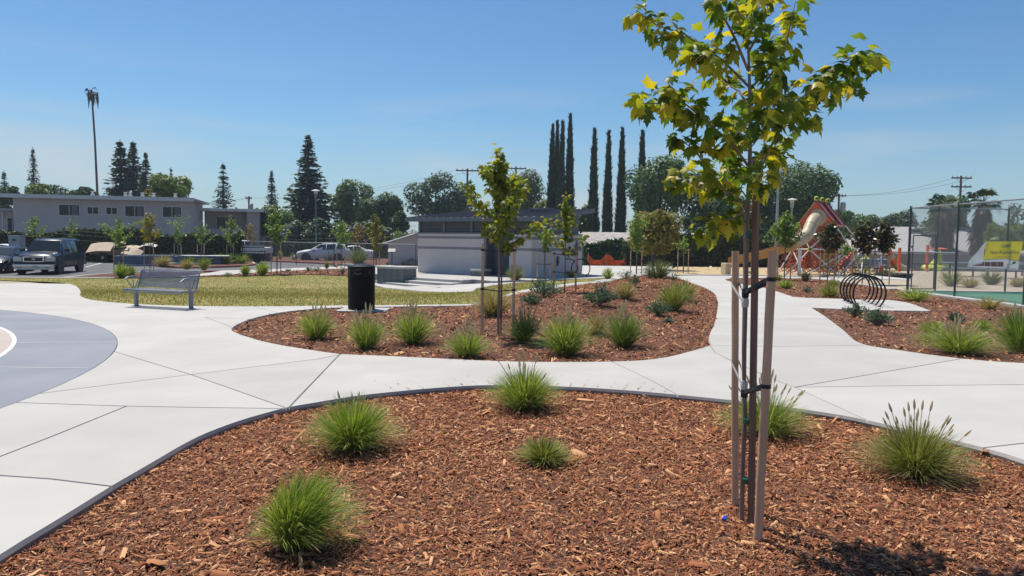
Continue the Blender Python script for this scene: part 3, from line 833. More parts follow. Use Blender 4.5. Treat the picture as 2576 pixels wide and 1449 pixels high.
grass(2096, 722, 36, 22, 'small yellow-green tuft under the dark-leaved sapling', 'grass_olive', n=160, hf=RB, name='grass_tuft')
grass(1976, 726, 44, 24, 'bright green tuft beside the concrete walk by the bicycle hoops', n=220, hf=RB, name='grass_tuft')
grass(2026, 708, 34, 26, 'tan tuft in front of the play area post', 'grass_tan', n=160, hf=RB, mixdead=0, name='dry_grass')
grass(1958, 706, 26, 18, 'olive tuft at the foot of the bright young tree', 'grass_olive', n=120, hf=RB, name='grass_tuft')
for px, py, w, h, c, lb in ((2392, 720, 60, 40, 'grass_olive', 'olive grass mound behind the court fence, beside the gate'), (2440, 724, 44, 26, 'grass_tan', 'tan grass mound behind the court fence, under the banner corner'),
                            (2494, 716, 56, 34, 'grass_greygreen', 'grey-green grass mound behind the court fence, below the banner'), (2560, 722, 40, 22, 'grass_tan', 'dry tuft behind the court fence past the banner')):
    grass(px, py, w, h, lb, c, n=220, hf=lambda x, y: H(x, y) - 0.02, name='grass_mound')
# low green cover along the play surface
for px, py, w, h, lb in ((2165, 697, 70, 12, 'low green ground cover patch before the grey park bench'), (2235, 693, 90, 14, 'low green ground cover patch beside the rear walk'), (1895, 690, 30, 10, 'little green patch at the play surface kerb under the sapling')):
    shrub(px, py, w, h, lb, 'fresh', n=420, cat='plant', name='ground_cover', hf=lambda x, y: H(x, y) - 0.02)
for px, py, w, h in ((1790, 666, 30, 24), (1850, 667, 26, 18), (1880, 668, 22, 14)):
    grass(px, py, w, h, 'dry round tuft along the rear hedge of the play area', 'grass_tan', n=130, group='dry tufts along the rear hedge', name='dry_grass', mixdead=0)
grass(1472, 661, 44, 26, 'grey-green tuft beside the orange netting', 'grass_greygreen', n=140, name='grass_tuft')

# stray chips kicked out onto the paving
ed = np.array(fg_edge); ii = r3.integers(40, len(ed) - 40, 170); tn = ed[ii + 1] - ed[ii - 1]; tn /= np.linalg.norm(tn, axis=1, keepdims=True)
off_ = r3.exponential(0.16, 170) + 0.03; sp_ = ed[ii] + np.column_stack([-tn[:, 1], tn[:, 0]]) * off_[:, None]
k = ~pip(sp_[:, 0], sp_[:, 1], fg_bed) & ~pip(sp_[:, 0], sp_[:, 1], isl); sp_ = sp_[k]; n_ = len(sp_); L_ = r3.uniform(.012, .035, n_)
yw = r3.uniform(0, 6.28, n_); Bz = basis(np.column_stack([np.cos(yw), np.sin(yw), np.zeros(n_)]), np.tile((0, 0, 1.), (n_, 1)))
v, f = scatter(np.array([(-.15, -.5, 0), (.15, -.5, 0), (.12, .5, .12), (-.12, .5, .12)], float), np.array([(0, 1, 2, 3)]), np.column_stack([sp_, np.full(n_, .006)]), Bz, L_)
tag(np_obj('stray_chips', v, f, MT['mulch_chip']), 'stray bark bits scattered on the paving along the near bed', 'mulch', kind='stuff')
# ================================================================== young staked trees
MAPLE_OUT = [(0, 0), (.10, -.07), (.40, -.10), (.30, .08), (.44, .12), (.42, .20), (.66, .40), (.40, .42), (.38, .50), (.22, .46), (.27, .66), (.15, .68), (0, 1.0)]
MAPLE_OUT = MAPLE_OUT + [(-x, y) for x, y in MAPLE_OUT[-2:0:-1]]
MT_V = np.array([(0, .30, 0)] + [(x, y, -0.75 * x * x - 0.42 * y * y + 0.10 * math.sin(9 * x + 5 * y) * abs(x)) for x, y in MAPLE_OUT], float)
MT_V[0, 2] = 0.05
kk = len(MAPLE_OUT)
MT_F = np.array([(0, 1 + i, 1 + (i + 1) % kk) for i in range(kk)])
OVAL_V = np.array([(0, 0, 0), (.22, .35, .04), (.16, .75, 0), (0, 1, -.06), (-.16, .75, 0), (-.22, .35, .04)], float)
OVAL_F = np.array([(0, 1, 2), (0, 2, 3), (0, 3, 4), (0, 4, 5)])
QUAD_V = np.array([(-.5, 0, 0), (.5, 0, 0), (.42, 1, 0.1), (-.42, 1, 0.1)], float)
QUAD_F = np.array([(0, 1, 2, 3)])
TRI_V = np.array([(-.5, 0, 0), (.5, 0, 0), (0, 1, 0)], float)
TRI_F = np.array([(0, 1, 2)])

def objleafmat(name, cols, trans=0.4, tint=(1.25, 1.25, 0.5)):
    m = leafmat(name, cols, trans, tint=tint)
    n, l = m.node_tree.nodes, m.node_tree.links
    geo = [q for q in n if q.type == 'NEW_GEOMETRY'][0]; rmp = [q for q in n if q.type == 'VALTORGB'][0]
    oi = n.new('ShaderNodeObjectInfo'); l.new(oi.outputs['Random'], rmp.inputs['Fac']); n.remove(geo)
    return m
MC = [(0.068, 0.119, 0.017), (0.095, 0.163, 0.021), (0.135, 0.213, 0.025), (0.203, 0.263, 0.031), (0.324, 0.350, 0.039), (0.513, 0.450, 0.041), (0.621, 0.500, 0.046)]
MT['maple'] = leafmat('maple_leaf', MC, 0.52, rough=0.42)
MT['maple_obj'] = objleafmat('maple_leaf_single', MC, 0.52)
MT['maple_gold'] = leafmat('maple_leaf_golden', [(0.08, 0.12, 0.02), (0.16, 0.18, 0.03), (0.26, 0.24, 0.035), (0.36, 0.28, 0.04), (0.42, 0.30, 0.05)], 0.4)
MT['maple_mid'] = leafmat('maple_leaf_yellowing', [(0.09, 0.14, 0.02), (0.14, 0.20, 0.026), (0.20, 0.24, 0.032), (0.30, 0.31, 0.04), (0.40, 0.36, 0.045)], 0.5)
MT['maple_orange'] = leafmat('maple_leaf_orange', [(0.12, 0.13, 0.03), (0.24, 0.18, 0.04), (0.34, 0.20, 0.05), (0.20, 0.16, 0.04)], 0.35)
MT['sap_green'] = leafmat('sapling_leaf', [(0.083, 0.152, 0.028), (0.138, 0.235, 0.041), (0.207, 0.317, 0.062), (0.304, 0.373, 0.083)], 0.4)
MT['magnolia'] = leafmat('magnolia_leaf', [(0.018, 0.036, 0.014), (0.036, 0.054, 0.018), (0.072, 0.084, 0.024), (0.180, 0.120, 0.048), (0.240, 0.156, 0.072)], 0.12, rough=0.3)
MT['green_tape'] = mat('green_tape', (0.01, 0.11, 0.06), rough=0.4)

def round_stake_mesh(h, r, m, seed=0, lean=(0, 0)):
    rr = random.Random(seed); mb = MB(); k = 7
    pts = [(lean[0] * i / k + rr.uniform(-.002, .002), lean[1] * i / k + rr.uniform(-.002, .002), -0.12 + (h + 0.12) * i / k) for i in range(k + 1)]
    mb.tube(pts, [r * (1 + rr.uniform(-.03, .03)) for _ in pts], 12)
    return mb.mesh('stake_post', m, smooth=True, bevel=0)

def tie(parent, a, b, r_stake, mt, w=0.012):
    """A rubber strap looped round the stake at a and gripping the trunk at b (local coordinates of parent)."""
    mb = MB(); a, b = Vector(a), Vector(b); d = (b - a); dh = Vector((d.x, d.y, 0)).normalized(); s = Vector((-dh.y, dh.x, 0))
    R_ = r_stake + 0.003
    loop = []
    for i in range(9):
        w_ = math.pi / 2 + math.pi * i / 8
        loop.append(a + dh * math.cos(w_) * R_ + s * math.sin(w_) * R_)
    path = [b + s * 0.014] + loop + [b - s * 0.014]
    for i in range(len(path) - 1):
        p, q = path[i], path[i + 1]
        mb.quad(p - Vector((0, 0, w)), q - Vector((0, 0, w)), q + Vector((0, 0, w)), p + Vector((0, 0, w)))
    mb.lathe([(0.022, -0.03), (0.024, 0), (0.022, 0.025)], 8, b)
    return mb.build('strap', mt, parent)

# ---- the big maple in front
B0 = g(1866, 1312, BED)
YD = B0.y
def zp(zx, zy, dy=0.0):     # points read on an enlargement of the crown
    return at(1533.4 + 0.4409 * zx, 0.4409 * zy, YD + dy)
tree1 = thing('maple_tree', 'young green maple tied to three wooden stakes in the near bed', 'tree', B0)
def loc(p): return Vector(p) - B0
trunk_pts = [B0 + Vector((0, 0, -0.1)), B0, at(1868, 1180, YD), at(1874, 1050, YD), at(1872, 960, YD), at(1872, 880, YD), at(1876, 700, YD), at(1878, 560, YD), zp(800, 1000), zp(803, 700), zp(797, 400), zp(785, 120), zp(780, -80), zp(778, -260)]
mb = MB(); mb.tube([loc(p) for p in trunk_pts], [0.017, 0.016, 0.015, 0.016, 0.0135, 0.015, 0.017, 0.0165, 0.014, 0.0115, 0.009, 0.006, 0.0045, 0.003], 9)
for zz, a in ((0.35, 0), (0.52, 2), (0.7, 4), (0.2, 1), (0.95, 3.3)):
    mb.box((0.012 * math.cos(a), 0.012 * math.sin(a), zz), (0.012, 0.012, 0.008))
mb.build('trunk', MT['bark'], tree1, smooth=True)
BR = [([(800, 500), (640, 340), (420, 190), (280, 150), (150, 60)], 0.25), ([(800, 960), (700, 820), (560, 700), (430, 590), (330, 470)], -0.3), ([(560, 700), (420, 640), (300, 590), (190, 590)], -0.35),
      ([(800, 1180), (650, 1080), (560, 960), (480, 850), (390, 790)], -0.15), ([(790, 1200), (640, 1110), (500, 1040), (370, 1010)], 0.2), ([(810, 1060), (900, 880), (980, 720), (1060, 600), (1170, 480), (1300, 380), (1430, 300), (1510, 350)], -0.1),
      ([(810, 600), (880, 480), (970, 360), (1020, 200), (1060, 10)], 0.3), ([(790, 400), (720, 230), (650, 90), (600, 0), (560, -120)], -0.25), ([(800, 620), (740, 520), (650, 470), (600, 440)], 0.35),
      ([(1060, 600), (1110, 640), (1130, 700)], 0.2), ([(980, 720), (960, 600), (930, 480), (900, 400)], -0.4), ([(800, 1190), (710, 1240), (620, 1290), (550, 1320)], -0.35), ([(805, 900), (880, 960), (930, 900), (960, 860)], 0.4),
      ([(800, 1100), (860, 1000), (880, 1060)], -0.4), ([(1170, 480), (1220, 520), (1290, 520)], 0.3), ([(790, 300), (860, 180), (880, 60), (900, -60)], -0.35), ([(800, 800), (720, 740), (690, 640)], 0.45), ([(803, 750), (870, 690), (900, 600)], -0.45), ([(800, 1150), (690, 1000), (650, 900)], 0.45),
      ([(420, 190), (380, 240), (340, 300)], 0.1), ([(640, 340), (560, 330), (470, 330)], -0.1), ([(970, 360), (900, 330), (850, 260)], 0.2), ([(1300, 380), (1340, 430), (1420, 460)], -0.1), ([(790, 1190), (760, 1260), (680, 1300)], 0.25), ([(800, 200), (730, 60), (700, -60)], 0.3)]
rm = np.random.default_rng(5)
LP, LD, LN, LS = [], [], [], []
for pts, dep in BR:
    k = len(pts)
    P = [zp(x, y, dep * (i / (k - 1)) ** 0.8) for i, (x, y) in enumerate(pts)]
    dense = []
    for i in range(k - 1):
        for j in range(6):
            dense.append(P[i].lerp(P[i + 1], j / 6))
    dense.append(P[-1])
    r0 = 0.009 if k > 3 else 0.005
    mb = MB(); mb.tube([loc(p) for p in P], [r0 * (1 - 0.75 * i / (k - 1)) for i in range(k)], 6)
    mb.build('branch', MT['bark'], tree1, smooth=True)
    tot = sum((P[i + 1] - P[i]).length for i in range(k - 1))
    nl = int(tot / 0.0128)
    for q in range(nl):
        t = 0.14 + 0.86 * (q + rm.uniform(-.3, .3)) / max(1, nl - 1); t = min(max(t, 0.1), 1.0)
        i = min(int(t * (len(dense) - 1)), len(dense) - 2)
        p = dense[i].lerp(dense[i + 1], t * (len(dense) - 1) - i); ax = (dense[i + 1] - dense[i]).normalized()
        o = Vector(rm.normal(0, 1, 3)); o = (o - ax * o.dot(ax)).normalized()
        d = (o * 0.9 + ax * 0.35 + Vector((0, 0, -0.55))).normalized()
        st = p + (o * 0.8 + ax * 0.4 + Vector((0, 0, 0.25))).normalized() * rm.uniform(0.02, 0.10)
        LP.append(loc(st)); LD.append(d); LN.append(Vector((0, 0, 1)) + o * 0.5 + Vector(rm.normal(0, .35, 3))); LS.append(rm.uniform(0.055, 0.108))
LP, LD, LN, LS = (np.array([tuple(q) for q in a]) if not np.isscalar(a[0]) else np.array(a) for a in (LP, LD, LN, LS))
ordr = np.argsort(-LS); big = ordr[:300]; rest = ordr[300:]
Bm = basis(LD, LN)
variants = []
for vi in range(5):
    T = MT_V.copy(); T[:, 2] *= (0.6, 1.0, 1.6, -0.5, 2.2)[vi]; T[:, 0] *= (1, .92, 1.06, .85, .96)[vi]
    me = np_mesh('leaf', T, MT_F); me.materials.append(MT['maple_obj']); variants.append(me)
for q in big:
    o = shared('leaf', variants[int(q) % 5], tree1)
    m4 = Matrix(Bm[q].tolist()).to_4x4(); o.matrix_local = Matrix.Translation(Vector(LP[q])) @ m4 @ Matrix.Scale(float(LS[q]), 4)
v, f = scatter(MT_V, MT_F, LP[rest], Bm[rest], LS[rest])
crown = np_obj('crown', v, f, MT['maple'], tree1); crown['kind'] = 'stuff'
print('maple leaves', len(LP))

# stakes of the big maple
def near_stake(pb, pt, dep, r, m, label, square=False):
    b = g(*pb, BED); t = at(pt[0], pt[1], b.y + dep)
    s = thing('tree_stake', label, 'stake', b, 0, 'stakes of the near maple')
    L_ = t - b
    mb = MB()
    if square:
        mb.tube([-L_ * 0.05, L_ * 0.25, L_ * 0.5, L_ * 0.75, L_], [r * 1.3] * 5, 4)
        mb.build('post', m, s)
    else:
        k = 9; pts = [L_ * (i / k) + Vector((random.uniform(-.002, .002), random.uniform(-.002, .002), 0)) for i in range(k + 1)]
        pts[0] = -L_ * 0.05
        mb.tube(pts, [r * random.uniform(.97, 1.03) for _ in pts], 14); mb.build('post', m, s, smooth=True)
    return s, b, L_
def trunk_at(z):
    P = trunk_pts
    for i in range(len(P) - 1):
        if P[i].z <= z <= P[i + 1].z:
            return P[i].lerp(P[i + 1], (z - P[i].z) / (P[i + 1].z - P[i].z))
    return P[0]
s1, b1, L1 = near_stake((1849, 1274), (1850, 632), 0.0, 0.0235, MT['stake'], 'round weathered stake standing behind the near maple trunk')
s2, b2, L2 = near_stake((1906, 1361), (1944, 632), 0.02, 0.026, MT['stake'], 'thick round tan stake leaning outward in front of the near maple trunk')
s3, b3, L3 = near_stake((1889, 1322), (1902, 483), 0.0, 0.0175, MT['stake_dark'], 'dark square nursery stake taped to the near maple trunk', True)
for s_, b_, L_, zs, r_, mts in ((s1, b1, L1, (1.50, 0.98), 0.0235, ('white_rubber', 'white_rubber')), (s2, b2, L2, (1.56, 0.93), 0.026, ('black_rubber', 'black_rubber'))):
    for z, m_ in zip(zs, mts):
        a = L_ * (z / L_.z); t_ = trunk_at(z - 0.10 + b_.z) - b_
        tie(s_, a, t_, r_, MT[m_])
for z in (0.24, 0.62, 1.78):
    p = trunk_at(z) - b3; a = L3 * (z / L3.z); mb = MB(); c = (p + a) / 2
    mb.tube([c - Vector((0, 0, 0.016)), c + Vector((0, 0, 0.016))], 0.036, 10, flat=0.7); mb.build('tape', MT['green_tape'], s3)

# ---- generic staked sapling
STK = {}
def stake_mesh(h, r, key):
    k = (round(h, 1), round(r, 3), key)
    if k not in STK:
        mb = MB(); mb.tube([(0, 0, -0.1), (0, 0, h * .5), (0, 0, h)], [r, r * .97, r * .95], 7); STK[k] = mb.mesh('post', MT[key], smooth=True)
    return STK[k]

def sapling(bx, by, top, bot, wpx, label, what, mt='sap_green', n=260, leaf=0.11, stakes=3, hf=H, Y=None, shape='oval', maple=False, stake_h=1.5, nbr=9, trunk_r=0.022, group=None, name='young_tree', sk='stake', x_off=0.0):
    p = g(bx, by, hf) if Y is None else Vector((at(bx, by, Y).x, Y, float(hf(at(bx, by, Y).x, Y))))
    sc = p.y / FPX
    if p.y > 26: n, leaf = int(n * 1.7), leaf * 1.15
    zt = at(bx, top, p.y).z - p.z; zb = at(bx, bot, p.y).z - p.z; hw = wpx * sc / 2
    rng = np.random.default_rng(int(bx * 31 + by * 7) % 99991)
    t = thing(name, label, 'tree', p, 0, group)
    mb = MB(); lean = rng.normal(0, .02)
    tp = [(0, 0, -0.1), (0.01, 0, zb * .5), (lean, 0, zb), (lean * 1.5 + x_off * .5, 0.02, (zb + zt) / 2), (lean * 2 + x_off, 0, zt * 0.97)]
    mb.tube(tp, [trunk_r, trunk_r * .85, trunk_r * .75, trunk_r * .5, trunk_r * .18], 6)
    mb.build('trunk', MT['bark'], t, smooth=True)
    mb = MB(); segs = []
    for i in range(nbr):
        f_ = i / (nbr - 1); z0 = zb - 0.02 * zt + (zt - zb) * 0.72 * f_
        a = i * 2.4 + rng.uniform(-.4, .4)
        if shape == 'oval': L_ = hw * (0.75 + 0.35 * math.sin(math.pi * min(1, f_ * 0.85 + 0.25))) * (1 - 0.45 * f_)
        elif shape == 'vase': L_ = hw * (0.45 + 0.6 * f_)
        else: L_ = hw * (1.05 - 0.85 * f_)
        L_ *= rng.uniform(0.8, 1.1); rise = (zt - z0) * rng.uniform(0.28, 0.5)
        q0 = Vector((lean, 0, z0)); q2 = Vector((math.cos(a) * L_, math.sin(a) * L_, z0 + rise)); q1 = q0.lerp(q2, .5) - Vector((0, 0, rise * .12))
        mb.tube([q0, q1, q2], [trunk_r * .35, trunk_r * .22, trunk_r * .08], 4); segs.append((q0, q1, q2))
    mb.build('limbs', MT['bark'], t)
    segs.append((Vector(tp[3]), (Vector(tp[3]) + Vector(tp[4])) / 2, Vector(tp[4]))); segs.append((Vector(tp[2]), (Vector(tp[2]) + Vector(tp[3])) / 2, Vector(tp[3])))
    P_, D_, N_ = [], [], []
    for i in range(n):
        q0, q1, q2 = segs[rng.integers(len(segs))]; tt = rng.uniform(0.1, 1.05)
        p_ = q0.lerp(q1, tt * 2) if tt < .5 else q1.lerp(q2, tt * 2 - 1)
        o = Vector(rng.normal(0, 1, 3)).normalized()
        P_.append(p_ + o * rng.uniform(0.02, 0.12) * (1 if hw > 0.4 else hw / .4)); D_.append(o * 0.8 + Vector((0, 0, -0.35))); N_.append(Vector((0, 0, 1)) + Vector(rng.normal(0, .6, 3)))
    P_, D_, N_ = (np.array([tuple(q) for q in a]) for a in (P_, D_, N_))
    sz = rng.uniform(0.65, 1.2, n) * leaf
    T, F = (MT_V, MT_F) if maple else (OVAL_V * np.array([1.5, 1, 1]), OVAL_F)
    v, f = scatter(T, F, P_, basis(D_, N_), sz)
    np_obj('crown', v, f, MT[mt], t)['kind'] = 'stuff'
    if stakes:
        sh = min(stake_h, zb * 1.0 + 0.1)
        offs = {3: ((-0.29, 0.05), (0.27, -0.08), (0.05, 0.06)), 2: ((-0.3, 0.03), (0.3, -0.03)), 1: ((0.05, 0.05),)}[stakes]
        for j, (ox, oy) in enumerate(offs):
            nurs = (j == 2)
            s = thing('tree_stake', ('thin dark nursery stake bound against the trunk of ' if nurs else 'slim wooden stake tied to ') + what, 'stake', p + Vector((ox, oy, 0)), 0, 'stakes of ' + what)
            shared('post', stake_mesh(sh * (1.15 if nurs else 1), 0.016 if nurs else 0.028, 'stake_dark' if nurs else sk), s)
            if not nurs and p.y < 60:
                for z in (sh * .93, sh * .5):
                    mb = MB(); mb.tube([(0.03 * np.sign(ox), 0, z), (-ox, -oy, z - 0.03)], 0.012, 5); mb.tube([(0, 0, z - .02), (0, 0, z + .02)], 0.034, 8)
                    mb.build('strap', MT['black_rubber'], s)
    return t

sapling(1253, 842, 358, 622, 222, 'yellow-green maple with large leaves tied between two stakes in the island bed', 'the island bed maple', 'maple_mid', n=860, leaf=0.11, hf=ISL, maple=True, stake_h=1.62, shape='cone', nbr=11, trunk_r=0.026)
sapling(1420, 737, 484, 640, 118, 'slim maple sapling with a narrow leader beside the blue-green shrubs', 'the slim maple beside the shrubs', 'maple_mid', n=340, leaf=0.12, hf=ISL, maple=True, stakes=2, shape='cone', nbr=8)
sapling(1368, 702, 560, 632, 66, 'spindly sapling in front of the washroom wall with three thin stakes', 'the spindly sapling before the washroom wall', 'sap_green', n=90, leaf=0.13, maple=True, shape='vase', nbr=6)
sapling(300, 692, 545, 624, 96, 'spreading pale green sapling behind the bench, beside the loaded trailer', 'the spreading sapling behind the bench', n=430, leaf=0.10, shape='vase', stake_h=1.9)
sapling(376, 690, 527, 614, 62, 'narrow golden-green sapling behind the bench', 'the narrow golden sapling behind the bench', 'maple_gold', n=300, leaf=0.12, stake_h=1.9)
sapling(448, 664, 530, 614, 62, 'wispy green sapling in the grassy median near the apartment corner', 'the wispy median sapling', n=240, leaf=0.11, shape='vase')
sapling(506, 663, 556, 614, 62, 'drooping pale green sapling in the grassy median', 'the drooping median sapling', n=240, leaf=0.11, shape='oval')
sapling(580, 662, 535, 618, 58, 'bright green sapling at the round end of the median', 'the bright median sapling', n=330, leaf=0.12, shape='oval')
sapling(628, 658, 556, 612, 44, 'thin reddish sapling in the bed behind the red kerb', 'the thin reddish sapling', 'maple_orange', n=150, leaf=0.12)
sapling(695, 690, 524, 614, 58, 'leafy yellow-green sapling at the back edge of the lawn', 'the leafy sapling at the lawn edge', 'sap_green', n=380, leaf=0.115, maple=True, stake_h=1.9)
sapling(858, 676, 548, 622, 50, 'leafy green sapling beside the grey block wall', 'the leafy sapling beside the block wall', n=330, leaf=0.12)
sapling(900, 662, 556, 622, 52, 'orange-tinted sapling behind the trash can', 'the orange-tinted sapling', 'maple_orange', n=240, leaf=0.12)
sapling(945, 674, 536, 634, 54, 'golden maple sapling just beyond the grey block wall', 'the golden sapling beyond the block wall', 'maple_gold', n=340, leaf=0.12, maple=True)
sapling(1000, 655, 570, 622, 44, 'small green sapling in front of the grey garage wall', 'the small sapling by the garage', n=170, leaf=0.12)
sapling(1038, 655, 572, 628, 40, 'small orange-green sapling at the washroom corner', 'the small sapling at the washroom corner', 'maple_orange', n=200, leaf=0.12)
sapling(85, 640, 540, 600, 60, 'soft pale sapling in front of the ivy fence behind the parked cars', 'the soft pale sapling', n=300, leaf=0.12, stakes=0, Y=57)
sapling(183, 642, 545, 600, 36, 'thin bare-stemmed sapling against the ivy fence', 'the thin sapling at the ivy fence', n=90, leaf=0.12, stakes=0, Y=57)
sapling(1600, 690, 530, 628, 58, 'green sapling with a loose crown on the rear plaza', 'the loose-crowned plaza sapling', n=330, leaf=0.13, shape='vase')
sapling(1718, 686, 596, 632, 40, 'tiny green sapling with three stakes before the low house', 'the tiny sapling before the low house', n=110, leaf=0.12)
sapling(1972, 703, 530, 618, 86, 'dense fresh green young tree beside the play slide', 'the fresh tree by the slide', n=900, leaf=0.12, stake_h=1.8)
sapling(2080, 716, 556, 626, 58, 'dark bronze-leaved magnolia beside the rope tower', 'the magnolia beside the rope tower', 'magnolia', n=430, leaf=0.17, stake_h=1.5, hf=RB)
sapling(2168, 716, 556, 630, 66, 'dark bronze-leaved magnolia standing behind the bicycle hoops', 'the magnolia behind the bicycle hoops', 'magnolia', n=480, leaf=0.17, stake_h=1.5, hf=RB)
sapling(2218, 716, 556, 628, 56, 'dark bronze-leaved magnolia closest to the court gate', 'the magnolia closest to the court gate', 'magnolia', n=430, leaf=0.17, stake_h=1.4, hf=RB, stakes=2)
sapling(2125, 700, 610, 640, 28, 'thin little green sapling between the magnolias', 'the thin sapling between the magnolias', n=90, leaf=0.12, stakes=2)

# ================================================================== grown trees behind
def crown_leaves(n, lobes, leaf, rng, up=0.3):
    i = rng.choice(len(lobes), n, p=np.array([l[1][0] * l[1][2] for l in lobes]) / sum(l[1][0] * l[1][2] for l in lobes))
    C_ = np.array([l[0] for l in lobes])[i]; R_ = np.array([l[1] for l in lobes])[i]
    u = unit(n, rng); rad_ = rng.uniform(0.55, 1.06, n) ** 0.7
    pos = C_ + u * R_ * rad_[:, None]
    nr = u + np.array([0, 0, up]) + rng.normal(0, 0.45, (n, 3))
    d = np.cross(nr, rng.normal(size=(n, 3))) + np.array([0, 0, -0.2])
    return scatter(QUAD_V, QUAD_F, pos, basis(d, nr), rng.uniform(0.6, 1.3, n) * leaf)

def broadleaf(xc, top, bot, wpx, Y, label, mt, n=3600, leaf=None, trunk=True, lobes=15, name='broadleaf_tree', cat='tree', ground=None, group=None, blossoms=0):
    p = at(xc, bot, Y); gzv = float(H(p.x, Y)) - 0.5 if ground is None else ground
    base = Vector((p.x, Y, gzv))
    zt, zb = at(xc, top, Y).z - gzv, p.z - gzv
    hw = wpx * Y / FPX / 2; cz, hz = (zt + zb) / 2, (zt - zb) / 2
    rng = np.random.default_rng(int(xc * 3 + top * 11) % 99991)
    t = thing(name, label, cat, base, 0, group)
    lb = [((0, 0, cz), (hw * .72, hw * .72, hz * .78))]
    for i in range(lobes):
        a = rng.uniform(0, 6.283); ph = rng.uniform(-1.1, 1.0); s_ = rng.uniform(.52, .74)
        r_ = rng.uniform(.26, .42)
        lb.append(((math.cos(a) * hw * s_ * math.cos(ph), math.sin(a) * hw * s_ * math.cos(ph), cz + hz * s_ * math.sin(ph) * 1.05), (hw * r_, hw * r_, hz * r_ * 1.05)))
    leaf = leaf or max(0.22, 2.4 * Y / FPX * 1.6)
    if Y > 50 and n > 1000: n = int(n * 1.5)
    v, f = crown_leaves(n, lb, leaf, rng)
    np_obj('crown', v, f, MT[mt], t)['kind'] = 'stuff'
    if blossoms:
        v, f = crown_leaves(blossoms, lb, leaf * 0.75, rng, up=0.8); np_obj('blossoms', v, f, MT['petal'], t)['kind'] = 'stuff'
    if trunk:
        mb = MB(); tr = max(0.12, hw * 0.07)
        mb.tube([(0, 0, 0), (0, 0, max(zb, .5)), (hw * .05, 0, cz)], [tr, tr * .8, tr * .4], 7)
        for i in range(5):
            a = i * 1.3; mb.tube([(0, 0, max(zb * .9, .4)), (math.cos(a) * hw * .3, math.sin(a) * hw * .3, cz * .9), (math.cos(a) * hw * .6, math.sin(a) * hw * .6, cz + hz * .3)], [tr * .5, tr * .35, tr * .12], 5)
        mb.build('trunk', MT['bark_old'], t, smooth=True)
    return t

def redwood(xc, top, wpx, Y, label, mt='redwood', levels=38, group=None, spray=1.0, zbot=1.5):
    p = at(xc, top, Y); base = Vector((p.x, Y, float(H(p.x, Y)) - 0.55)); ht = p.z - base.z; hw = wpx * Y / FPX / 2 * 1.4
    rng = np.random.default_rng(int(xc * 3 + top * 11) % 99991)
    t = thing('redwood_tree', label, 'tree', base, 0, group)
    mb = MB(); mb.tube([(0, 0, 0), (0, 0, ht * .5), (0, 0, ht)], [hw * .10 + .12, hw * .06 + .06, .03], 7); mb.build('trunk', MT['bark_old'], t)
    P_, D_, N_, S_ = [], [], [], []
    for i in range(levels):
        f_ = (i + rng.uniform(-.4, .4)) / levels; z0 = zbot + (ht - zbot) * f_
        Lb = hw * (1 - f_) ** 0.95 * 1.15 + 0.05
        for j in range(26):
            a = rng.uniform(0, 6.283); L_ = Lb * rng.uniform(.6, 1.12); k = max(3, int(L_ / 0.42))
            for q in range(k):
                s_ = (q + rng.uniform(0.2, 1)) / k
                P_.append((math.cos(a) * L_ * s_, math.sin(a) * L_ * s_, z0 - 0.25 * L_ * s_ + 0.14 * L_ * s_ ** 2.5 + rng.normal(0, .12)))
                D_.append((math.cos(a + rng.normal(0, .7)), math.sin(a + rng.normal(0, .7)), rng.uniform(-.6, .15))); N_.append((rng.normal(0, .5), rng.normal(0, .5), 1)); S_.append(rng.uniform(.5, 1.0) * (1.15 - .75 * f_))
    P_, D_, N_ = map(np.array, (P_, D_, N_)); S_ = np.array(S_) * max(0.5, hw * 0.26) * spray
    v, f = scatter(QUAD_V * np.array([.62, 1, 1]), QUAD_F, P_, basis(D_, N_), S_)
    np_obj('crown', v, f, MT[mt], t)['kind'] = 'stuff'
    return t

def cypress(xc, top, bot, wpx, Y, label, lean=0.0):
    p = at(xc, top, Y); base = Vector((p.x - lean, Y, float(H(p.x, Y)) - 0.55)); ht = p.z - base.z; hw = wpx * Y / FPX / 2 * .98
    rng = np.random.default_rng(int(xc * 3 + top * 11) % 99991)
    t = thing('cypress_tree', label, 'tree', base, 0, 'row of dark columnar cypresses behind the low house')
    prof = lambda f_: hw * np.clip(np.minimum(1, np.maximum(1.0 - f_, 0) / 0.72) ** 0.8, 0, 1) * np.clip(0.82 + f_ * .5, .82, 1)
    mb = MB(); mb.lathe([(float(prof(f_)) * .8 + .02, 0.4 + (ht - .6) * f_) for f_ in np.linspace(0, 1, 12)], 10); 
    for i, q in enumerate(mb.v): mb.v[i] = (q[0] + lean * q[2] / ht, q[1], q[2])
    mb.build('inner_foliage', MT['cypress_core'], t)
    mb = MB(); mb.tube([(0, 0, 0), (0, 0, 1)], .18, 6); mb.build('trunk', MT['bark_old'], t)
    n = 2600; f_ = rng.uniform(0, 1, n) ** 1.1; a = rng.uniform(0, 6.283, n); rr = prof(f_) * rng.uniform(.8, 1.02, n) + .02
    rr *= 1 + 0.10 * np.sin(a * 3 + f_ * 31)
    pos = np.column_stack([np.cos(a) * rr + lean * f_, np.sin(a) * rr, 0.4 + (ht - .4) * f_])
    d = np.column_stack([np.cos(a) * .3, np.sin(a) * .3, np.ones(n)]) + rng.normal(0, .22, (n, 3)); nr = np.column_stack([np.cos(a), np.sin(a), np.full(n, .3)])
    v, f = scatter(TRI_V * np.array([.5, 1, 1]), TRI_F, pos, basis(d, nr), rng.uniform(.3, .6, n))
    np_obj('crown', v, f, MT['cypress'], t)['kind'] = 'stuff'

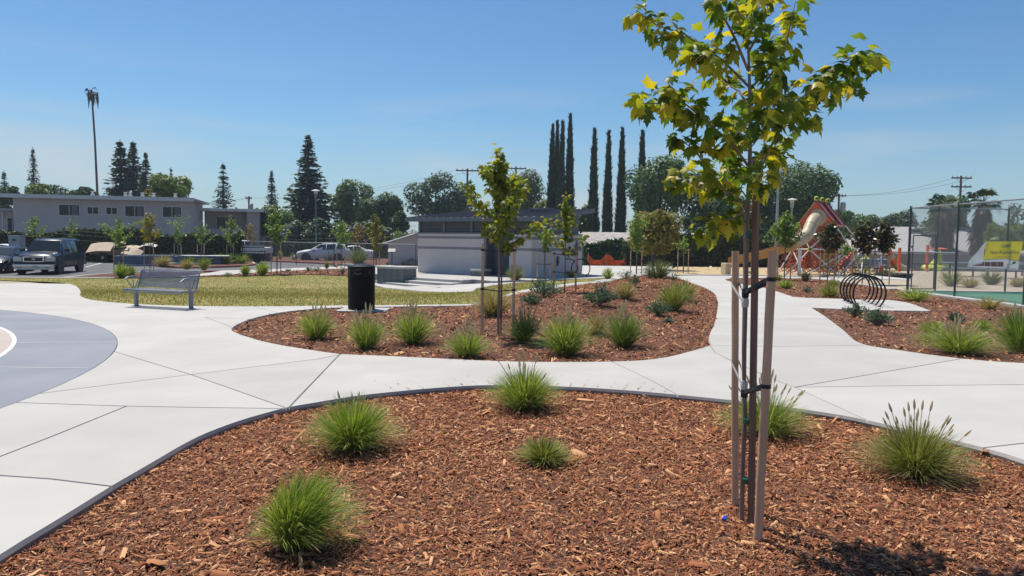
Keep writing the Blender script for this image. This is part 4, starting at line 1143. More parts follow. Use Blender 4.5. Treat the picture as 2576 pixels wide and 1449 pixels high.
MT['redwood'] = leafmat('redwood_needle', [(0.043, 0.076, 0.059), (0.070, 0.125, 0.090), (0.119, 0.184, 0.130)], 0.12, rough=0.7)
MT['cypress'] = leafmat('cypress_needle', [(0.020, 0.039, 0.024), (0.035, 0.062, 0.035), (0.059, 0.092, 0.051)], 0.08, rough=0.8)
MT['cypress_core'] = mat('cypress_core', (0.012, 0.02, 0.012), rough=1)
MT['tree_mid'] = leafmat('tree_mid', [(0.062, 0.115, 0.041), (0.103, 0.177, 0.059), (0.156, 0.250, 0.084)], 0.3)
MT['tree_dark'] = leafmat('tree_dark', [(0.035, 0.070, 0.031), (0.061, 0.114, 0.043), (0.098, 0.164, 0.061)], 0.25)
MT['tree_blue'] = leafmat('tree_blue', [(0.060, 0.098, 0.063), (0.090, 0.143, 0.086), (0.135, 0.187, 0.113)], 0.25, tint=(1.1, 1.2, .7))
MT['tree_light'] = leafmat('tree_light', [(0.091, 0.143, 0.033), (0.143, 0.208, 0.046), (0.195, 0.260, 0.065)], 0.35)
MT['tree_gold'] = leafmat('tree_gold', [(0.125, 0.150, 0.025), (0.225, 0.213, 0.037), (0.300, 0.213, 0.044), (0.175, 0.200, 0.037)], 0.35)
MT['tree_olive'] = leafmat('tree_olive', [(0.055, 0.078, 0.023), (0.094, 0.125, 0.035), (0.156, 0.156, 0.047)], 0.25)
MT['ivy'] = leafmat('ivy_leaf', [(0.022, 0.037, 0.015), (0.039, 0.062, 0.024), (0.066, 0.094, 0.033), (0.099, 0.110, 0.050)], 0.2)

redwood(82, 369, 46, 115, 'lone narrow redwood rising past the end of the apartment roof', levels=34)
redwood(302, 350, 96, 104, 'tallest redwood of the clump behind the apartment roof')
redwood(334, 354, 84, 106, 'redwood in the middle of the clump behind the apartment roof')
redwood(366, 383, 62, 103, 'shortest redwood of the clump behind the apartment roof')
redwood(561, 408, 60, 108, 'gappy narrow redwood behind the recessed balcony block', levels=24)
redwood(683, 428, 44, 118, 'small redwood peeking over the green trees by the utility pole')
redwood(775, 339, 108, 96, 'large broad redwood behind the white oleanders', levels=36)
redwood(848, 470, 24, 130, 'small distant conifer beside the broad redwood', levels=22)
redwood(10, 428, 50, 120, 'pale conifer at the far end of the tree line by the neighbouring block', levels=24)
redwood(430, 420, 18, 112, 'conifer tip rising behind the yellow-green tree', levels=20)
broadleaf(430, 432, 520, 130, 86, 'round yellow-green tree behind the apartment roof', 'tree_light', n=4200)
broadleaf(388, 474, 515, 52, 84, 'golden-green bush top at the foot of the redwood clump', 'tree_gold', n=1500)
broadleaf(150, 464, 505, 64, 92, 'sparse pale tree behind the apartment roof', 'tree_blue', n=500)
broadleaf(90, 458, 510, 64, 86, 'light green tree top over the apartment roof', 'tree_light', n=1900)
broadleaf(215, 470, 505, 68, 88, 'dark green tree top beside the tall palm trunk', 'tree_dark', n=1900)
broadleaf(22, 468, 520, 66, 90, 'dark rounded tree over the neighbouring block', 'tree_dark', n=2000)
broadleaf(690, 505, 600, 120, 86, 'fresh green tree behind the small gable house', 'tree_mid', n=3600)
broadleaf(892, 436, 570, 124, 102, 'tall airy green tree behind the oleanders', 'tree_mid', n=4600)
broadleaf(950, 484, 600, 140, 92, 'dense dark green tree behind the oleanders', 'tree_dark', n=4600)
broadleaf(1005, 528, 600, 54, 84, 'small dark tree beside the washroom roof', 'tree_dark', n=1600)
broadleaf(1112, 428, 570, 190, 100, 'broad blue-green tree behind the washroom roof', 'tree_blue', n=5600)
broadleaf(1300, 418, 560, 150, 106, 'dark olive tree with a rounded top behind the utility poles', 'tree_olive', n=4600)
broadleaf(1372, 498, 570, 70, 100, 'light green tree between the olive tree and the cypresses', 'tree_light', n=1800)
broadleaf(1476, 505, 600, 60, 96, 'green bush behind the washroom roof corner', 'tree_mid', n=1800)
broadleaf(1655, 366, 600, 176, 84, 'tall leafy tree behind the cypress row', 'tree_mid', n=6500)
broadleaf(1775, 430, 610, 180, 80, 'large dark tree behind the low house', 'tree_dark', n=6500)
broadleaf(1895, 470, 615, 130, 84, 'dark tree behind the lamp post', 'tree_dark', n=4200)
broadleaf(1870, 545, 655, 120, 72, 'dark bushy understory tree behind the slide chute', 'tree_dark', n=3000)
broadleaf(2060, 560, 655, 130, 76, 'dark bushy understory tree behind the rope tower', 'tree_dark', n=3000)
broadleaf(1770, 560, 650, 120, 74, 'dark bushy understory tree behind the low house', 'tree_dark', n=3000)
broadleaf(2012, 388, 590, 196, 88, 'big rounded tree behind the rope tower', 'tree_mid', n=7500).children[0].data.materials[0] = leafmat('tree_deep', [(0.043, 0.092, 0.035), (0.083, 0.149, 0.053), (0.131, 0.218, 0.074)], 0.28)
broadleaf(2115, 520, 600, 90, 100, 'mid-green tree beside the transformer pole', 'tree_mid', n=2000)
broadleaf(2175, 536, 600, 84, 118, 'small rounded tree behind the magnolias', 'tree_mid', n=1600)
broadleaf(2258, 526, 600, 100, 125, 'dark tree beside the court fence corner post', 'tree_dark', n=2600)
broadleaf(2376, 478, 640, 116, 72, 'dark green tree behind the court gate, around the utility pole', 'tree_dark', n=4200)
broadleaf(2535, 556, 640, 110, 58, 'yellow-green shrub tree behind the banner', 'tree_light', n=2600)
broadleaf(2330, 560, 640, 90, 70, 'grey-green bushy tree behind the gate', 'tree_blue', n=2200)
broadleaf(2560, 500, 620, 60, 80, 'thin pale tree beyond the banner', 'tree_blue', n=420)
broadleaf(1642, 520, 652, 146, 46, 'round golden-green tree on the rear plaza', 'tree_gold', n=5600, leaf=0.15, ground=-0.02, lobes=26)
broadleaf(1960, 560, 650, 70, 54, 'bright bushy tree behind the second lamp', 'tree_light', n=1700)
for i, (x, tp_, w_) in enumerate(((735, 552, 66), (795, 548, 80), (860, 556, 76), (912, 552, 76), (962, 566, 64), (1010, 580, 60))):
    broadleaf(x, tp_, 622, w_, 80 - i * 0.6, ('oleander with white blossom beside the small gable house', 'oleander with fewer, pinkish-white blossoms behind the leafy lawn sapling', 'white-flowering oleander directly behind the lamp post', 'white-flowering oleander behind the white crossover', 'white-flowering oleander behind the half-hidden white car', 'white-flowering oleander closest to the grey garage')[i], 'tree_dark', n=1900, trunk=False, name='oleander', cat='shrub', group='oleanders behind the white car', ground=-0.9, blossoms=900 if i != 1 else 500)
for i, (x, tp_, bt, w_, Y_) in enumerate(((1391, 318, 590, 22, 92), (1403, 308, 590, 22, 96), (1416, 310, 590, 25, 90), (1435, 292, 590, 30, 93), (1496, 329, 590, 28, 88), (1532, 335, 590, 26, 87), (1566, 326, 590, 28, 86), (1617, 333, 590, 30, 85))):
    lb = ['slimmest cypress at the outer end of the tight clump of four', 'second cypress of the tight clump of four', 'third cypress of the tight clump of four', 'tallest cypress, broadest of the tight clump of four', 'first of the spaced cypresses after the clump of four', 'second of the spaced cypresses, slightly the shortest', 'third of the spaced cypresses, before the leafy tree', 'last cypress standing in front of the tall leafy tree'][i]
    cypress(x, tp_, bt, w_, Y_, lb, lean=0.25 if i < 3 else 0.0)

def fan_palm(xc, top_y, ground_y, Y, label, crown_px, skirt=False, dead=False, lean=0.0):
    p = at(xc, top_y, Y); base = Vector((p.x - lean, Y, float(H(p.x, Y)) - 0.55)); ht = p.z - base.z
    rng = np.random.default_rng(int(xc)); R_ = crown_px * Y / FPX / 2
    t = thing('fan_palm', label, 'palm', base)
    mb = MB(); mb.tube([(0, 0, 0), (lean * .2, 0, ht * .35), (lean * .5, 0, ht * .7), (lean, 0, ht)], [.19, .15, .125, .11] if dead else [.34, .27, .22, .2], 9); mb.build('trunk', MT['palm_trunk'], t, smooth=True)
    mts = MT['frond_dead'] if dead else MT['frond']
    def frond(a, el, L_, m_, z=ht, nl=14):
        mb = MB(); d = Vector((math.cos(a) * math.cos(el), math.sin(a) * math.cos(el), math.sin(el)))
        s = Vector((-math.sin(a), math.cos(a), 0)); c0 = Vector((lean, 0, z)); stem = c0 + d * L_ * .45
        mb.tube([c0, c0 + d * L_ * .25 + Vector((0, 0, .05 * L_)), stem], [.03, .025, .02], 4)
        for i in range(nl):
            b = (i / (nl - 1) - .5) * 2.4
            e = (d * math.cos(b) + s * math.sin(b)).normalized() * L_ * .55 * rng.uniform(.85, 1.05)
            tip = stem + e + Vector((0, 0, -L_ * (.18 if not dead else .4))); mid = stem + e * .6
            w_ = s * .03 * L_ * math.cos(b) + d * .03 * L_ * abs(math.sin(b)) + Vector((0, 0, .02))
            mb.quad(stem, mid - w_, tip, mid + w_)
        mb.build('frond', m_, t)
    nf = 13 if dead else 22
    for i in range(nf):
        if dead: frond(i * 2.4, rng.uniform(-1.2, .9), R_ * rng.uniform(.5, 1.15), mts, z=ht - rng.uniform(0, .7))
        else: frond(i * 2.4, rng.uniform(-.5, 1.2), R_ * rng.uniform(.8, 1.1), mts)
    if dead:
        mb = MB()
        for i in range(6):
            a = i * 2.4; r_ = rng.uniform(.2, R_ * .75); L_ = R_ * rng.uniform(.8, 2.1); z = ht - rng.uniform(.1, .5)
            c = Vector((math.cos(a) * r_ + lean, math.sin(a) * r_, z)); mb.tube([(lean, 0, z + .1), c, c - Vector((0, 0, L_ * .5)), c - Vector((0, 0, L_))], [.03, .08, .13, .03], 5)
        mb.build('dead_skirt', mts, t)
    if skirt:
        n = 1500; f_ = rng.uniform(0, 1, n); a = rng.uniform(0, 6.283, n); rr = (.35 + .75 * np.sin(np.pi * np.clip(f_ * .8 + .15, 0, 1))) * R_ * .36
        pos = np.column_stack([np.cos(a) * rr + lean, np.sin(a) * rr, ht * (.32 + .66 * f_)])
        d = np.column_stack([np.cos(a) * .25, np.sin(a) * .25, -np.ones(n)]) + rng.normal(0, .2, (n, 3))
        v, f = scatter(TRI_V * np.array([.3, 1, 1]), TRI_F, pos, basis(d, np.column_stack([np.cos(a), np.sin(a), np.zeros(n)])), rng.uniform(.5, 1.1, n))
        np_obj('dead_skirt', v, f, MT['frond_dead'], t)['kind'] = 'stuff'
    return t
MT['palm_trunk'] = mat('palm_trunk', (0.17, 0.13, 0.11), (0.10, 0.08, 0.07), rough=.9, scale=3, bump=.5)
MT['frond'] = mat('palm_frond', (0.07, 0.11, 0.035), (0.045, 0.075, 0.02), rough=.6)
MT['frond_dead'] = leafmat('palm_frond_dead', [(0.035, 0.025, 0.02), (0.08, 0.055, 0.04), (0.16, 0.115, 0.08)], .15)
fan_palm(230, 226, 0, 100, 'very tall bare palm with a dead drooping crown behind the apartment', 46, dead=True, lean=-0.6)
fan_palm(2375, 522, 0, 66, 'fan palm with a shaggy brown skirt behind the court gate', 100, skirt=True)
fan_palm(2474, 512, 0, 62, 'fan palm with a shaggy brown skirt beside the banner', 105, skirt=True)

# ivy hedge on the fence behind the car park, clipped hedge behind the play area
def hedge(name, A, B_, h, th, n, label, mt='ivy', ground=-0.5, wob=0.15, leaf=.26, cat='hedge'):
    A, B_ = Vector(A), Vector(B_); L_ = (B_ - A).length; u = (B_ - A).normalized(); w = Vector((-u.y, u.x, 0)); rng = np.random.default_rng(int(abs(A.x) * 10))
    t = thing(name, label, cat, (A + B_) / 2 + Vector((0, 0, ground)), math.atan2(u.y, u.x))
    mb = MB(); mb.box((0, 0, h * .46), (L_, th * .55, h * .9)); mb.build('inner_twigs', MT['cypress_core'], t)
    x = rng.uniform(-L_ / 2, L_ / 2, n); hz = h * (1 + wob * np.sin(x * 1.3) * .4 + wob * np.sin(x * .47 + 2) * .6)
    top = rng.random(n) < .3
    z = np.where(top, hz + rng.normal(0, .08, n), hz * rng.uniform(0.02, 1, n)); y = np.where(top, rng.uniform(-th / 2, th / 2, n), rng.choice([-1, -1, -1, 1], n) * th / 2 * rng.uniform(.75, 1.1, n))
    nr = np.where(top[:, None], np.array([[0, 0, 1.]]), np.column_stack([np.zeros(n), np.sign(y), np.full(n, .35)])) + rng.normal(0, .5, (n, 3))
    v, f = scatter(QUAD_V, QUAD_F, np.column_stack([x, y, z]), basis(np.cross(nr, rng.normal(size=(n, 3))), nr), rng.uniform(.6, 1.2, n) * leaf)
    np_obj('foliage', v, f, MT[mt], t)['kind'] = 'stuff'
    return t
pA, pB = at(-60, 640, 58), at(590, 645, 60)
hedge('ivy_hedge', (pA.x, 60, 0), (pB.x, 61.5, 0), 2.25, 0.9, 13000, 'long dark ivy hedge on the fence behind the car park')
pA, pB = at(1585, 660, 51), at(2075, 660, 51)
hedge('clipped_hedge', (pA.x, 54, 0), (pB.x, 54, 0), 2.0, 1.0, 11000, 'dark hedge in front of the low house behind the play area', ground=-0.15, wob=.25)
pA, pB = at(1480, 655, 54), at(1590, 655, 54)
hedge('clipped_hedge', (pA.x, 57, 0), (pB.x, 57, 0), 1.5, 0.7, 1500, 'patchy low hedge behind the orange netting', ground=-0.3, wob=.4, mt='tree_dark')
pA, pB = at(700, 640, 84), at(1040, 640, 80)
hedge('dark_hedge', (pA.x, 85, 0), (pB.x, 82, 0), 2.6, 1.5, 6000, 'dark hedge at the foot of the oleanders', ground=-0.9, mt='tree_dark')
# ================================================================== car park, kerbs and rear beds
ZP = -0.45
PK = lambda x, y: np.asarray(x) * 0 + ZP
ZB = lambda x, y: np.asarray(x) * 0 - 0.33
asph = gp([(-900, 690), (-160, 694), (100, 696.5), (160, 697), (230, 690), (300, 685), (420, 682.5), (511, 681.5), (560, 680), (678, 677), (771, 672.5), (867, 670.5), (960, 668), (1046, 662)], PK) + [(-6.0, 55), (-6.0, 100), (-110, 100)]
sheet('parking_asphalt', asph, MT['asphalt'], hf=PK, step=6)
def kerb(name, pts, m, w=0.16, top=-0.31, low=-0.5, label=None):
    P = [Vector((p[0], p[1])) for p in pts]; vs, fs = [], []
    for i, p in enumerate(P):
        t = (P[min(i + 1, len(P) - 1)] - P[max(i - 1, 0)]).normalized(); n_ = Vector((-t.y, t.x)) * w / 2
        tp = top(p.x, p.y) if callable(top) else top
        for s_, z in ((1, low), (1, tp - .015), (.82, tp), (-.82, tp), (-1, tp - .015), (-1, low)):
            q = p + n_ * s_; vs.append((q.x, q.y, z))
    for i in range(len(P) - 1):
        for j in range(5): fs.append((i * 6 + j, i * 6 + j + 1, i * 6 + 7 + j, i * 6 + 6 + j))
    mb = MB(); mb.add(vs, fs); o = mb.build(name, m); o['kind'] = 'structure'; return o
def zk(lst): return catmull(gp(lst, ZB), step=0.6)
bed1 = gp([(165, 698.5), (230, 692), (300, 687.5), (420, 685), (511, 684), (528, 686.5), (505, 694), (420, 698), (330, 699)], ZB)
bed2 = gp([(505, 697), (663, 692.5), (787, 690.5), (867, 693), (905, 711), (940, 700), (930, 688), (867, 676.5), (768, 680.5), (678, 685), (608, 689.5), (509, 695)], ZB)
bed3 = gp([(470, 645), (580, 650), (684, 655), (789, 659.5), (867, 664), (960, 668), (1046, 662), (1046, 650), (900, 648), (700, 646), (560, 642)], ZB)
med = catmull(gp([(395, 667), (470, 670.5), (521, 669.5), (608, 666.5), (638, 663), (630, 659), (590, 655.5), (500, 654), (400, 656.5)], ZB), closed=True, step=.6)
walk = gp([(450, 697), (509, 694.5), (608, 689), (678, 684.5), (768, 680), (867, 676), (990, 672), (990, 667), (867, 671), (771, 673.5), (678, 678), (560, 681), (528, 686.5)], ZB)
for nm, pl in (('rear_planting_strip', bed1), ('lawn_edge_bed', bed2), ('roadside_bed', bed3), ('median_bed', med)):
    sheet(nm, pl, MT['mulch_bed'], hf=ZB, dz=0.012, step=2.5, skirt=.2)
sheet('rear_walk', walk, MT['concrete'], hf=ZB, dz=0.02, step=3, skirt=.2)
kerb('lawn_kerb', zk([(-160, 695), (0, 697.8), (110, 698.8), (160, 699), (230, 699.3), (290, 699.3)]), MT['concrete'], w=.3, top=-.30)
kerb('parking_kerb', zk([(160, 698.3), (230, 691), (300, 686.5), (420, 683.6), (511, 682.6)]), MT['concrete'])
kerb('red_kerb', zk([(511, 682), (545, 681), (558, 681.5)]), MT['paint_red'])
kerb('red_kerb', zk([(575, 649.8), (640, 652.5), (684, 655), (789, 659.6), (867, 664)]), MT['paint_red'], w=.22)
kerb('concrete_kerb', zk([(430, 646), (520, 648), (575, 649.8)]), MT['concrete'], w=.22)
kerb('concrete_kerb', zk([(867, 664), (960, 668), (1046, 662)]), MT['concrete'], w=.4)
kerb('red_kerb', zk([(440, 670.3), (470, 671.2), (521, 670.2), (608, 667.2), (641, 663.2)]), MT['paint_red'])
kerb('concrete_kerb', zk([(641, 663.2), (632, 659), (590, 655), (500, 653.4), (395, 656)]), MT['concrete'])
for a, b in (((215, 672), (262, 660)), ((330, 688), (380, 682.5)), ((225, 663), (300, 660)), ((60, 690), (20, 672))):
    p, q = g(*a, PK), g(*b, PK); d = (q - p).normalized(); n_ = Vector((-d.y, d.x, 0)) * .05; mb = MB(); up_ = Vector((0, 0, .004))
    mb.quad(p - n_ + up_, q - n_ + up_, q + n_ + up_, p + n_ + up_); tag(mb.build('parking_line', MT['paint_white']), kind='structure')
tag(chips('wood_chips', bed2, 4000, lambda x, y: ZB(x, y) + .012, 0.09, r3, flat=True), 'brown wood chips in the bed along the lawn', 'mulch')

ZBf = lambda x, y: np.asarray(x) * 0 - 0.318
for px, py, w, h, c, lb in ((306, 699, 34, 36, 'grass_green', 'bright green tuft just behind the bench arm'), (327, 697, 28, 29, 'grass_olive', 'olive tuft beside the bright one behind the bench'), (617, 694, 26, 30, 'grass_green', 'rounded green tuft at the back edge of the lawn'),
                            (660, 692.5, 40, 38, 'grass_green', 'largest green tuft at the back edge of the lawn'), (822, 676, 15, 19, 'grass_olive', 'small olive tuft beside the rear walk'), (903, 668, 58, 52, 'grass_greygreen', 'tall feathery grass behind the trash can'),
                            (470, 678, 34, 26, 'grass_tan', 'tan tuft at the near end of the median'), (410, 672, 44, 30, 'grass_tan', 'dry golden tuft at the edge of the median'), (513, 680, 30, 32, 'grass_olive', 'brownish tuft behind the bench backrest')):
    grass(px, py, w, h, lb, c, n=260, hf=ZBf, name='grass_tuft')
rq = random.Random(4)
for i, (px, py) in enumerate([(430, 664), (452, 661), (475, 665), (498, 662), (520, 665), (545, 661), (565, 664), (588, 662), (608, 663), (538, 657), (480, 657), (575, 658), (440, 657)]):
    grass(px, py, 46, 19 + rq.random() * 8, 'low green grass clump crowding the kerbed median', 'grass_green', n=150, hf=ZBf, group='grasses crowding the median', name='grass_tuft', mixdead=.2)
for i, (px, py, w, h) in enumerate([(605, 650, 20, 12), (640, 648, 18, 16), (705, 651, 14, 24), (738, 652, 20, 18), (800, 654, 16, 22), (828, 655, 26, 26), (760, 650, 24, 14), (560, 648, 26, 16)]):
    grass(px, py, w, h, 'small tuft in the bed behind the red kerb', 'grass_olive' if i % 2 else 'grass_green', n=90, hf=ZBf, group='tufts behind the red kerb', name='grass_tuft')
for px, py, w, h, fl, lb in ((574, 697, 26, 12, 14, 'small white-flowering bush at the lawn edge beside the bench'), (776, 683, 20, 14, 26, 'white-flowering bush at the lawn edge behind the trash can'), (797, 683, 26, 13, 22, 'low white-flowering bush beside another at the lawn edge'),
                              (862, 690, 24, 20, 30, 'white-flowering bush tucked against the trash can'), (725, 683, 22, 7, 0, 'flat dark creeping plant on the strip bed'), (740, 654, 20, 10, 18, 'white-flowering bush in the bed by the lamp'), (830, 655, 24, 8, 14, 'white-flowering bush under the white car rear wheel'),
                              (660, 652, 20, 8, 12, 'white-flowering bush behind the red kerb'), (845, 672, 22, 10, 4, 'leafy rose bush by the rear walk'), (1000, 657, 30, 12, 16, 'white-flowering bush near the boulder')):
    shrub(px, py, w, h, lb, 'fresh', n=170, flowers=fl, hf=ZBf, name='rose_bush')

# boulder by the washroom
mb = MB(); bb = g(1037, 667, ZB); rr = random.Random(9)
mb.lathe([(0.15, -.1), (0.55, 0.0), (0.62, .18), (0.45, .34), (0.12, .42)], 9)
mb.v = [(x * 1.3 * rr.uniform(.85, 1.15), y * rr.uniform(.85, 1.15), z * rr.uniform(.8, 1.2)) for x, y, z in mb.v]
tag(mb.build('boulder', mat('boulder', (0.26, 0.21, 0.17), (0.17, 0.14, 0.115), scale=4, bump=.6), loc=bb), 'brown boulder beside the washroom corner', 'rock')

# ================================================================== washroom building on its raised apron
MT['stucco'] = mat('stucco', (0.58, 0.52, 0.515), (0.55, 0.495, 0.49), rough=.9, scale=2, bump=.25, bscale=90)
MT['stucco_band'] = mat('stucco_band', (0.25, 0.245, 0.26), (0.22, 0.215, 0.23), rough=.9, scale=5, bump=.2)
MT['slate_paint'] = mat('slate_paint', (0.13, 0.155, 0.19), (0.115, 0.135, 0.17), rough=.6, scale=3)
MT['louvre'] = mat('louvre_metal', (0.10, 0.11, 0.135), (0.085, 0.095, 0.115), rough=.5, scale=6)
MT['roof_metal'] = mat('roof_metal', (0.115, 0.105, 0.115), (0.095, 0.085, 0.095), rough=.6, scale=2, metal=.0)
apron = gp([(938, 690), (1017, 694), (1190, 703), (1240, 706), (1330, 705.5), (1480, 700.5), (1545, 698.5)]) + [(6.3, 29.2), (6.3, 47), (-9, 47)]
apron = [(-6.9, 36.2)] + gp([(1017, 694), (1190, 703), (1240, 707), (1330, 705.3), (1480, 700.5), (1545, 698.8)], lambda x, y: np.asarray(x) * 0) + [(3.7, 34), (3.7, 47), (-8.5, 47)]
APZ = lambda x, y: np.asarray(x) * 0
sheet('washroom_apron', apron, MT['concrete'], hf=APZ, dz=0.002, step=3, skirt=.6)
pad = gp([(935, 712), (1017, 700), (1205, 710), (1205, 730), (1130, 734.5), (1050, 731.5), (965, 723.5), (940, 717.5)], ZB)
sheet('step_pad', pad, MT['concrete'], hf=ZB, dz=0.012, step=3, skirt=.1)
# three concrete steps
S0, S1 = g(1000, 693.5, APZ), g(1192, 703, APZ)
su = (S1 - S0).normalized(); sn = Vector((su.y, -su.x, 0))
if sn.y > 0: sn = -sn
Ls = (S1 - S0).length
st = thing('concrete_steps', 'three long pale concrete steps up to the washroom apron', 'steps', S0 + Vector((0, 0, -.33)), math.atan2(su.y, su.x))
for i in range(3):
    k_ = 3 - i; d_ = 0.78 * (i + 1); h_ = 0.33 - 0.11 * i; ext = 0.22 * i
    mb = MB(); n_ = 14; vs, fs = [], []
    for j in range(n_ + 1):
        u_ = -ext - .1 + (Ls + .1 + ext) * j / n_; bow = -0.12 * math.sin(math.pi * j / n_); dj = d_ * (.4 + .6 * j / n_)
        for (yy, zz) in ((0.1, 0), (-dj + bow, 0), (-dj + bow, h_ - .012), (-dj + bow + .012, h_), (0.1, h_)): vs.append((u_, yy, zz - .001 * i))
    for j in range(n_):
        for q in range(4): fs.append((j * 5 + q, j * 5 + q + 1, j * 5 + 6 + q, j * 5 + 5 + q))
    fs += [(0, 1, 2, 3, 4), tuple(n_ * 5 + q for q in (4, 3, 2, 1, 0))]
    mb.add(vs, fs); mb.build('step', MT['concrete'], st)
def blockwall(c, d, rz, label):
    t = thing('block_wall', label, 'wall', c, rz); 
    mb = MB(); mb.box((0, 0, d[2] / 2 - .045), (d[0] - .02, d[1] - .02, d[2] - .09)); mb.build('core', MT['block'], t)
    nxb = max(1, round(d[0] / .4)); nz_ = max(1, round((d[2] - .1) / .2)); bw, bh = d[0] / nxb, (d[2] - .1) / nz_
    m1 = MB(); m1.box((0, 0, 0), (bw - .012, d[1], bh - .012)); me = m1.mesh('block', MT['block'], bevel=.006)
    for j in range(nz_):
        for i in range(nxb): shared('block', me, t, (-d[0] / 2 + bw * (i + .5), 0, bh * (j + .5)))
    mb = MB(); mb.box((0, 0, d[2] - .05), (d[0] + .04, d[1] + .04, .095)); mb.build('capstone', MT['concrete_old'], t, bevel=.012)
cl = g(977, 716, ZB)
blockwall(cl + Vector((0.3, 0.45, 0)), (1.55, 0.9, 0.80), math.atan2(su.y, su.x), 'dark grey block seat wall at the end of the steps behind the trash can')
cr_ = g(1208, 713, ZB)
blockwall(cr_ + Vector((0, .4, 0)), (0.62, 0.8, 0.66), math.atan2(su.y, su.x), 'small dark grey block pillar between steps and washroom door')

Cn = g(1337, 698, APZ); Lc = g(1051, 685, APZ)
fu = (Lc - Cn); LF = fu.length; fu.normalize(); fn = Vector((-fu.y, fu.x, 0))   # fu along the front to the left, inward normal
if fn.y < 0: fn = -fn
LR = 4.7
wr = thing('washroom_building', 'pale stucco washroom block with grey bands and slanting metal roof', 'building', Cn, math.atan2(fu.y, fu.x))
# local frame: +x along the front to the left corner, +y inward  (x axis mirrored, so local y = -rot) 
inv = Matrix.Rotation(-math.atan2(fu.y, fu.x), 3, 'Z'); ysg = 1 if (inv @ fn).y > 0 else -1
def wl_(x, y, z): return (x, y * ysg, z)
def wbox(mb, x0, x1, y0, y1, z0, z1): mb.box(((x0 + x1) / 2, ysg * (y0 + y1) / 2, (z0 + z1) / 2), (abs(x1 - x0), abs(y1 - y0), abs(z1 - z0))); return mb
D0, D1 = 1.25, 2.75          # door bay along the front
WT = 1.98
mb = MB(); wbox(mb, D1, LF, 0, .22, 0, WT); mb.build('wall', MT['stucco'], wr)
mb = MB(); wbox(mb, 0, D0, 0, .22, 0, WT); mb.build('wall', MT['stucco'], wr)
mb = MB(); wbox(mb, 0, .22, .22, LR, 0, WT); mb.build('wall', MT['stucco'], wr)
mb = MB(); wbox(mb, LF - .22, LF, .22, LR, 0, WT); mb.build('wall', MT['stucco'], wr)
mb = MB(); wbox(mb, .22, LF - .22, LR - .22, LR, 0, 3.0); mb.build('wall', MT['stucco'], wr)
mb = MB(); wbox(mb, D0, D1, .9, 1.0, 0, WT + .7); wbox(mb, D0 - .06, D0, .22, 1.0, 0, WT + .3); wbox(mb, D1, D1 + .06, .22, 1.0, 0, WT + .3); mb.build('door_bay', MT['slate_paint'], wr)
for zb_ in (1.28, 1.80):
    mb = MB(); wbox(mb, D1 + .004, LF + .012, -.012, .22, zb_ - .07, zb_ + .05); mb.build('band', MT['stucco_band'], wr)
    mb = MB(); wbox(mb, -.012, D0 - .004, -.012, .2, zb_ - .07, zb_ + .05); mb.build('band', MT['stucco_band'], wr)
    mb = MB(); wbox(mb, -.012, .2, .2, LR, zb_ - .07, zb_ + .05); mb.build('band', MT['stucco_band'], wr)
door = MB(); wbox(door, D0 + .25, D1 - .25, .86, .9, 0.02, 2.1); dd = door.build('door', mat('door_paint', (0.10, 0.13, 0.17), rough=.5), wr)
mb = MB(); wbox(mb, D0 + .33, D0 + .36, .82, .86, .85, 1.15); mb.build('handle', MT['galv'], dd)
# louvred clerestory: horizontal slats between mullions
ZE, ZR = 2.72, 3.30
def roofz(y): return ZE + (ZR - ZE) * (y + .5) / (LR + 1.0)
me_s = None
for (x0, x1, y0, y1) in ((0.1, LF - .1, .1, .14),):
    nsl = 9
    for i in range(nsl):
        z = WT + .06 + (2.66 - WT - .06) * i / nsl
        mb = MB(); wbox(mb, x0, x1, y0, y1, z, z + .05); mb.build('louvre_slat', MT['louvre'], wr)
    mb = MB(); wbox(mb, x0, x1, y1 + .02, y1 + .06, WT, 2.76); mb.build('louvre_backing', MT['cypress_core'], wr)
mb = MB(); mb.add([wl_(.1, .14, WT), wl_(.1, LR - .2, WT), wl_(.1, LR - .2, roofz(LR) - .12), wl_(.1, .14, roofz(0) - .1), wl_(.14, .14, WT), wl_(.14, LR - .2, WT), wl_(.14, LR - .2, roofz(LR) - .12), wl_(.14, .14, roofz(0) - .1)], [(0, 1, 2, 3), (4, 5, 6, 7), (0, 1, 5, 4), (1, 2, 6, 5), (2, 3, 7, 6), (3, 0, 4, 7)])
mb.build('side_louvre', MT['louvre'], wr)
for x in (0.0, LF * .25, LF * .5, LF * .75, LF - .12):
    mb = MB(); wbox(mb, x + .001, x + .12, .03, .15, WT, 2.73); mb.build('mullion', MT['slate_paint'], wr)
mb = MB(); wbox(mb, -.03, LF + .03, -.03, .25, WT - .01, WT + .06); wbox(mb, -.03, .25, .25, LR, WT - .01, WT + .06); mb.build('ledge', MT['slate_paint'], wr)
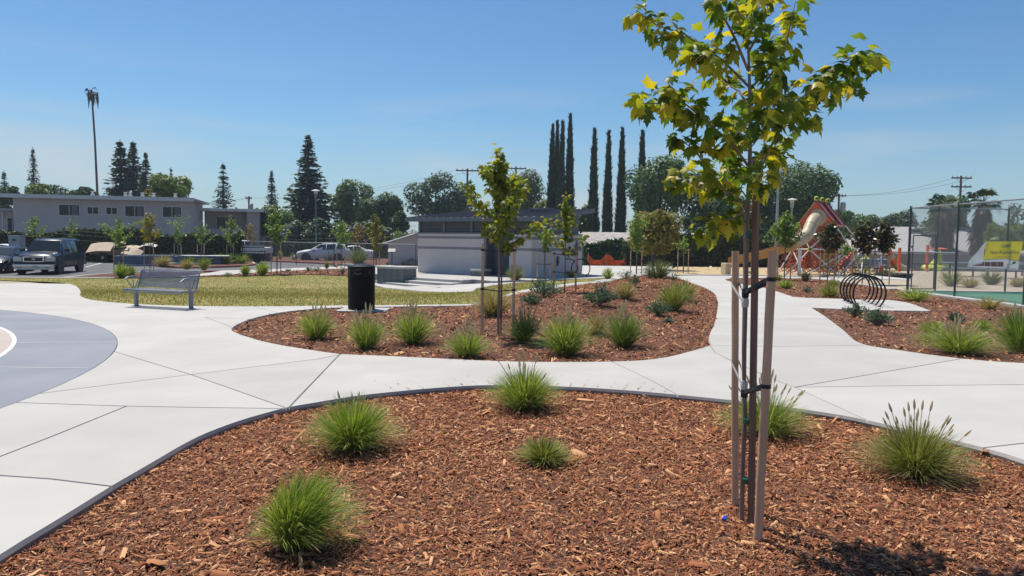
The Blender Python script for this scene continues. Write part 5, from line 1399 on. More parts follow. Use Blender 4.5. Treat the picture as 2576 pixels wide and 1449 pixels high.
# sloping roof with standing seams
rf = MB(); ov = .45
q = [(-ov, -ov), (LF + ov, -ov), (LF + ov, LR + ov), (-ov, LR + ov)]
rf.add([wl_(x, y, roofz(y) - .02) for x, y in q] + [wl_(x, y, roofz(y) + .02) for x, y in q], [(0, 1, 2, 3), (4, 5, 6, 7), (0, 1, 5, 4), (1, 2, 6, 5), (2, 3, 7, 6), (3, 0, 4, 7)])
roof = rf.build('roof', MT['roof_metal'], wr)
nsm = 18
for i in range(nsm + 1):
    x = -ov + (LF + 2 * ov) * i / nsm; mb = MB()
    mb.add([wl_(x - .015, -ov, roofz(-ov) + .021), wl_(x + .015, -ov, roofz(-ov) + .021), wl_(x + .015, LR + ov, roofz(LR + ov) + .021), wl_(x - .015, LR + ov, roofz(LR + ov) + .021), wl_(x - .01, -ov, roofz(-ov) + .06), wl_(x + .01, -ov, roofz(-ov) + .06), wl_(x + .01, LR + ov, roofz(LR + ov) + .06), wl_(x - .01, LR + ov, roofz(LR + ov) + .06)], [(4, 5, 6, 7), (0, 1, 5, 4), (1, 2, 6, 5), (2, 3, 7, 6), (3, 0, 4, 7)])
    mb.build('seam', MT['roof_metal'], roof)
mb = MB(); wbox(mb, -ov - .02, LF + ov + .02, -ov - .03, -ov, roofz(-ov) - .16, roofz(-ov) + .03); mb.build('fascia', MT['slate_paint'], roof)
mb = MB(); mb.add([wl_(-ov - .03, y, roofz(y) + dz_) for y, dz_ in ((-ov, -.16), (LR + ov, -.16), (LR + ov, .03), (-ov, .03))] + [wl_(-ov - .001, y, roofz(y) + dz_) for y, dz_ in ((-ov, -.16), (LR + ov, -.16), (LR + ov, .03), (-ov, .03))], [(0, 1, 2, 3), (4, 5, 6, 7), (0, 1, 5, 4), (1, 2, 6, 5), (2, 3, 7, 6), (3, 0, 4, 7)])
mb.build('fascia', MT['slate_paint'], roof)
for x, y in ((1.6, 3.4), (4.4, 3.4)):
    mb = MB(); wbox(mb, x - .55, x + .55, y - .3, y + .3, roofz(y) + .03, roofz(y) + .2); mb.build('skylight', MT['louvre'], roof, bevel=.02)
mb = MB(); mb.lathe([(.07, 0), (.07, .22), (.11, .22), (.11, .30)], 10, wl_(2.5, 2.6, roofz(2.6))); mb.build('vent_pipe', MT['louvre'], roof)
mb = MB(); wbox(mb, -.06, -.013, 2.2, 2.35, .5, .95); wbox(mb, -.10, -.013, 2.2, 2.32, .62, .75); mb.build('wall_fixture', MT['dark_galv'], wr)
mb = MB(); wbox(mb, D0 + .15, D0 + .16, -.02, -.013, 1.3, 1.5); mb.build('door_sign', MT['dark_galv'], wr)
# slatted service screen at the far side
sc_ = thing('slatted_screen', 'grey vertical slat screen at the washroom end wall', 'screen', g(1450, 691, APZ), R(70))
for i in range(9):
    mb = MB(); mb.box((0.13 * i, 0, 0.92), (.085, .03, 1.55)); mb.build('slat', MT['slate_paint'], sc_)
for x in (-.06, 1.1):
    mb = MB(); mb.box((x, 0.04, .88), (.06, .05, 1.76)); mb.build('post', MT['slate_paint'], sc_)
for z in (.3, 1.5):
    mb = MB(); mb.box((.52, .04, z), (1.2, .04, .05)); mb.build('rail', MT['slate_paint'], sc_)

# info lectern
lc = g(1543 / 1.5652, 668, ZB)
t = thing('information_lectern', 'slim dark information lectern beside the seat wall', 'sign', lc)
mb = MB(); mb.box((0, 0, .55), (.12, .08, 1.1)); mb.build('post', MT['louvre'], t)
mb = MB(); mb.box((0, -.05, 1.15), (.55, .4, .03), mtx=Matrix.Rotation(R(35), 3, 'X')); mb.build('panel', MT['louvre'], t)

# ================================================================== buildings behind
MT['apt_wall'] = mat('apartment_stucco', (0.48, 0.425, 0.415), (0.445, 0.395, 0.385), rough=.9, scale=1.2, bump=.2, bscale=40)
MT['apt_pink'] = mat('apartment_stucco_warm', (0.40, 0.35, 0.33), (0.37, 0.32, 0.30), rough=.9, scale=1.2)
MT['roof_gravel'] = mat('roof_gravel', (0.42, 0.41, 0.40), (0.34, 0.33, 0.32), rough=.95, scale=8)
MT['shingle'] = mat('shingle_roof', (0.44, 0.40, 0.37), (0.27, 0.235, 0.215), rough=.95, scale=2.2, bump=.4, bscale=14, c3=(0.55, 0.52, 0.49), scale3=5, amt3=.6)
MT['house_wall'] = mat('house_wall', (0.30, 0.26, 0.23), (0.26, 0.225, 0.20), rough=.9, scale=2)
MT['trim'] = mat('trim_paint', (0.62, 0.61, 0.58), rough=.7)
GLS = glassmat('window_glass', (0.012, 0.014, 0.017), .08); GLS.node_tree.nodes['Principled BSDF'].inputs['Specular IOR Level'].default_value = .3
MT['curtain'] = mat('curtain', (0.16, 0.16, 0.17), (0.10, 0.10, 0.11), scale=9)
def window(parent, x, z, w, h, y, side=-1, frame='trim', curtain=0.0):
    f = MB(); t_ = .07; dep = .06
    for (cx_, cz_, dx_, dz_) in ((x, z + h / 2 + t_ / 2, w + 2 * t_, t_), (x, z - h / 2 - t_ / 2, w + 2 * t_, t_), (x - w / 2 - t_ / 2, z, t_, h), (x + w / 2 + t_ / 2, z, t_, h), (x, z, .05, h)):
        f.box((cx_, y + side * dep / 2, cz_), (dx_, dep, dz_))
    fo = f.build('window', MT[frame], parent)
    for s_ in (-1, 1):
        p = MB(); p.box((x + s_ * (w / 4 + .0125), y + side * .015, z), (w / 2 - .03, .02, h)); p.build('pane', GLS, fo)
    if curtain:
        p = MB(); p.box((x + w * .28, y + side * .03, z), (w * .3, .01, h * .94)); p.build('curtain', MT['curtain'], fo)
A0, A1 = at(35, 590, 70), at(475, 590, 73.7)
A0.z = A1.z = -0.4
au = (A1 - A0); LA = au.length; au.normalize()
apt = thing('apartment_building', 'long grey two-storey apartment block with flat roof', 'building', A0, math.atan2(au.y, au.x))
HA = 5.55
mb = MB(); mb.box((LA / 2, 4.5, HA / 2), (LA, 9.0, HA)); mb.build('wall', MT['apt_wall'], apt)
mb = MB(); mb.box((LA / 2 - .2, 4.4, HA + .12), (LA + 1.6, 10.4, .22)); rfa = mb.build('roof', MT['roof_gravel'], apt)
mb = MB(); mb.box((LA / 2 - .2, -.83, HA + .08), (LA + 1.7, .06, .36)); mb.build('fascia', MT['trim'], rfa)
for px in (343, 460, 477, 521, 562, 641): 
    x = (at(px * .6389, 480, 71).x - A0.x) * 1.03
    mb = MB(); mb.box((x, .6, HA + .36), (.28, .28, .3)); mb.lathe([(.1, 0), (.1, .16), (.18, .16), (.18, .22)], 8, (x, .6, HA + .5)); mb.build('roof_vent', MT['white_metal'], rfa)
for px, wpx in ((174, 45), (233, 24), (280, 24), (338, 43), (433, 43)):
    x = (px - 35) / 440 * LA * (1 - 0.03 * (475 - px) / 440); w_ = wpx * 71.5 / FPX
    window(apt, x, 4.42, w_, .98 if wpx > 30 else .62, 0, curtain=1 if wpx > 30 else 0)
    window(apt, x + .4, 1.72, w_ * .95, .9 if wpx > 30 else .6, 0)
# recessed balcony block behind
Bq = at(513, 600, 82); Bq.z = -.4
apb = thing('balcony_block', 'recessed apartment wing with a balcony beside the long block', 'building', Bq, R(14))
mb = MB(); mb.box((2.9, 4.6, 2.45), (5.8, 8, 4.9)); mb.build('wall', MT['apt_pink'], apb)
mb = MB(); mb.box((2.9, 3.9, 5.02), (6.8, 10.2, .22)); rfb = mb.build('roof', MT['roof_gravel'], apb)
mb = MB(); mb.box((2.9, -1.22, 4.98), (6.9, .06, .32)); mb.build('fascia', MT['trim'], rfb)
mb = MB(); mb.box((2.0, -.2, 2.35), (4.2, 1.6, .16)); bal = mb.build('balcony', MT['trim'], apb)
mb = MB(); mb.box((2.0, -.97, 2.7), (4.2, .06, .5)); mb.build('parapet', MT['apt_wall'], bal)
window(apb, 2.2, 3.45, 1.9, 1.6, .58); window(apb, 1.2, 1.1, 1.1, .9, .58); window(apb, 4.9, 3.4, .8, .7, .58)
mb = MB(); mb.box((5.2, -.15, 2.45), (1.3, 1.5, 4.9)); mb.build('stair_tower', MT['apt_pink'], apb)
# neighbouring block at the edge of the frame
Nq = at(-60, 600, 74); Nq.z = -.4
nb = thing('neighbour_block', 'grey neighbouring block with an open walkway at the frame of the ivy hedge', 'building', Nq, R(8))
mb = MB(); mb.box((1.5, 4, 2.2), (5.4, 6, 4.4)); mb.build('wall', MT['apt_wall'], nb)
mb = MB(); mb.box((1.5, 3.6, 4.5), (6.2, 8.0, .2)); rn = mb.build('roof', MT['roof_gravel'], nb)
mb = MB(); mb.box((1.5, .3, 1.75), (5.4, 1.5, .16)); mb.build('walkway', MT['trim'], nb)
window(nb, .9, 3.0, .9, 1.0, .98); window(nb, 2.9, 2.9, .9, 1.6, .98)
mb = MB(); mb.box((2.6, -.3, 2.1), (.1, .1, 4.3)); mb.build('column', MT['trim'], nb)
window(nb, 2.0, .6, .9, .9, .98)

def gable_house(p, L_, D_, eave, ridge, rz, label, wall='house_wall', roofm='shingle', ov=.5, wins=(), hip=0.0, name='house', gablefront=False):
    t = thing(name, label, 'building', p, rz)
    mb = MB(); mb.box((L_ / 2, D_ / 2, eave / 2), (L_, D_, eave)); wl0 = mb.build('wall', MT[wall], t)
    mb = MB()
    z0 = eave - .05; y0, y1 = -ov, D_ + ov; x0, x1 = -ov, L_ + ov
    if gablefront:
        th = .1
        mb.add([(x0, y0, z0), (L_ / 2, y0, ridge), (x1, y0, z0), (x0, y1, z0), (L_ / 2, y1, ridge), (x1, y1, z0)] + [(x0, y0, z0 - th), (L_ / 2, y0, ridge - th), (x1, y0, z0 - th), (x0, y1, z0 - th), (L_ / 2, y1, ridge - th), (x1, y1, z0 - th)],
               [(0, 1, 4, 3), (1, 2, 5, 4), (6, 9, 10, 7), (7, 10, 11, 8), (0, 6, 7, 1), (1, 7, 8, 2), (0, 3, 9, 6), (2, 8, 11, 5), (3, 4, 10, 9), (4, 5, 11, 10)])
        gb = MB(); gb.prism([(0, 0, eave - .02), (L_, 0, eave - .02), (L_ / 2, 0, ridge - .12)], (0, 0, 0), (0, .2, 0)); gb.build('gable', MT[wall], t)
    else:
        mb.add([(x0, y0, z0), (x1, y0, z0), (x1 - hip, D_ / 2, ridge), (x0 + hip, D_ / 2, ridge), (x0, y1, z0), (x1, y1, z0)] + [(x0, y0, z0 - .12), (x1, y0, z0 - .12), (x1, y1, z0 - .12), (x0, y1, z0 - .12)],
               [(0, 1, 2, 3), (5, 4, 3, 2), (0, 3, 4), (1, 5, 2), (6, 7, 1, 0), (7, 8, 5, 1), (8, 9, 4, 5), (9, 6, 0, 4), (9, 8, 7, 6)])
    r_ = mb.build('roof', MT[roofm], t)
    fb = MB(); fb.box(((x0 + x1) / 2, y0 - .03, z0 - .04), (x1 - x0, .05, .2)); 
    if not gablefront: fb.build('fascia', MT['trim'], r_)
    for (x, z, w, h) in wins: window(t, x, z, w, h, 0)
    return t
# low house with a long weathered roof behind the play area
h0 = at(1462, 620, 62); h0.z = -1.5
lenh = (at(1858, 620, 64).x - h0.x)
gable_house(h0 + Vector((0, 0, 0)), lenh, 9, 2.62, 4.0, R(2), 'low house with a long pale weathered shingle roof', wins=((1.6, 1.6, 1.4, .8), (9.5, 1.6, 1.6, .8)), hip=1.2)
# house with a grey roof behind the court gate
h1 = at(2200, 620, 66); h1.z = -1.6
gable_house(h1, 14.5, 10, 2.7, 5.0, R(-3), 'grey-roofed house behind the court fence', roofm='roof_gravel', wins=((4, 1.5, 1.6, .9), (10, 1.5, 1.6, .9)), hip=3)
mb = MB(); mb.box((0, 0, .35), (1.0, 1.0, .7)); 
hp = at(2328, 590, 68); t = thing('roof_cooler', 'boxy cooler unit on the grey roof behind the court', 'cooler', Vector((hp.x, 70.0, 2.5))); mb.build('casing', MT['galv'], t, bevel=.03)
mb = MB(); mb.box((0, -.51, .35), (.8, .02, .5)); mb.build('grille', MT['dark_galv'], t)
h2 = at(2412, 620, 72); h2.z = -1.6
gable_house(h2, 9, 8, 3.0, 4.7, R(4), 'pale house behind the palms and banner', wall='trim', roofm='roof_gravel', wins=((2, 1.9, 1.6, 1.0), (6, 1.9, 1.6, 1.0)))
# small gable houses at the rear left
h3 = at(598, 600, 92); h3.z = -.5
gable_house(h3, 5.6, 8, 2.3, 3.2, R(0), 'small pinkish gable house behind the parked pickup', wall='apt_pink', roofm='roof_gravel', gablefront=False)
h4 = at(978, 632, 58); h4.z = -.6
gable_house(h4, 4.2, 6, 1.95, 2.75, R(10), 'grey garage with a low gable beside the washroom', wall='stucco', roofm='roof_gravel', gablefront=True, name='garage')

# utility poles and wires
def upole(px, top, Y, label, arm=2.2, arm_dz=.25, two=False, transformer=False, r=.14):
    p = at(px, top, Y); b = Vector((p.x, Y, float(H(p.x, Y)) - .6)); h = p.z - b.z
    t = thing('utility_pole', label, 'utility pole', b)
    mb = MB(); mb.tube([(0, 0, 0), (0, 0, h)], [r, r * .75], 8); mb.build('pole', MT['pole'], t, smooth=True)
    for i in range(2 if two else 1):
        z = h - arm_dz - i * .9; mb = MB(); mb.box((0, -.12, z), (arm, .1, .13)); ar = mb.build('crossarm', MT['pole'], t)
        for x in (-.45, -.2, .2, .45):
            mb = MB(); mb.lathe([(.04, 0), (.06, .06), (.03, .16)], 6, (x * arm, -.12, z + .07)); mb.build('insulator', MT['galv'], ar)
        mb = MB()
        for s_ in (-1, 1): mb.tube([(0, -.1, z - .6), (s_ * arm * .3, -.12, z)], .02, 4)
        mb.build('brace', MT['galv'], t)
    if transformer:
        mb = MB(); mb.lathe([(.25, 0), (.27, .05), (.27, .9), (.18, .98)], 12, (.35, -.25, h - 1.9)); mb.build('transformer', MT['galv'], t, smooth=True)
        mb = MB(); mb.box((.17, -.15, h - 1.5), (.2, .1, .08)); mb.build('bracket', MT['galv'], t)
    return b + Vector((0, 0, h))
w1 = upole(1176, 424, 88, 'utility pole with one crossarm, behind the blue-green tree', arm=2.7)
w2 = upole(1298, 419, 90, 'utility pole with one crossarm, in front of the dark olive tree', arm=2.5)
w3 = upole(626, 494, 96, 'short utility pole with a transformer, by the balcony block', arm=.8, transformer=True)
w4 = upole(2418, 442, 78, 'leaning two-armed utility pole behind the palms', arm=2.1, two=True)
w5 = upole(2111, 487, 80, 'utility pole carrying a transformer behind the rope tower', arm=1.4, transformer=True)
w6 = upole(137, 464, 100, 'utility pole behind the sparse pale tree', arm=1.6)
def wire(a, b, sag, label, r=.012, group='overhead wires'):
    mb = MB(); a, b = Vector(a), Vector(b); c = (a + b) / 2
    mb.tube([a.lerp(b, i / 14) - Vector((0, 0, sag * (1 - (2 * i / 14 - 1) ** 2))) - c for i in range(15)], r, 4)
    o = mb.build('overhead_wire', MT['dark_galv'], loc=c); tag(o, label, 'wire', group, 'thing')
MT['dark_galv']
for i, z in enumerate((0, 0.25)):
    wire(w1 + Vector((-1.2 + 2.2 * i, 0, -.15)), w3 + Vector((-.3 + .6 * i, 0, -.2)), 1.0, 'thin wire strung between the transformer pole and the pole behind the blue-green tree')
    wire(w2 + Vector((-1 + 2 * i, 0, -.15)), w1 + Vector((-1.2 + 2.4 * i, 0, -.15)), .3, 'short wire between the two single-arm poles behind the washroom')
    wire(w3 + Vector((-.3 + .6 * i, 0, -.2)), w6 + Vector((-.6 + 1.2 * i, 0, -.2)), 1.5, 'thin wire strung over the apartment roof')
    wire(w4 + Vector((-.9 + 1.8 * i, 0, -.3 - .0 * i)), w5 + Vector((-.5 + i, 0, -.2)), .5, 'wire from the leaning pole to the transformer pole')
    wire(at(2000, 630 + i * 6, 64), at(2290, 560 + i * 22, 70), .4, 'low service wire sloping over the grey-roofed house')
for i, (y0, y1) in enumerate(((551, 578), (560, 590), (574, 600))):
    wire(at(60, y0 + 20, 57), at(1046, y1 - 10, 74), .9, 'long wire crossing in front of the apartment block', r=.012)
    if i == 0: wire(at(1440, 600, 60), at(2060, 612, 60), .3, 'wire running above the low house roof', r=.01)
# ================================================================== bench, litter bin, bicycle hoops, lamps
MT['bench_metal'] = mat('bench_metal', (0.20, 0.225, 0.27), (0.18, 0.205, 0.25), rough=.45, scale=8, metal=.1)
def perf_sheet(path, L_, m, parent, name, nribs=64):
    """Perforated sheet: path is the (y, z) profile of long strips, crossed by thin ribs along the length."""
    mb = MB(); th = .004
    for i in range(len(path)):
        y, z = path[i]; a = path[max(i - 1, 0)]; b = path[min(i + 1, len(path) - 1)]
        ang = math.atan2(b[1] - a[1], b[0] - a[0])
        mb.box((0, y, z), (L_, .0165, th), mtx=Matrix.Rotation(ang, 3, 'X'))
    for k in range(nribs + 1):
        x = -L_ / 2 + L_ * k / nribs
        for i in range(len(path) - 1):
            (y0, z0), (y1, z1) = path[i], path[i + 1]
            mb.quad((x - .006, y0, z0 + .002), (x + .006, y0, z0 + .002), (x + .006, y1, z1 + .002), (x - .006, y1, z1 + .002))
    return mb.build(name, m, parent)
def dens(pts, step):
    out = []
    for (a, b), (c, d) in zip(pts[:-1], pts[1:]):
        k = max(1, int(math.hypot(c - a, d - b) / step))
        out += [(a + (c - a) * i / k, b + (d - b) * i / k) for i in range(k)]
    return out + [pts[-1]]
def make_bench(loc, rz, label, L_=1.83):
    t = thing('park_bench', label, 'bench', loc, rz)      # local: length along x, front towards -y
    perf_sheet(dens([(-.30, .36), (-.315, .40), (-.30, .43), (0, .425), (.12, .43)], .026), L_, MT['bench_metal'], t, 'seat')
    perf_sheet(dens([(.13, .47), (.20, .62), (.25, .84), (.275, .885), (.31, .87)], .026), L_, MT['bench_metal'], t, 'backrest')
    for s_ in (-1, 1):
        x = s_ * L_ / 2
        mb = MB(); mb.tube([(x, -.30, .38), (x, -.30, .415), (x, 0, .41), (x, .12, .43), (x, .19, .62), (x, .24, .84), (x, .29, .875)], .016, 6); mb.build('end_frame', MT['bench_metal'], t, smooth=True)
        xa = s_ * (L_ / 2 - .04)
        mb = MB(); mb.tube([(xa, -.31, .64), (xa, -.2, .70), (xa, -.03, .72), (xa, .18, .66)], [.014, .02, .02, .016], 7); 
        for y0, y1 in ((-.25, -.05), (-.06, -.02), (.12, .01)): mb.tube([(xa, y0, .675 if y0 < -.1 else .69), (xa, (y0 + y1) / 2 + .0, .55), (xa, y1, .43)], .011, 5)
        mb.build('armrest', MT['bench_metal'], t, smooth=True)
        xl = s_ * (L_ / 2 - .06)
        mb = MB(); mb.box((xl, .02, .20), (.075, .075, .42)); lg = mb.build('leg', MT['bench_metal'], t, bevel=.006)
        mb = MB(); mb.box((xl, .02, .006), (.15, .15, .012)); mb.build('foot_plate', MT['bench_metal'], lg)
        mb = MB(); mb.box((xl, 0, .405), (.05, .5, .03)); mb.build('bracket', MT['bench_metal'], t)
    return t
bl, br = g(337, 769), g(484, 777.5)
bd = br - bl
make_bench((bl + br) / 2, math.atan2(bd.y, bd.x), 'grey perforated metal bench on the paving at the lawn edge')
pb = g(2165, 691); make_bench(pb, R(-12), 'grey metal bench in front of the rope tower')

# litter bin
bp = g(903, 781)
pad_ = g(905, 779)
t = thing('litter_bin', 'black ribbed metal trash can with domed lid on a concrete pad', 'trash can', bp + Vector((0, .3, 0)))
RB_, HB_ = .325, 1.07
mb = MB(); mb.lathe([(RB_ - .03, .02), (RB_ - .03, HB_ - .05)], 40); mb.build('drum', MT['black_metal'], t, smooth=True)
mb = MB(); mb.lathe([(RB_ - .01, .0), (RB_ - .005, .06), (RB_ - .02, .06)], 40); mb.build('base_ring', MT['black_metal'], t, smooth=True)
m1 = MB(); m1.box((RB_ - .014, 0, .43), (.012, .036, .74)); ribm = m1.mesh('rib', MT['black_metal'], bevel=.004)
for i in range(40): shared('rib', ribm, t, (0, 0, 0), (0, 0, 2 * math.pi * i / 40))
mb = MB(); mb.lathe([(RB_ - .008, .80), (RB_, .805), (RB_, HB_ - .06), (RB_ - .01, HB_ - .055)], 48); top_ = mb.build('collar', MT['black_metal'], t, smooth=True)
mb = MB(); mb.lathe([(RB_ + .012, HB_ - .055), (RB_ + .012, HB_ - .035), (RB_ - .06, HB_ - .005), (.12, HB_ + .02), (.01, HB_ + .025)], 48); mb.build('lid', MT['black_metal'], t, smooth=True)
mb = MB(); mb.tube([(-.075 + .15 * i / 8 - .02, -RB_ - .006 + abs(i - 4) * .001, .885 - .03 * (1 - ((i - 4) / 4) ** 2)) for i in range(9)], .006, 5); mb.build('arc_emblem', MT['galv'], top_)
mb = MB(); mb.box((-.02, -RB_ - .003, .965), (.15, .006, .022)); mb.build('name_plate', MT['dark_galv'], top_)
for a in (-2.35, -.78):
    mb = MB(); mb.box((math.cos(a) * (RB_ + .008), math.sin(a) * (RB_ + .008), .90), (.015, .02, .11), rz=a); mb.build('hinge', MT['dark_galv'], top_)
mb = MB(); mb.box((0, 0, .02), (1.15, .95, .09)); pdo = mb.build('bin_pad', MT['concrete'], loc=bp + Vector((.06, .28, -.06)), bevel=.008); pdo['kind'] = 'structure'

# bicycle hoops
def hoop_rack(name, p0, p1, n, Rh, rz, label, rt=.024):
    t = thing(name, label, 'bike rack', p0)
    d = (p1 - p0)
    mb = MB(); a0 = R(-52); k = 40
    pts = [(math.cos(a0 + (math.pi * 2 - 2 * (math.pi / 2 + a0) + 0) * 0) * 0, 0, 0)]
    pts = [(Rh * math.cos(w), 0, Rh * .80 + Rh * math.sin(w)) for w in np.linspace(R(-53), R(233), k)]
    mb.tube(pts, rt, 8); me = mb.mesh('hoop', MT['black_metal'], smooth=True)
    m2 = MB(); 
    m2.box((pts[0][0] + .03, 0, .004), (.16, .07, .008)); m2.box((pts[-1][0] - .03, 0, .004), (.16, .07, .008))
    me2 = m2.mesh('foot_plate', MT['black_metal'])
    for i in range(n):
        q = d * (i / (n - 1)); o = shared('hoop', me, t, q, (0, 0, rz))
        mm = MB(); mm.box((pts[0][0] + .03, 0, .004), (.16, .07, .008)); mm.build('foot_plate', MT['black_metal'], o)
        mm = MB(); mm.box((pts[-1][0] - .03, 0, .004), (.16, .07, .008)); mm.build('foot_plate', MT['black_metal'], o)
    return t
q0, q1 = g(2186, 772), g(2150, 757)
hoop_rack('bicycle_rack', q0, q1, 5, .46, R(4), 'row of five tall black steel bicycle hoops on the concrete pad')
q0, q1 = g(1437, 694, APZ), g(1427, 691, APZ)
hoop_rack('bicycle_rack', Vector((q0.x + .45, q0.y, 0.004)), Vector((q0.x - .1, q0.y + .5, .004)), 2, .45, R(0), 'pair of black steel bicycle hoops against the washroom wall')

# lamp posts
MT['lamp_grey'] = mat('lamp_paint', (0.34, 0.38, 0.38), (0.31, 0.345, 0.345), rough=.45, scale=6)
MT['lamp_green'] = mat('lamp_paint_green', (0.14, 0.20, 0.18), (0.12, 0.175, 0.16), rough=.45, scale=6)
MT['lens'] = mat('lamp_lens', (0.62, 0.62, 0.58), rough=.25)
def lamp(px, top, base, label, m='lamp_grey'):
    h = at(px, top, base.y).z - base.z; k = h / 5.7
    t = thing('lamp_post', label, 'lamp', base)
    mb = MB(); mb.lathe([(.14 * k, 0), (.14 * k, .05), (.08 * k, .12), (.07 * k, h * .5), (.055 * k, h - .75 * k)], 12); mb.build('pole', MT[m], t, smooth=True)
    mb = MB(); mb.lathe([(.06 * k, h - .76 * k), (.13 * k, h - .66 * k), (.14 * k, h - .36 * k), (.10 * k, h - .34 * k)], 14); mb.build('fitter', MT[m], t, smooth=True)
    mb = MB(); mb.lathe([(.13 * k, h - .36 * k), (.17 * k, h - .16 * k), (.15 * k, h - .12 * k)], 14); mb.build('lens', MT['lens'], t, smooth=True)
    mb = MB(); mb.lathe([(.36 * k, h - .15 * k), (.365 * k, h - .13 * k), (.2 * k, h - .06 * k), (.05 * k, h - .03 * k), (.04 * k, h)], 18); mb.build('shade', MT['white_metal'], t, smooth=True)
lamp(795, 476, g(795, 654, ZB), 'green-grey lamp post in the bed beside the white car', 'lamp_green')
lamp(1956, 415, gz(at(1951, 660, 40.5).x, 40.5), 'tall pale lamp post beside the young fresh-green tree')
lamp(1991, 498, gz(at(1988, 640, 66).x, 66, -.1), 'farther lamp post rising behind the play slide')

# lost lighter on the mulch
lp = g(1822, 1315, BED); t = thing('pocket_lighter', 'small blue plastic lighter lying on the wood chips by the stakes', 'lighter', lp + Vector((0, 0, .03)), R(62))
bl_ = mat('blue_plastic', (0.01, 0.05, 0.55), rough=.25)
mb = MB(); mb.tube([(-.032, 0, 0), (.02, 0, 0)], .013, 10, flat=.6); mb.build('body', bl_, t, smooth=True)
mb = MB(); mb.tube([(.02, 0, 0), (.034, 0, .001)], .0115, 10, flat=.6); mb.build('hood', bl_, t, smooth=True)
mb = MB(); mb.tube([(.031, -.005, .006), (.031, .005, .006)], .005, 8); mb.build('spark_wheel', MT['galv'], t)

# ================================================================== vehicles
MT['tyre'] = mat('tyre', (0.022, 0.022, 0.023), rough=.85, scale=20)
MT['rim'] = mat('wheel_rim', (0.42, 0.43, 0.44), rough=.3, metal=.8)
MT['chrome'] = mat('chrome', (0.55, 0.55, 0.55), (0.45, 0.45, 0.46), rough=.18, metal=.9)
MT['black_plastic'] = mat('black_plastic', (0.025, 0.025, 0.027), rough=.6)
MT['car_glass'] = glassmat('car_glass', (0.015, 0.02, 0.024), .04)
MT['head_lens'] = mat('headlamp_lens', (0.55, 0.57, 0.56), (0.4, 0.42, 0.42), rough=.1, scale=12)
MT['tail_lens'] = mat('tail_lens', (0.30, 0.02, 0.015), rough=.15)
MT['plate'] = mat('number_plate', (0.55, 0.55, 0.58), rough=.4)
def paint(name, c): return mat(name, c, tuple(v * .95 for v in c), rough=.35, metal=.0, coat=.2, spec=.25, scale=3)
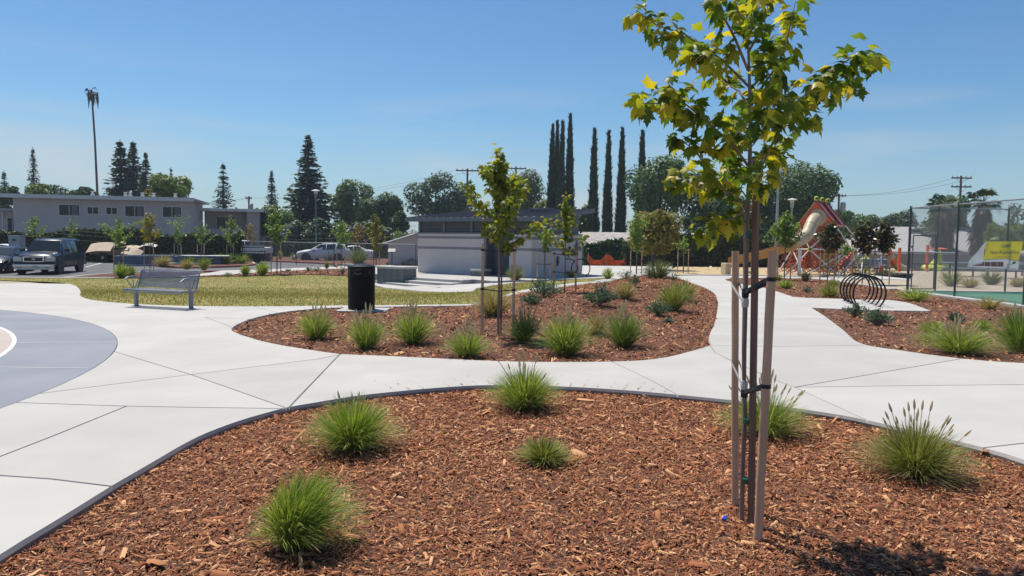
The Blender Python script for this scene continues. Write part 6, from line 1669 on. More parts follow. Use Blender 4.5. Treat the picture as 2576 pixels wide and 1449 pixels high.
def make_car(name, label, cat, loc, heading, body, st, sidewin, wind, rear, wheels, wr_, trim=None, front=None, rack=False, plate=True, group=None):
    """st: stations (x, z_bottom, z_belt, z_top, half width, half width of top). x is forward."""
    t = thing(name, label, cat, loc, heading, group)
    vs, fs = [], []; K = 13
    for (x, zb, zs, zt, w, wt) in st:
        half = [(w * .90, zb), (w * .985, zb + .14), (w, zb + (zs - zb) * .55), (w * .975, zs - .02), (wt + .02, zt - .07), (wt * .88, zt - .01)]
        ring_ = half + [(0, zt + .015)] + [(-a, b) for a, b in half[::-1]]
        vs += [(x, y, z) for y, z in ring_]
    for i in range(len(st) - 1):
        for j in range(K - 1): fs.append((i * K + j, i * K + j + 1, (i + 1) * K + j + 1, (i + 1) * K + j))
        fs.append((i * K + K - 1, i * K, (i + 1) * K, (i + 1) * K + K - 1))
    fs.append(tuple(range(K))); fs.append(tuple((len(st) - 1) * K + j for j in range(K - 1, -1, -1)))
    mb = MB(); mb.add(vs, fs); bo = mb.build('body', body, t, smooth=True)
    X = [s[0] for s in st][::-1]
    def interp(x, k): return float(np.interp(x, X, [s[k] for s in st][::-1]))
    def side_pt(x, z, off):
        zs, zt, w, wt = interp(x, 2), interp(x, 3), interp(x, 4), interp(x, 5)
        f_ = min(max((z - (zs - .02)) / max(.05, (zt - .07) - (zs - .02)), 0), 1)
        return w * .975 + (wt + .02 - w * .975) * f_ + off
    for poly in sidewin:
        for s_ in (-1, 1):
            mb = MB(); mb.prism([(x, s_ * side_pt(x, z, .004), z) for x, z in poly], (0, 0, 0), (0, s_ * .008, 0)); mb.build('side_window', MT['car_glass'], t)
    for nm, q in (('windscreen', wind), ('rear_window', rear)):
        if not q: continue
        (x0, z0, w0), (x1, z1, w1) = q; d = Vector((z1 - z0, 0, -(x1 - x0))).normalized() * .012
        if nm == 'rear_window': d = Vector((-abs(d.x), 0, abs(d.z)))
        else: d = Vector((abs(d.x), 0, abs(d.z)))
        mb = MB(); mb.prism([(x0, -w0, z0), (x0, w0, z0), (x1, w1, z1), (x1, -w1, z1)], (0, 0, 0), tuple(d * 1.6)); mb.build(nm, MT['car_glass'], t)
    wh = st[len(st) // 2][4]
    for x in wheels:
        for s_ in (-1, 1):
            yy = s_ * (wh - .12)
            mb = MB(); mb.lathe([(wr_ * .62, -.11), (wr_ * .97, -.11), (wr_, -.07), (wr_, .07), (wr_ * .97, .11), (wr_ * .62, .11)], 22, (x, yy, wr_), 'Y'); w_ = mb.build('wheel', MT['tyre'], t, smooth=True)
            mb = MB(); mb.lathe([(wr_ * .1, -.115), (wr_ * .6, -.10), (wr_ * .62, -.09), (wr_ * .62, .09), (wr_ * .6, .10), (wr_ * .1, .115)], 16, (x, yy, wr_), 'Y'); mb.build('rim', MT['rim'], w_, smooth=True)
            mb = MB(); mb.lathe([(wr_ * 1.16, -.02), (wr_ * 1.18, 0), (wr_ * 1.16, .02)], 24, (x, s_ * (wh - .012), wr_ * 1.04), 'Y')
            mb.v = [q for q in mb.v]; ar = mb.build('wheel_arch', MT['black_plastic'], t, smooth=True)
        
    xf, xr = st[0][0], st[-1][0]
    if trim: trim(t, bo, xf, xr, wh)
    if rack:
        for s_ in (-1, 1):
            mb = MB(); zt = interp(-.6, 3); mb.tube([(.35, s_ * .58, zt - .0), (.3, s_ * .58, zt + .07), (-1.6, s_ * .58, zt + .07), (-1.65, s_ * .58, zt)], .018, 6); mb.build('roof_rail', MT['black_plastic'], t, smooth=True)
    return t
def bx(t, nm, m, c, d, bevel=.01): 
    mb = MB(); mb.box(c, d); return mb.build(nm, m, t, bevel=bevel, smooth=False)

def suv_trim(t, bo, xf, xr, wh):
    b = bx(t, 'front_bumper', MT['chrome'], (xf - .02, 0, .50), (.26, 1.94, .17), .04)
    bx(b, 'lower_valance', MT['white_metal'], (xf - .06, 0, .36), (.2, 1.86, .16), .03)
    bx(b, 'number_plate', MT['plate'], (xf + .10, 0.08, .42), (.02, .32, .16), .003)
    for s_ in (-1, 1): bx(b, 'fog_lamp', MT['head_lens'], (xf + .045, s_ * .66, .37), (.02, .22, .08), .006)
    gr = bx(t, 'grille', MT['chrome'], (xf - .01, 0, .83), (.07, 1.02, .30), .02)
    bx(gr, 'grille_mesh', MT['black_plastic'], (xf + .022, 0, .83), (.02, .88, .20), .004)
    mb = MB(); mb.lathe([(.02, -.006), (.085, 0), (.02, .006)], 16, (xf + .038, 0, .83), 'X'); mb.v = [(x, y, .83 + (z - .83) * .5) for x, y, z in mb.v]; mb.build('oval_emblem', MT['chrome'], gr)
    for i in range(5): bx(gr, 'grille_bar', MT['black_plastic'], (xf + .032, 0, .75 + .04 * i), (.012, .86, .012), 0)
    for s_ in (-1, 1):
        h = bx(t, 'headlight', MT['head_lens'], (xf - .05, s_ * .75, .83), (.14, .42, .24), .03)
        bx(t, 'indicator', MT['tail_lens'] if False else MT['head_lens'], (xf - .14, s_ * .93, .83), (.16, .10, .20), .02)
        mi = bx(t, 'mirror', MT['black_plastic'], (.98, s_ * 1.10, 1.30), (.12, .24, .18), .03)
        bx(t, 'side_step', MT['black_plastic'], (-.2, s_ * .93, .42), (2.2, .16, .06), .01)
        bx(t, 'tail_light', MT['tail_lens'], (xr + .02, s_ * .86, 1.05), (.08, .14, .5), .01)
        for z in (1.02,): bx(t, 'door_handle', MT['black_plastic'], (.05, s_ * 1.005, z), (.16, .03, .035), .005)
        bx(t, 'door_seam', MT['black_plastic'], (.93, s_ * .995, .8), (.012, .012, .62), 0); bx(t, 'door_seam', MT['black_plastic'], (-.32, s_ * .995, .8), (.012, .012, .62), 0)
    bx(t, 'rear_bumper', MT['black_plastic'], (xr - .03, 0, .52), (.2, 1.9, .22), .04)
    mb = MB(); mb.tube([(1.28, -.55, 1.20), (1.2, .05, 1.22)], .012, 4); mb.build('wiper', MT['black_plastic'], t)
    mb = MB(); mb.tube([(1.28, .12, 1.20), (1.2, .68, 1.22)], .012, 4); mb.build('wiper', MT['black_plastic'], t)
suv_st = [(2.55, .48, .92, .98, .86, .72), (2.46, .40, .96, 1.06, .95, .80), (2.0, .36, 1.0, 1.14, .99, .84), (1.30, .34, 1.06, 1.20, 1.0, .84), (1.22, .34, 1.08, 1.22, 1.0, .82), (.62, .34, 1.12, 1.83, 1.0, .72), (.2, .34, 1.12, 1.92, 1.0, .73), (-1.4, .34, 1.12, 1.93, 1.0, .73), (-2.2, .36, 1.12, 1.90, .99, .71), (-2.48, .40, 1.10, 1.70, .97, .72), (-2.60, .46, 1.06, 1.12, .94, .84)]
suv_win = [[(1.06, 1.16), (.60, 1.74), (-.26, 1.80), (-.26, 1.16)], [(-.38, 1.16), (-.38, 1.80), (-1.22, 1.80), (-1.12, 1.16)], [(-1.34, 1.16), (-1.36, 1.80), (-2.2, 1.76), (-2.36, 1.16)]]
navy = paint('navy_paint', (0.008, 0.016, 0.04))
sv = g(92, 691, PK); hd = math.atan2(-.976, .22)
fwdv = Vector((math.cos(hd), math.sin(hd), 0))
make_car('parked_suv', 'dark blue sport utility vehicle with chrome bumper parked facing the lawn', 'car', sv - fwdv * 2.2 + Vector((0, 0, 0)), hd, navy, suv_st, suv_win, ((1.20, 1.24, .80), (.68, 1.80, .68)), ((-2.52, 1.16, .8), (-2.3, 1.78, .66)), (1.62, -1.55), .40, suv_trim, rack=True, group='vehicles in the car park')
sed_st = [(2.25, .34, .62, .66, .72, .6), (2.1, .26, .68, .76, .86, .72), (1.5, .22, .80, .90, .90, .76), (1.0, .22, .86, .96, .90, .76), (.25, .22, .90, 1.38, .90, .60), (-.3, .22, .90, 1.45, .90, .61), (-.9, .22, .92, 1.42, .90, .60), (-1.75, .24, .94, 1.06, .89, .68), (-2.15, .30, .92, 1.02, .86, .70), (-2.28, .36, .84, .88, .80, .68)]
sed_win = [[(.78, .96), (.18, 1.34), (-.32, 1.40), (-.32, .96)], [(-.40, .96), (-.40, 1.40), (-.9, 1.37), (-1.35, .98)]]
def sed_trim(t, bo, xf, xr, wh):
    bx(t, 'front_bumper', MT['black_plastic'], (xf - .05, 0, .36), (.2, 1.5, .12), .03)
    for s_ in (-1, 1):
        bx(t, 'headlight', MT['head_lens'], (xf - .2, s_ * .66, .62), (.22, .34, .13), .03); bx(t, 'mirror', MT['black_plastic'], (.75, s_ * .98, 1.0), (.12, .2, .13), .03)
        bx(t, 'tail_light', MT['tail_lens'], (xr + .06, s_ * .66, .78), (.12, .3, .14), .02); bx(t, 'door_handle', MT['chrome'], (-.2, s_ * .905, .86), (.16, .03, .03), .004)
sd = sv + Vector((-3.15, .1, 0))
make_car('parked_sedan', 'dark blue sedan parked beside the sport utility vehicle', 'car', sd - fwdv * 2.2 + Vector((.25, .2, 0)), hd, paint('dark_blue_paint', (0.02, 0.03, 0.055)), sed_st, sed_win, ((.98, .98, .72), (.30, 1.37, .56)), ((-1.72, 1.06, .62), (-.98, 1.40, .55)), (1.42, -1.4), .33, sed_trim, group='vehicles in the car park')
cro_st = [(2.3, .42, .70, .76, .74, .62), (2.18, .32, .78, .90, .88, .74), (1.6, .28, .92, 1.04, .93, .78), (1.1, .28, .98, 1.10, .94, .78), (.3, .28, 1.02, 1.56, .94, .64), (-.3, .28, 1.04, 1.66, .94, .65), (-1.3, .28, 1.06, 1.64, .94, .64), (-1.9, .30, 1.08, 1.56, .93, .62), (-2.25, .36, 1.06, 1.16, .90, .72), (-2.35, .42, .9, .94, .86, .72)]
cro_win = [[(.9, 1.08), (.24, 1.52), (-.32, 1.58), (-.32, 1.08)], [(-.4, 1.08), (-.4, 1.58), (-1.2, 1.57), (-1.1, 1.10)], [(-1.28, 1.12), (-1.32, 1.56), (-1.75, 1.52), (-1.9, 1.22)]]
white_paint = paint('white_paint', (0.66, 0.67, 0.69)); white_paint.node_tree.nodes['Principled BSDF'].inputs['Metallic'].default_value = 0
wv = g(815, 646, PK)
make_car('parked_crossover', 'white crossover parked side-on behind the chain-link fence', 'car', Vector((at(814, 640, 68).x, 68, ZP)), R(186), white_paint, cro_st, cro_win, ((1.06, 1.12, .74), (.36, 1.54, .6)), ((-2.22, 1.16, .7), (-1.95, 1.52, .56)), (1.42, -1.38), .36, sed_trim, rack=True, group='vehicles in the car park')
make_car('parked_sedan', 'white car half hidden behind the orange-tinted sapling', 'car', Vector((at(880, 640, 72).x, 72, ZP)), R(190), white_paint, sed_st, sed_win, ((.98, .98, .72), (.30, 1.37, .56)), ((-1.72, 1.06, .62), (-.98, 1.40, .55)), (1.42, -1.4), .33, sed_trim, group='vehicles in the car park')
pk_st = [(2.7, .5, .86, .92, .80, .66), (2.6, .42, .94, 1.04, .92, .78), (1.9, .38, 1.02, 1.12, .96, .80), (1.3, .38, 1.06, 1.16, .96, .80), (.75, .38, 1.08, 1.72, .96, .66), (.3, .38, 1.08, 1.80, .96, .68), (-.5, .38, 1.08, 1.78, .96, .68), (-.62, .38, 1.08, 1.12, .96, .82), (-2.6, .42, 1.08, 1.12, .96, .82), (-2.72, .5, 1.04, 1.08, .93, .8)]
make_car('parked_pickup', 'white pickup truck behind the dumpster', 'truck', Vector((at(612, 640, 76).x, 76, ZP)), R(215), white_paint, pk_st, [[(1.0, 1.14), (.72, 1.66), (.1, 1.72), (.1, 1.14)], [(.02, 1.14), (.02, 1.72), (-.46, 1.70), (-.5, 1.14)]], ((1.24, 1.2, .76), (.82, 1.66, .62)), None, (1.75, -1.6), .39, sed_trim, group='vehicles in the car park')
make_car('parked_sedan', 'white car glimpsed behind the dark sedan', 'car', Vector((at(2, 620, 52).x, 52, ZP)), R(180), white_paint, sed_st, sed_win, ((.98, .98, .72), (.30, 1.37, .56)), ((-1.72, 1.06, .62), (-.98, 1.40, .55)), (1.42, -1.4), .33, sed_trim, group='vehicles in the car park')

# loaded utility trailer with cardboard
MT['cardboard'] = mat('cardboard', (0.62, 0.50, 0.36), (0.52, 0.41, 0.28), rough=.9, scale=2)
MT['rust'] = mat('rusty_steel', (0.22, 0.14, 0.09), (0.12, 0.08, 0.06), rough=.8, scale=6)
MT['trailer_blue'] = mat('trailer_blue', (0.075, 0.125, 0.19), (0.055, 0.09, 0.14), rough=.6, scale=3)
tp = g(275, 660, PK); t = thing('utility_trailer', 'rusty utility trailer heaped with flattened cardboard', 'trailer', tp, R(-4))
bx(t, 'bed', MT['rust'], (.55, 0, .70), (3.2, 1.8, .12), .01); bx(t, 'side_board', MT['rust'], (.55, -.9, .86), (3.2, .05, .30), .01); bx(t, 'tail_board', MT['white_metal'], (2.1, -.2, .95), (.05, 1.4, .5), .01)
bx(t, 'rail', MT['galv'], (-.6, .7, 1.45), (2.2, .06, .06), .01)
for s_ in (-1, 1):
    mb = MB(); mb.lathe([(.22, -.1), (.38, -.1), (.39, 0), (.38, .1), (.22, .1)], 18, (0.05, s_ * .85, .39), 'Y'); w_ = mb.build('wheel', MT['tyre'], t, smooth=True)
    mb = MB(); mb.lathe([(.05, -.105), (.2, -.09), (.2, .09), (.05, .105)], 12, (0.05, s_ * .85, .39), 'Y'); mb.build('rim', MT['rim'], w_)
def card(loc, d, rot, label, m='cardboard'):
    mb = MB(); nx_ = 6; vs, fs = [], []; r_ = random.Random(int(loc[0] * 100))
    for i in range(nx_ + 1):
        for j in (0, 1):
            vs.append(((i / nx_ - .5) * d[0], (j - .5) * d[1], d[2] * math.sin(i / nx_ * 3.1) + r_.uniform(-.01, .01)))
    n = len(vs); vs += [(x, y, z + .02) for x, y, z in vs]
    for i in range(nx_): a = i * 2; fs += [(a, a + 1, a + 3, a + 2), (n + a, n + a + 2, n + a + 3, n + a + 1), (a, a + 2, n + a + 2, n + a), (a + 1, n + a + 1, n + a + 3, a + 3)]
    fs += [(0, n, n + 1, 1), (2 * nx_, 2 * nx_ + 1, n + 2 * nx_ + 1, n + 2 * nx_)]
    mb.add(vs, fs); o = mb.build('cardboard_sheet', MT[m], loc=loc); o.rotation_euler = rot; tag(o, label, 'cardboard', None, 'thing'); return o
card(tp + Vector((-.25, -.75, 1.16)), (1.9, 1.1, .10), (R(38), R(-4), 0), 'big flattened cardboard sheet folded over the trailer side')
card(tp + Vector((1.0, -.2, 1.42)), (.9, .9, .12), (R(15), R(-20), R(20)), 'cardboard flap sticking up from the trailer heap')
card(tp + Vector((1.6, .3, 1.15)), (1.6, 1.0, .15), (R(12), R(6), R(-12)), 'crumpled tan cardboard in the middle of the trailer heap')
card(tp + Vector((2.35, -1.0, .82)), (1.4, .9, .12), (R(35), R(14), R(-6)), 'loose cardboard sheet hanging over the blue flatbed')
card(tp + Vector((2.9, .3, 1.25)), (1.4, 1.1, .2), (R(10), R(-6), R(14)), 'pale grey plastic sheet crumpled on the load', 'white_metal')
# blue flatbed trailer
fp = g(330, 668, PK); t = thing('flatbed_trailer', 'low blue steel flatbed trailer with white deck boards', 'trailer', fp, R(16))
bx(t, 'deck', MT['trailer_blue'], (2.6, 0, .40), (7.0, 2.2, .62), .02); bx(t, 'deck_rail', MT['white_metal'], (1.2, -1.12, .08), (3.6, .08, .05), .01)
for i in range(5): bx(t, 'deck_board', MT['white_metal'], (4.9, -.9 + i * .42, .735), (3.4, .36, .04), .004)
for i in range(3): bx(t, 'deck_board', MT['trailer_blue'], (1.2, -.75 + i * .6, .735), (3.4, .5, .05), .004)
bx(t, 'loading_ramp', MT['white_metal'], (3.6, -1.3, .22), (2.2, .3, .08), .01)
bx(t, 'hitch', MT['black_plastic'], (6.6, 0, .55), (.9, .2, .16), .02)
# dumpster and rack trailer
t = thing('green_dumpster', 'dark green dumpster behind the bright median sapling', 'dumpster', Vector((at(565, 640, 63).x, 63, ZP)), R(5))
grn = mat('dumpster_green', (0.015, 0.085, 0.05), (0.012, 0.065, 0.04), rough=.5)
mb = MB(); mb.box((0, 0, .72), (2.3, 1.4, 1.3), taper=1.06); mb.build('bin', grn, t)
mb = MB(); mb.box((0, 0, 1.41), (2.4, 1.5, .06)); mb.build('lid', MT['black_plastic'], t)
for i in range(4): bx(t, 'rib', grn, (-.8 + .53 * i, -.74, .72), (.08, .06, 1.2), 0)
for i in (-1, 1): bx(t, 'fork_pocket', grn, (i * 1.22, 0, .9), (.12, 1.0, .18), 0)
t = thing('stake_trailer', 'dark trailer with pale slatted rails beside the leafy sapling', 'trailer', Vector((at(638, 640, 62).x, 62, ZP)), R(-8))
bx(t, 'box', MT['black_plastic'], (0, 0, .5), (2.6, 1.5, .7), .03)
for i in range(14): 
    bx(t, 'slat', MT['white_metal'], (-1.25 + .19 * i, -.76 + .0 * i, 1.12), (.11, .04, .62), 0)
for z in (.98, 1.3): bx(t, 'rail', MT['black_plastic'], (0, -.80, z), (2.7, .04, .06), 0)
for s_ in (-.7, .7):
    mb = MB(); mb.lathe([(.2, -.1), (.32, -.1), (.33, 0), (.32, .1), (.2, .1)], 14, (s_, -.8, .33), 'Y'); mb.build('wheel', MT['tyre'], t, smooth=True)
t = thing('utility_cabinet', 'grey metal utility cabinet behind the dark sedan', 'cabinet', Vector((at(43, 620, 50).x, 50, ZP)))
bx(t, 'casing', MT['grey_metal'], (0, 0, 1.0), (.75, .6, 2.0), .02); bx(t, 'cap', MT['galv'], (0, 0, 2.03), (.82, .66, .06), .01); bx(t, 'vent', MT['black_plastic'], (0, -.31, 1.75), (.22, .02, .14), 0)
# ================================================================== chain-link fences
def chainlink(parent, A, B_, z0, z1, pitch=.062, r=.0018, name='mesh'):
    """Woven diamonds: two families of slanted wires clipped to the panel; A, B_ local end points."""
    A, B_ = Vector(A), Vector(B_); L_ = (B_ - A).length; u = (B_ - A).normalized(); h = z1 - z0
    V, F = [], []; k = math.sqrt(2) * pitch / 1.0
    n_ = Vector((-u.y, u.x, 0))
    for sgn in (1, -1):
        c = -h if sgn > 0 else 0
        lo = -h if sgn > 0 else 0; hi = L_ if sgn > 0 else L_ + h
        c = lo
        while c < hi:
            # line s = c + sgn*t , t in [0,h]
            t0, t1 = 0.0, h
            if sgn > 0: t0, t1 = max(0, -c), min(h, L_ - c)
            else: t0, t1 = max(0, c - L_), min(h, c)
            if t1 > t0 + .01:
                p, q = A + u * (c + sgn * t0) + Vector((0, 0, z0 + t0)), A + u * (c + sgn * t1) + Vector((0, 0, z0 + t1))
                s_ = (u * -sgn + Vector((0, 0, 1))).normalized() * r; b = len(V); o = n_ * r * (1 if sgn > 0 else -1)
                V += [p - s_ + o, p + s_ + o, p - o, q - s_ + o, q + s_ + o, q - o]
                F += [(b, b + 1, b + 4, b + 3), (b + 1, b + 2, b + 5, b + 4), (b + 2, b, b + 3, b + 5)]
            c += k
    o = np_obj(name, [tuple(v) for v in V], F, MT['galv'], parent); o['kind'] = 'stuff'
    return o
def post(parent, p, h, r=.034, m='dark_galv', name='post'):
    mb = MB(); mb.tube([(p[0], p[1], p[2] - .1), (p[0], p[1], p[2] + h)], r, 10); mb.lathe([(r * 1.1, 0), (r * 1.05, .03), (r * .3, .05)], 10, (p[0], p[1], p[2] + h)); return mb.build(name, MT[m], parent, smooth=True)
def rail(parent, a, b, r=.022, m='galv', name='rail'):
    mb = MB(); mb.tube([a, b], r, 8); return mb.build(name, MT[m], parent, smooth=True)
FX, FY, FH = 14.6, 27.62, 3.05
# run along the court side, towards the viewer
t = thing('court_fence', 'tall chain-link fence along the kerb of the green court', 'fence', (FX, FY, .03))
ys_f = [0, -2.95, -6.3, -9.6, -12.9]
for i, y in enumerate(ys_f): post(t, (0, y, 0), FH, r=.045 if i == 0 else .034)
for i in range(4):
    rail(t, (0, ys_f[i], FH - .03), (0, ys_f[i + 1], FH - .03)); 
    if i == 0: rail(t, (0, ys_f[i], 1.42), (0, ys_f[i + 1], 1.42))
    chainlink(t, (0.035, ys_f[i], 0), (0.035, ys_f[i + 1], 0), .05, FH - .05)
# run across the back, with the gate in its first bay and the banner
t2 = thing('court_fence', 'chain-link fence across the far end of the green court with a gate bay', 'fence', (FX, FY, .03))
xs_f = [1.02, 3.6, 6.6, 9.6]
for x in xs_f: post(t2, (x, 0, 0), FH)
rail(t2, (.05, 0, FH - .03), (xs_f[0], 0, FH - .03)); rail(t2, (.05, 0, 2.10), (xs_f[0], 0, 2.10)); chainlink(t2, (.06, .03, 0), (xs_f[0], .03, 0), 2.12, FH - .05)
for i in range(3):
    rail(t2, (xs_f[i], 0, FH - .03), (xs_f[i + 1], 0, FH - .03)); chainlink(t2, (xs_f[i], .035, 0), (xs_f[i + 1], .035, 0), .05, FH - .05)
gt = thing('court_gate', 'narrow chain-link gate with a barred frame beside the corner post', 'gate', (FX + .08, FY - .03, .03))
for a, b in (((.04, 0, .06), (.04, 0, 2.02)), ((.86, 0, .06), (.86, 0, 2.02)), ((.04, 0, .06), (.86, 0, .06)), ((.04, 0, 2.02), (.86, 0, 2.02)), ((.04, 0, .98), (.86, 0, .98))):
    rail(gt, a, b, .022, 'dark_galv', 'frame_bar')
rail(gt, (.06, 0, .30), (.84, 0, .92), .007, 'galv', 'truss_rod')
for x, z in ((.04, .5), (.04, 1.6)): bx(gt, 'hinge', MT['dark_galv'], (x - .03, 0, z), (.06, .05, .08), .004)
bx(gt, 'latch', MT['dark_galv'], (.88, 0, 1.0), (.08, .05, .12), .004)
chainlink(gt, (.05, .02, 0), (.85, .02, 0), .08, 2.0)

# banner on the far run: yellow top, white foot, one corner folded back
MT['ban_yellow'] = mat('banner_yellow', (0.85, 0.68, 0.02), (0.80, 0.63, 0.015), rough=.55, scale=3)
MT['ban_white'] = mat('banner_white', (0.78, 0.78, 0.80), (0.72, 0.72, 0.74), rough=.55, scale=3)
MT['ban_red'] = mat('banner_red', (0.45, 0.05, 0.05), (0.38, 0.05, 0.05), rough=.55, scale=9)
MT['ban_purple'] = mat('banner_purple', (0.10, 0.02, 0.07), rough=.6)
MT['ban_orange'] = mat('banner_orange', (0.55, 0.14, 0.03), rough=.6)
MT['ban_green'] = mat('banner_green', (0.04, 0.10, 0.06), rough=.6)
for nm_ in ('ban_yellow', 'ban_white'):      # thin vinyl lets daylight through
    m_ = MT[nm_]; n_, l_ = m_.node_tree.nodes, m_.node_tree.links; b_ = n_['Principled BSDF']; tr_ = n_.new('ShaderNodeBsdfTranslucent'); mx_ = n_.new('ShaderNodeMixShader'); mx_.inputs['Fac'].default_value = .45
    l_.new(b_.inputs['Base Color'].links[0].from_socket, tr_.inputs['Color']); l_.new(b_.outputs['BSDF'], mx_.inputs[1]); l_.new(tr_.outputs['BSDF'], mx_.inputs[2]); l_.new(mx_.outputs['Shader'], n_['Material Output'].inputs['Surface'])
YB = FY - .07
def bpix(u, v):   # enlargement of the banner -> world on the fence plane
    return at((3780 + u * 252 / 2282) / 1.5652, (920 + v * 160 / 1449) / 1.5652, YB)
bo_ = bpix(1500, 780); bo_.z = bpix(1500, 1240).z
ban = thing('camp_banner', 'yellow and white camp banner tied to the court fence, one corner folded', 'banner', bo_)
def fold(p):      # gentle creases, out of the plane
    return -.018 * math.sin((p.x * 3.1 + p.z * 3.4) * 2.2) - .012 * math.sin(p.x * 7 - p.z * 5)
def patch(name, poly, m, layer=0, n=10, parent=ban, rest=None):
    """Quad strip between a left-to-right upper and lower pixel line."""
    up_, lo_ = poly; V, F = [], []; K = 6
    def ln(L_, f_):
        s_ = f_ * (len(L_) - 1); i = min(int(s_), len(L_) - 2); a, b = L_[i], L_[i + 1]; q = s_ - i
        return a[0] + (b[0] - a[0]) * q, a[1] + (b[1] - a[1]) * q
    for i in range(n + 1):
        a, b = ln(up_, i / n), ln(lo_, i / n)
        for j in range(K + 1):
            q = j / K; p = bpix(a[0] + (b[0] - a[0]) * q, a[1] + (b[1] - a[1]) * q); p.y += fold(p) - .004 * layer; V.append(p - bo_)
    for i in range(n):
        for j in range(K): a = i * (K + 1) + j; F.append((a, a + 1, a + K + 2, a + K + 1))
    mb = MB(); mb.add(V, F); return mb.build(name, m, parent, smooth=True)
yl = patch('yellow_cloth', ([(925, 275), (2250, 275)], [(810, 940), (1150, 905), (1600, 895), (2110, 970)]), MT['ban_yellow'], n=16)
patch('white_cloth', ([(800, 950), (1150, 915), (1600, 905), (2110, 980)], [(240, 1185), (800, 1215), (1500, 1245), (2060, 1285)]), MT['ban_white'], n=16)
patch('folded_corner', ([(245, 1160), (330, 970), (925, 280)], [(380, 1130), (780, 1090), (860, 560), (930, 320)]), MT['ban_white'], layer=4, n=12)
patch('dark_arc', ([(810, 935), (1150, 900), (1600, 890), (2110, 965)], [(810, 955), (1150, 918), (1600, 906), (2110, 982)]), MT['ban_purple'], layer=2, n=16, parent=yl)
rd = patch('red_panel', ([(800, 1005), (1550, 1010)], [(420, 1150), (1550, 1180)]), MT['ban_red'], layer=1.2, n=10)
for u0, w_ in ((850, 35), (1070, 40), (1310, 30)):
    patch('white_stripe', ([(u0, 1008), (u0 + w_, 1008)], [(u0 - 5, 1170), (u0 + w_ - 12, 1170)]), MT['ban_white'], layer=2, n=2, parent=rd)
patch('green_emblem', ([(1830, 1090), (1880, 1000), (1960, 990), (1990, 1040)], [(1850, 1090), (1900, 1085), (1950, 1080), (1990, 1045)]), MT['ban_green'], layer=1.5, n=6)
patch('orange_mark', ([(860, 560), (900, 560)], [(830, 780), (880, 700)]), MT['ban_orange'], layer=5, n=4)
for k_, (u0, v0, u1, v1) in enumerate(((960, 410, 1015, 380), (950, 470, 985, 460), (920, 600, 985, 520), (985, 350, 1000, 335), (905, 400, 935, 340))):
    patch('red_dash', ([(u0, v0), (u1, v1)], [(u0 + 12, v0 + 22), (u1 + 8, v1 + 18)]), MT['ban_red'], layer=2, n=2)
def text(body, u0, u1, v_base, hpx, m, parent, depth=.03, shear=.0):
    cu = bpy.data.curves.new('lettering', 'FONT'); cu.body = body; cu.align_x = 'LEFT'; cu.extrude = .0; cu.shear = shear; cu.offset = .012
    tmp = bpy.data.objects.new('lettering_tmp', cu); COL.objects.link(tmp)
    dg = bpy.context.evaluated_depsgraph_get(); me = bpy.data.meshes.new_from_object(tmp.evaluated_get(dg)); bpy.data.objects.remove(tmp)
    co = np.array([tuple(v.co) for v in me.vertices]); x0, x1 = co[:, 0].min(), co[:, 0].max(); y1 = co[:, 1].max()
    for v in me.vertices:
        u = u0 + (v.co.x - x0) / (x1 - x0) * (u1 - u0); w = v_base - v.co.y / y1 * hpx; p = bpix(u, w); p.y += fold(p) - depth; v.co = p - bo_
    me.materials.clear(); me.materials.append(m); o = bpy.data.objects.new('lettering', me); link(o, parent); return o
text('CAMP', 1455, 1800, 500, 125, MT['ban_purple'], yl, shear=.2)
text('Have A-Lot-of-Fun', 1060, 2080, 725, 135, MT['ban_purple'], yl, shear=.1)
for i, (a, b) in enumerate(((1220, 1280), (1310, 1330), (1345, 1385), (1400, 1500), (1540, 1740), (1770, 1800), (1815, 1890))):
    patch('orange_scrawl', ([(a, 815), (b, 818)], [(a, 840), (b, 838)]), MT['ban_orange'], layer=2, n=2, parent=yl)
for i in range(7):
    patch('grey_scrawl', ([(1580 + i * 62, 1190 + i * 6), (1610 + i * 62, 1193 + i * 6)], [(1560 + i * 62, 1225 + i * 6), (1590 + i * 62, 1228 + i * 6)]), MT['stucco_band'], layer=2, n=2)
for i in range(3):
    patch('pale_scrawl', ([(1660 + i * 70, 1085), (1710 + i * 70, 1085)], [(1660 + i * 70, 1125), (1710 + i * 70, 1125)]), MT['grass_tan'], layer=2, n=2)

# low chain-link fence behind the roadside bed
t = thing('low_fence', 'low chain-link fence in front of the white crossover', 'fence', (0, 0, -.4))
PF = [at(505, 650, 66), at(640, 650, 62), at(745, 650, 59), at(840, 650, 56.5), at(940, 650, 54), at(1046, 650, 51.5)]
for i, p in enumerate(PF):
    post(t, (p.x, p.y, 0), 1.72, .032)
    if i:
        q = PF[i - 1]; rail(t, (q.x, q.y, 1.72), (p.x, p.y, 1.72), .024); chainlink(t, (q.x, q.y, 0), (p.x, p.y, 0), .05, 1.7, pitch=.085, r=.0024)
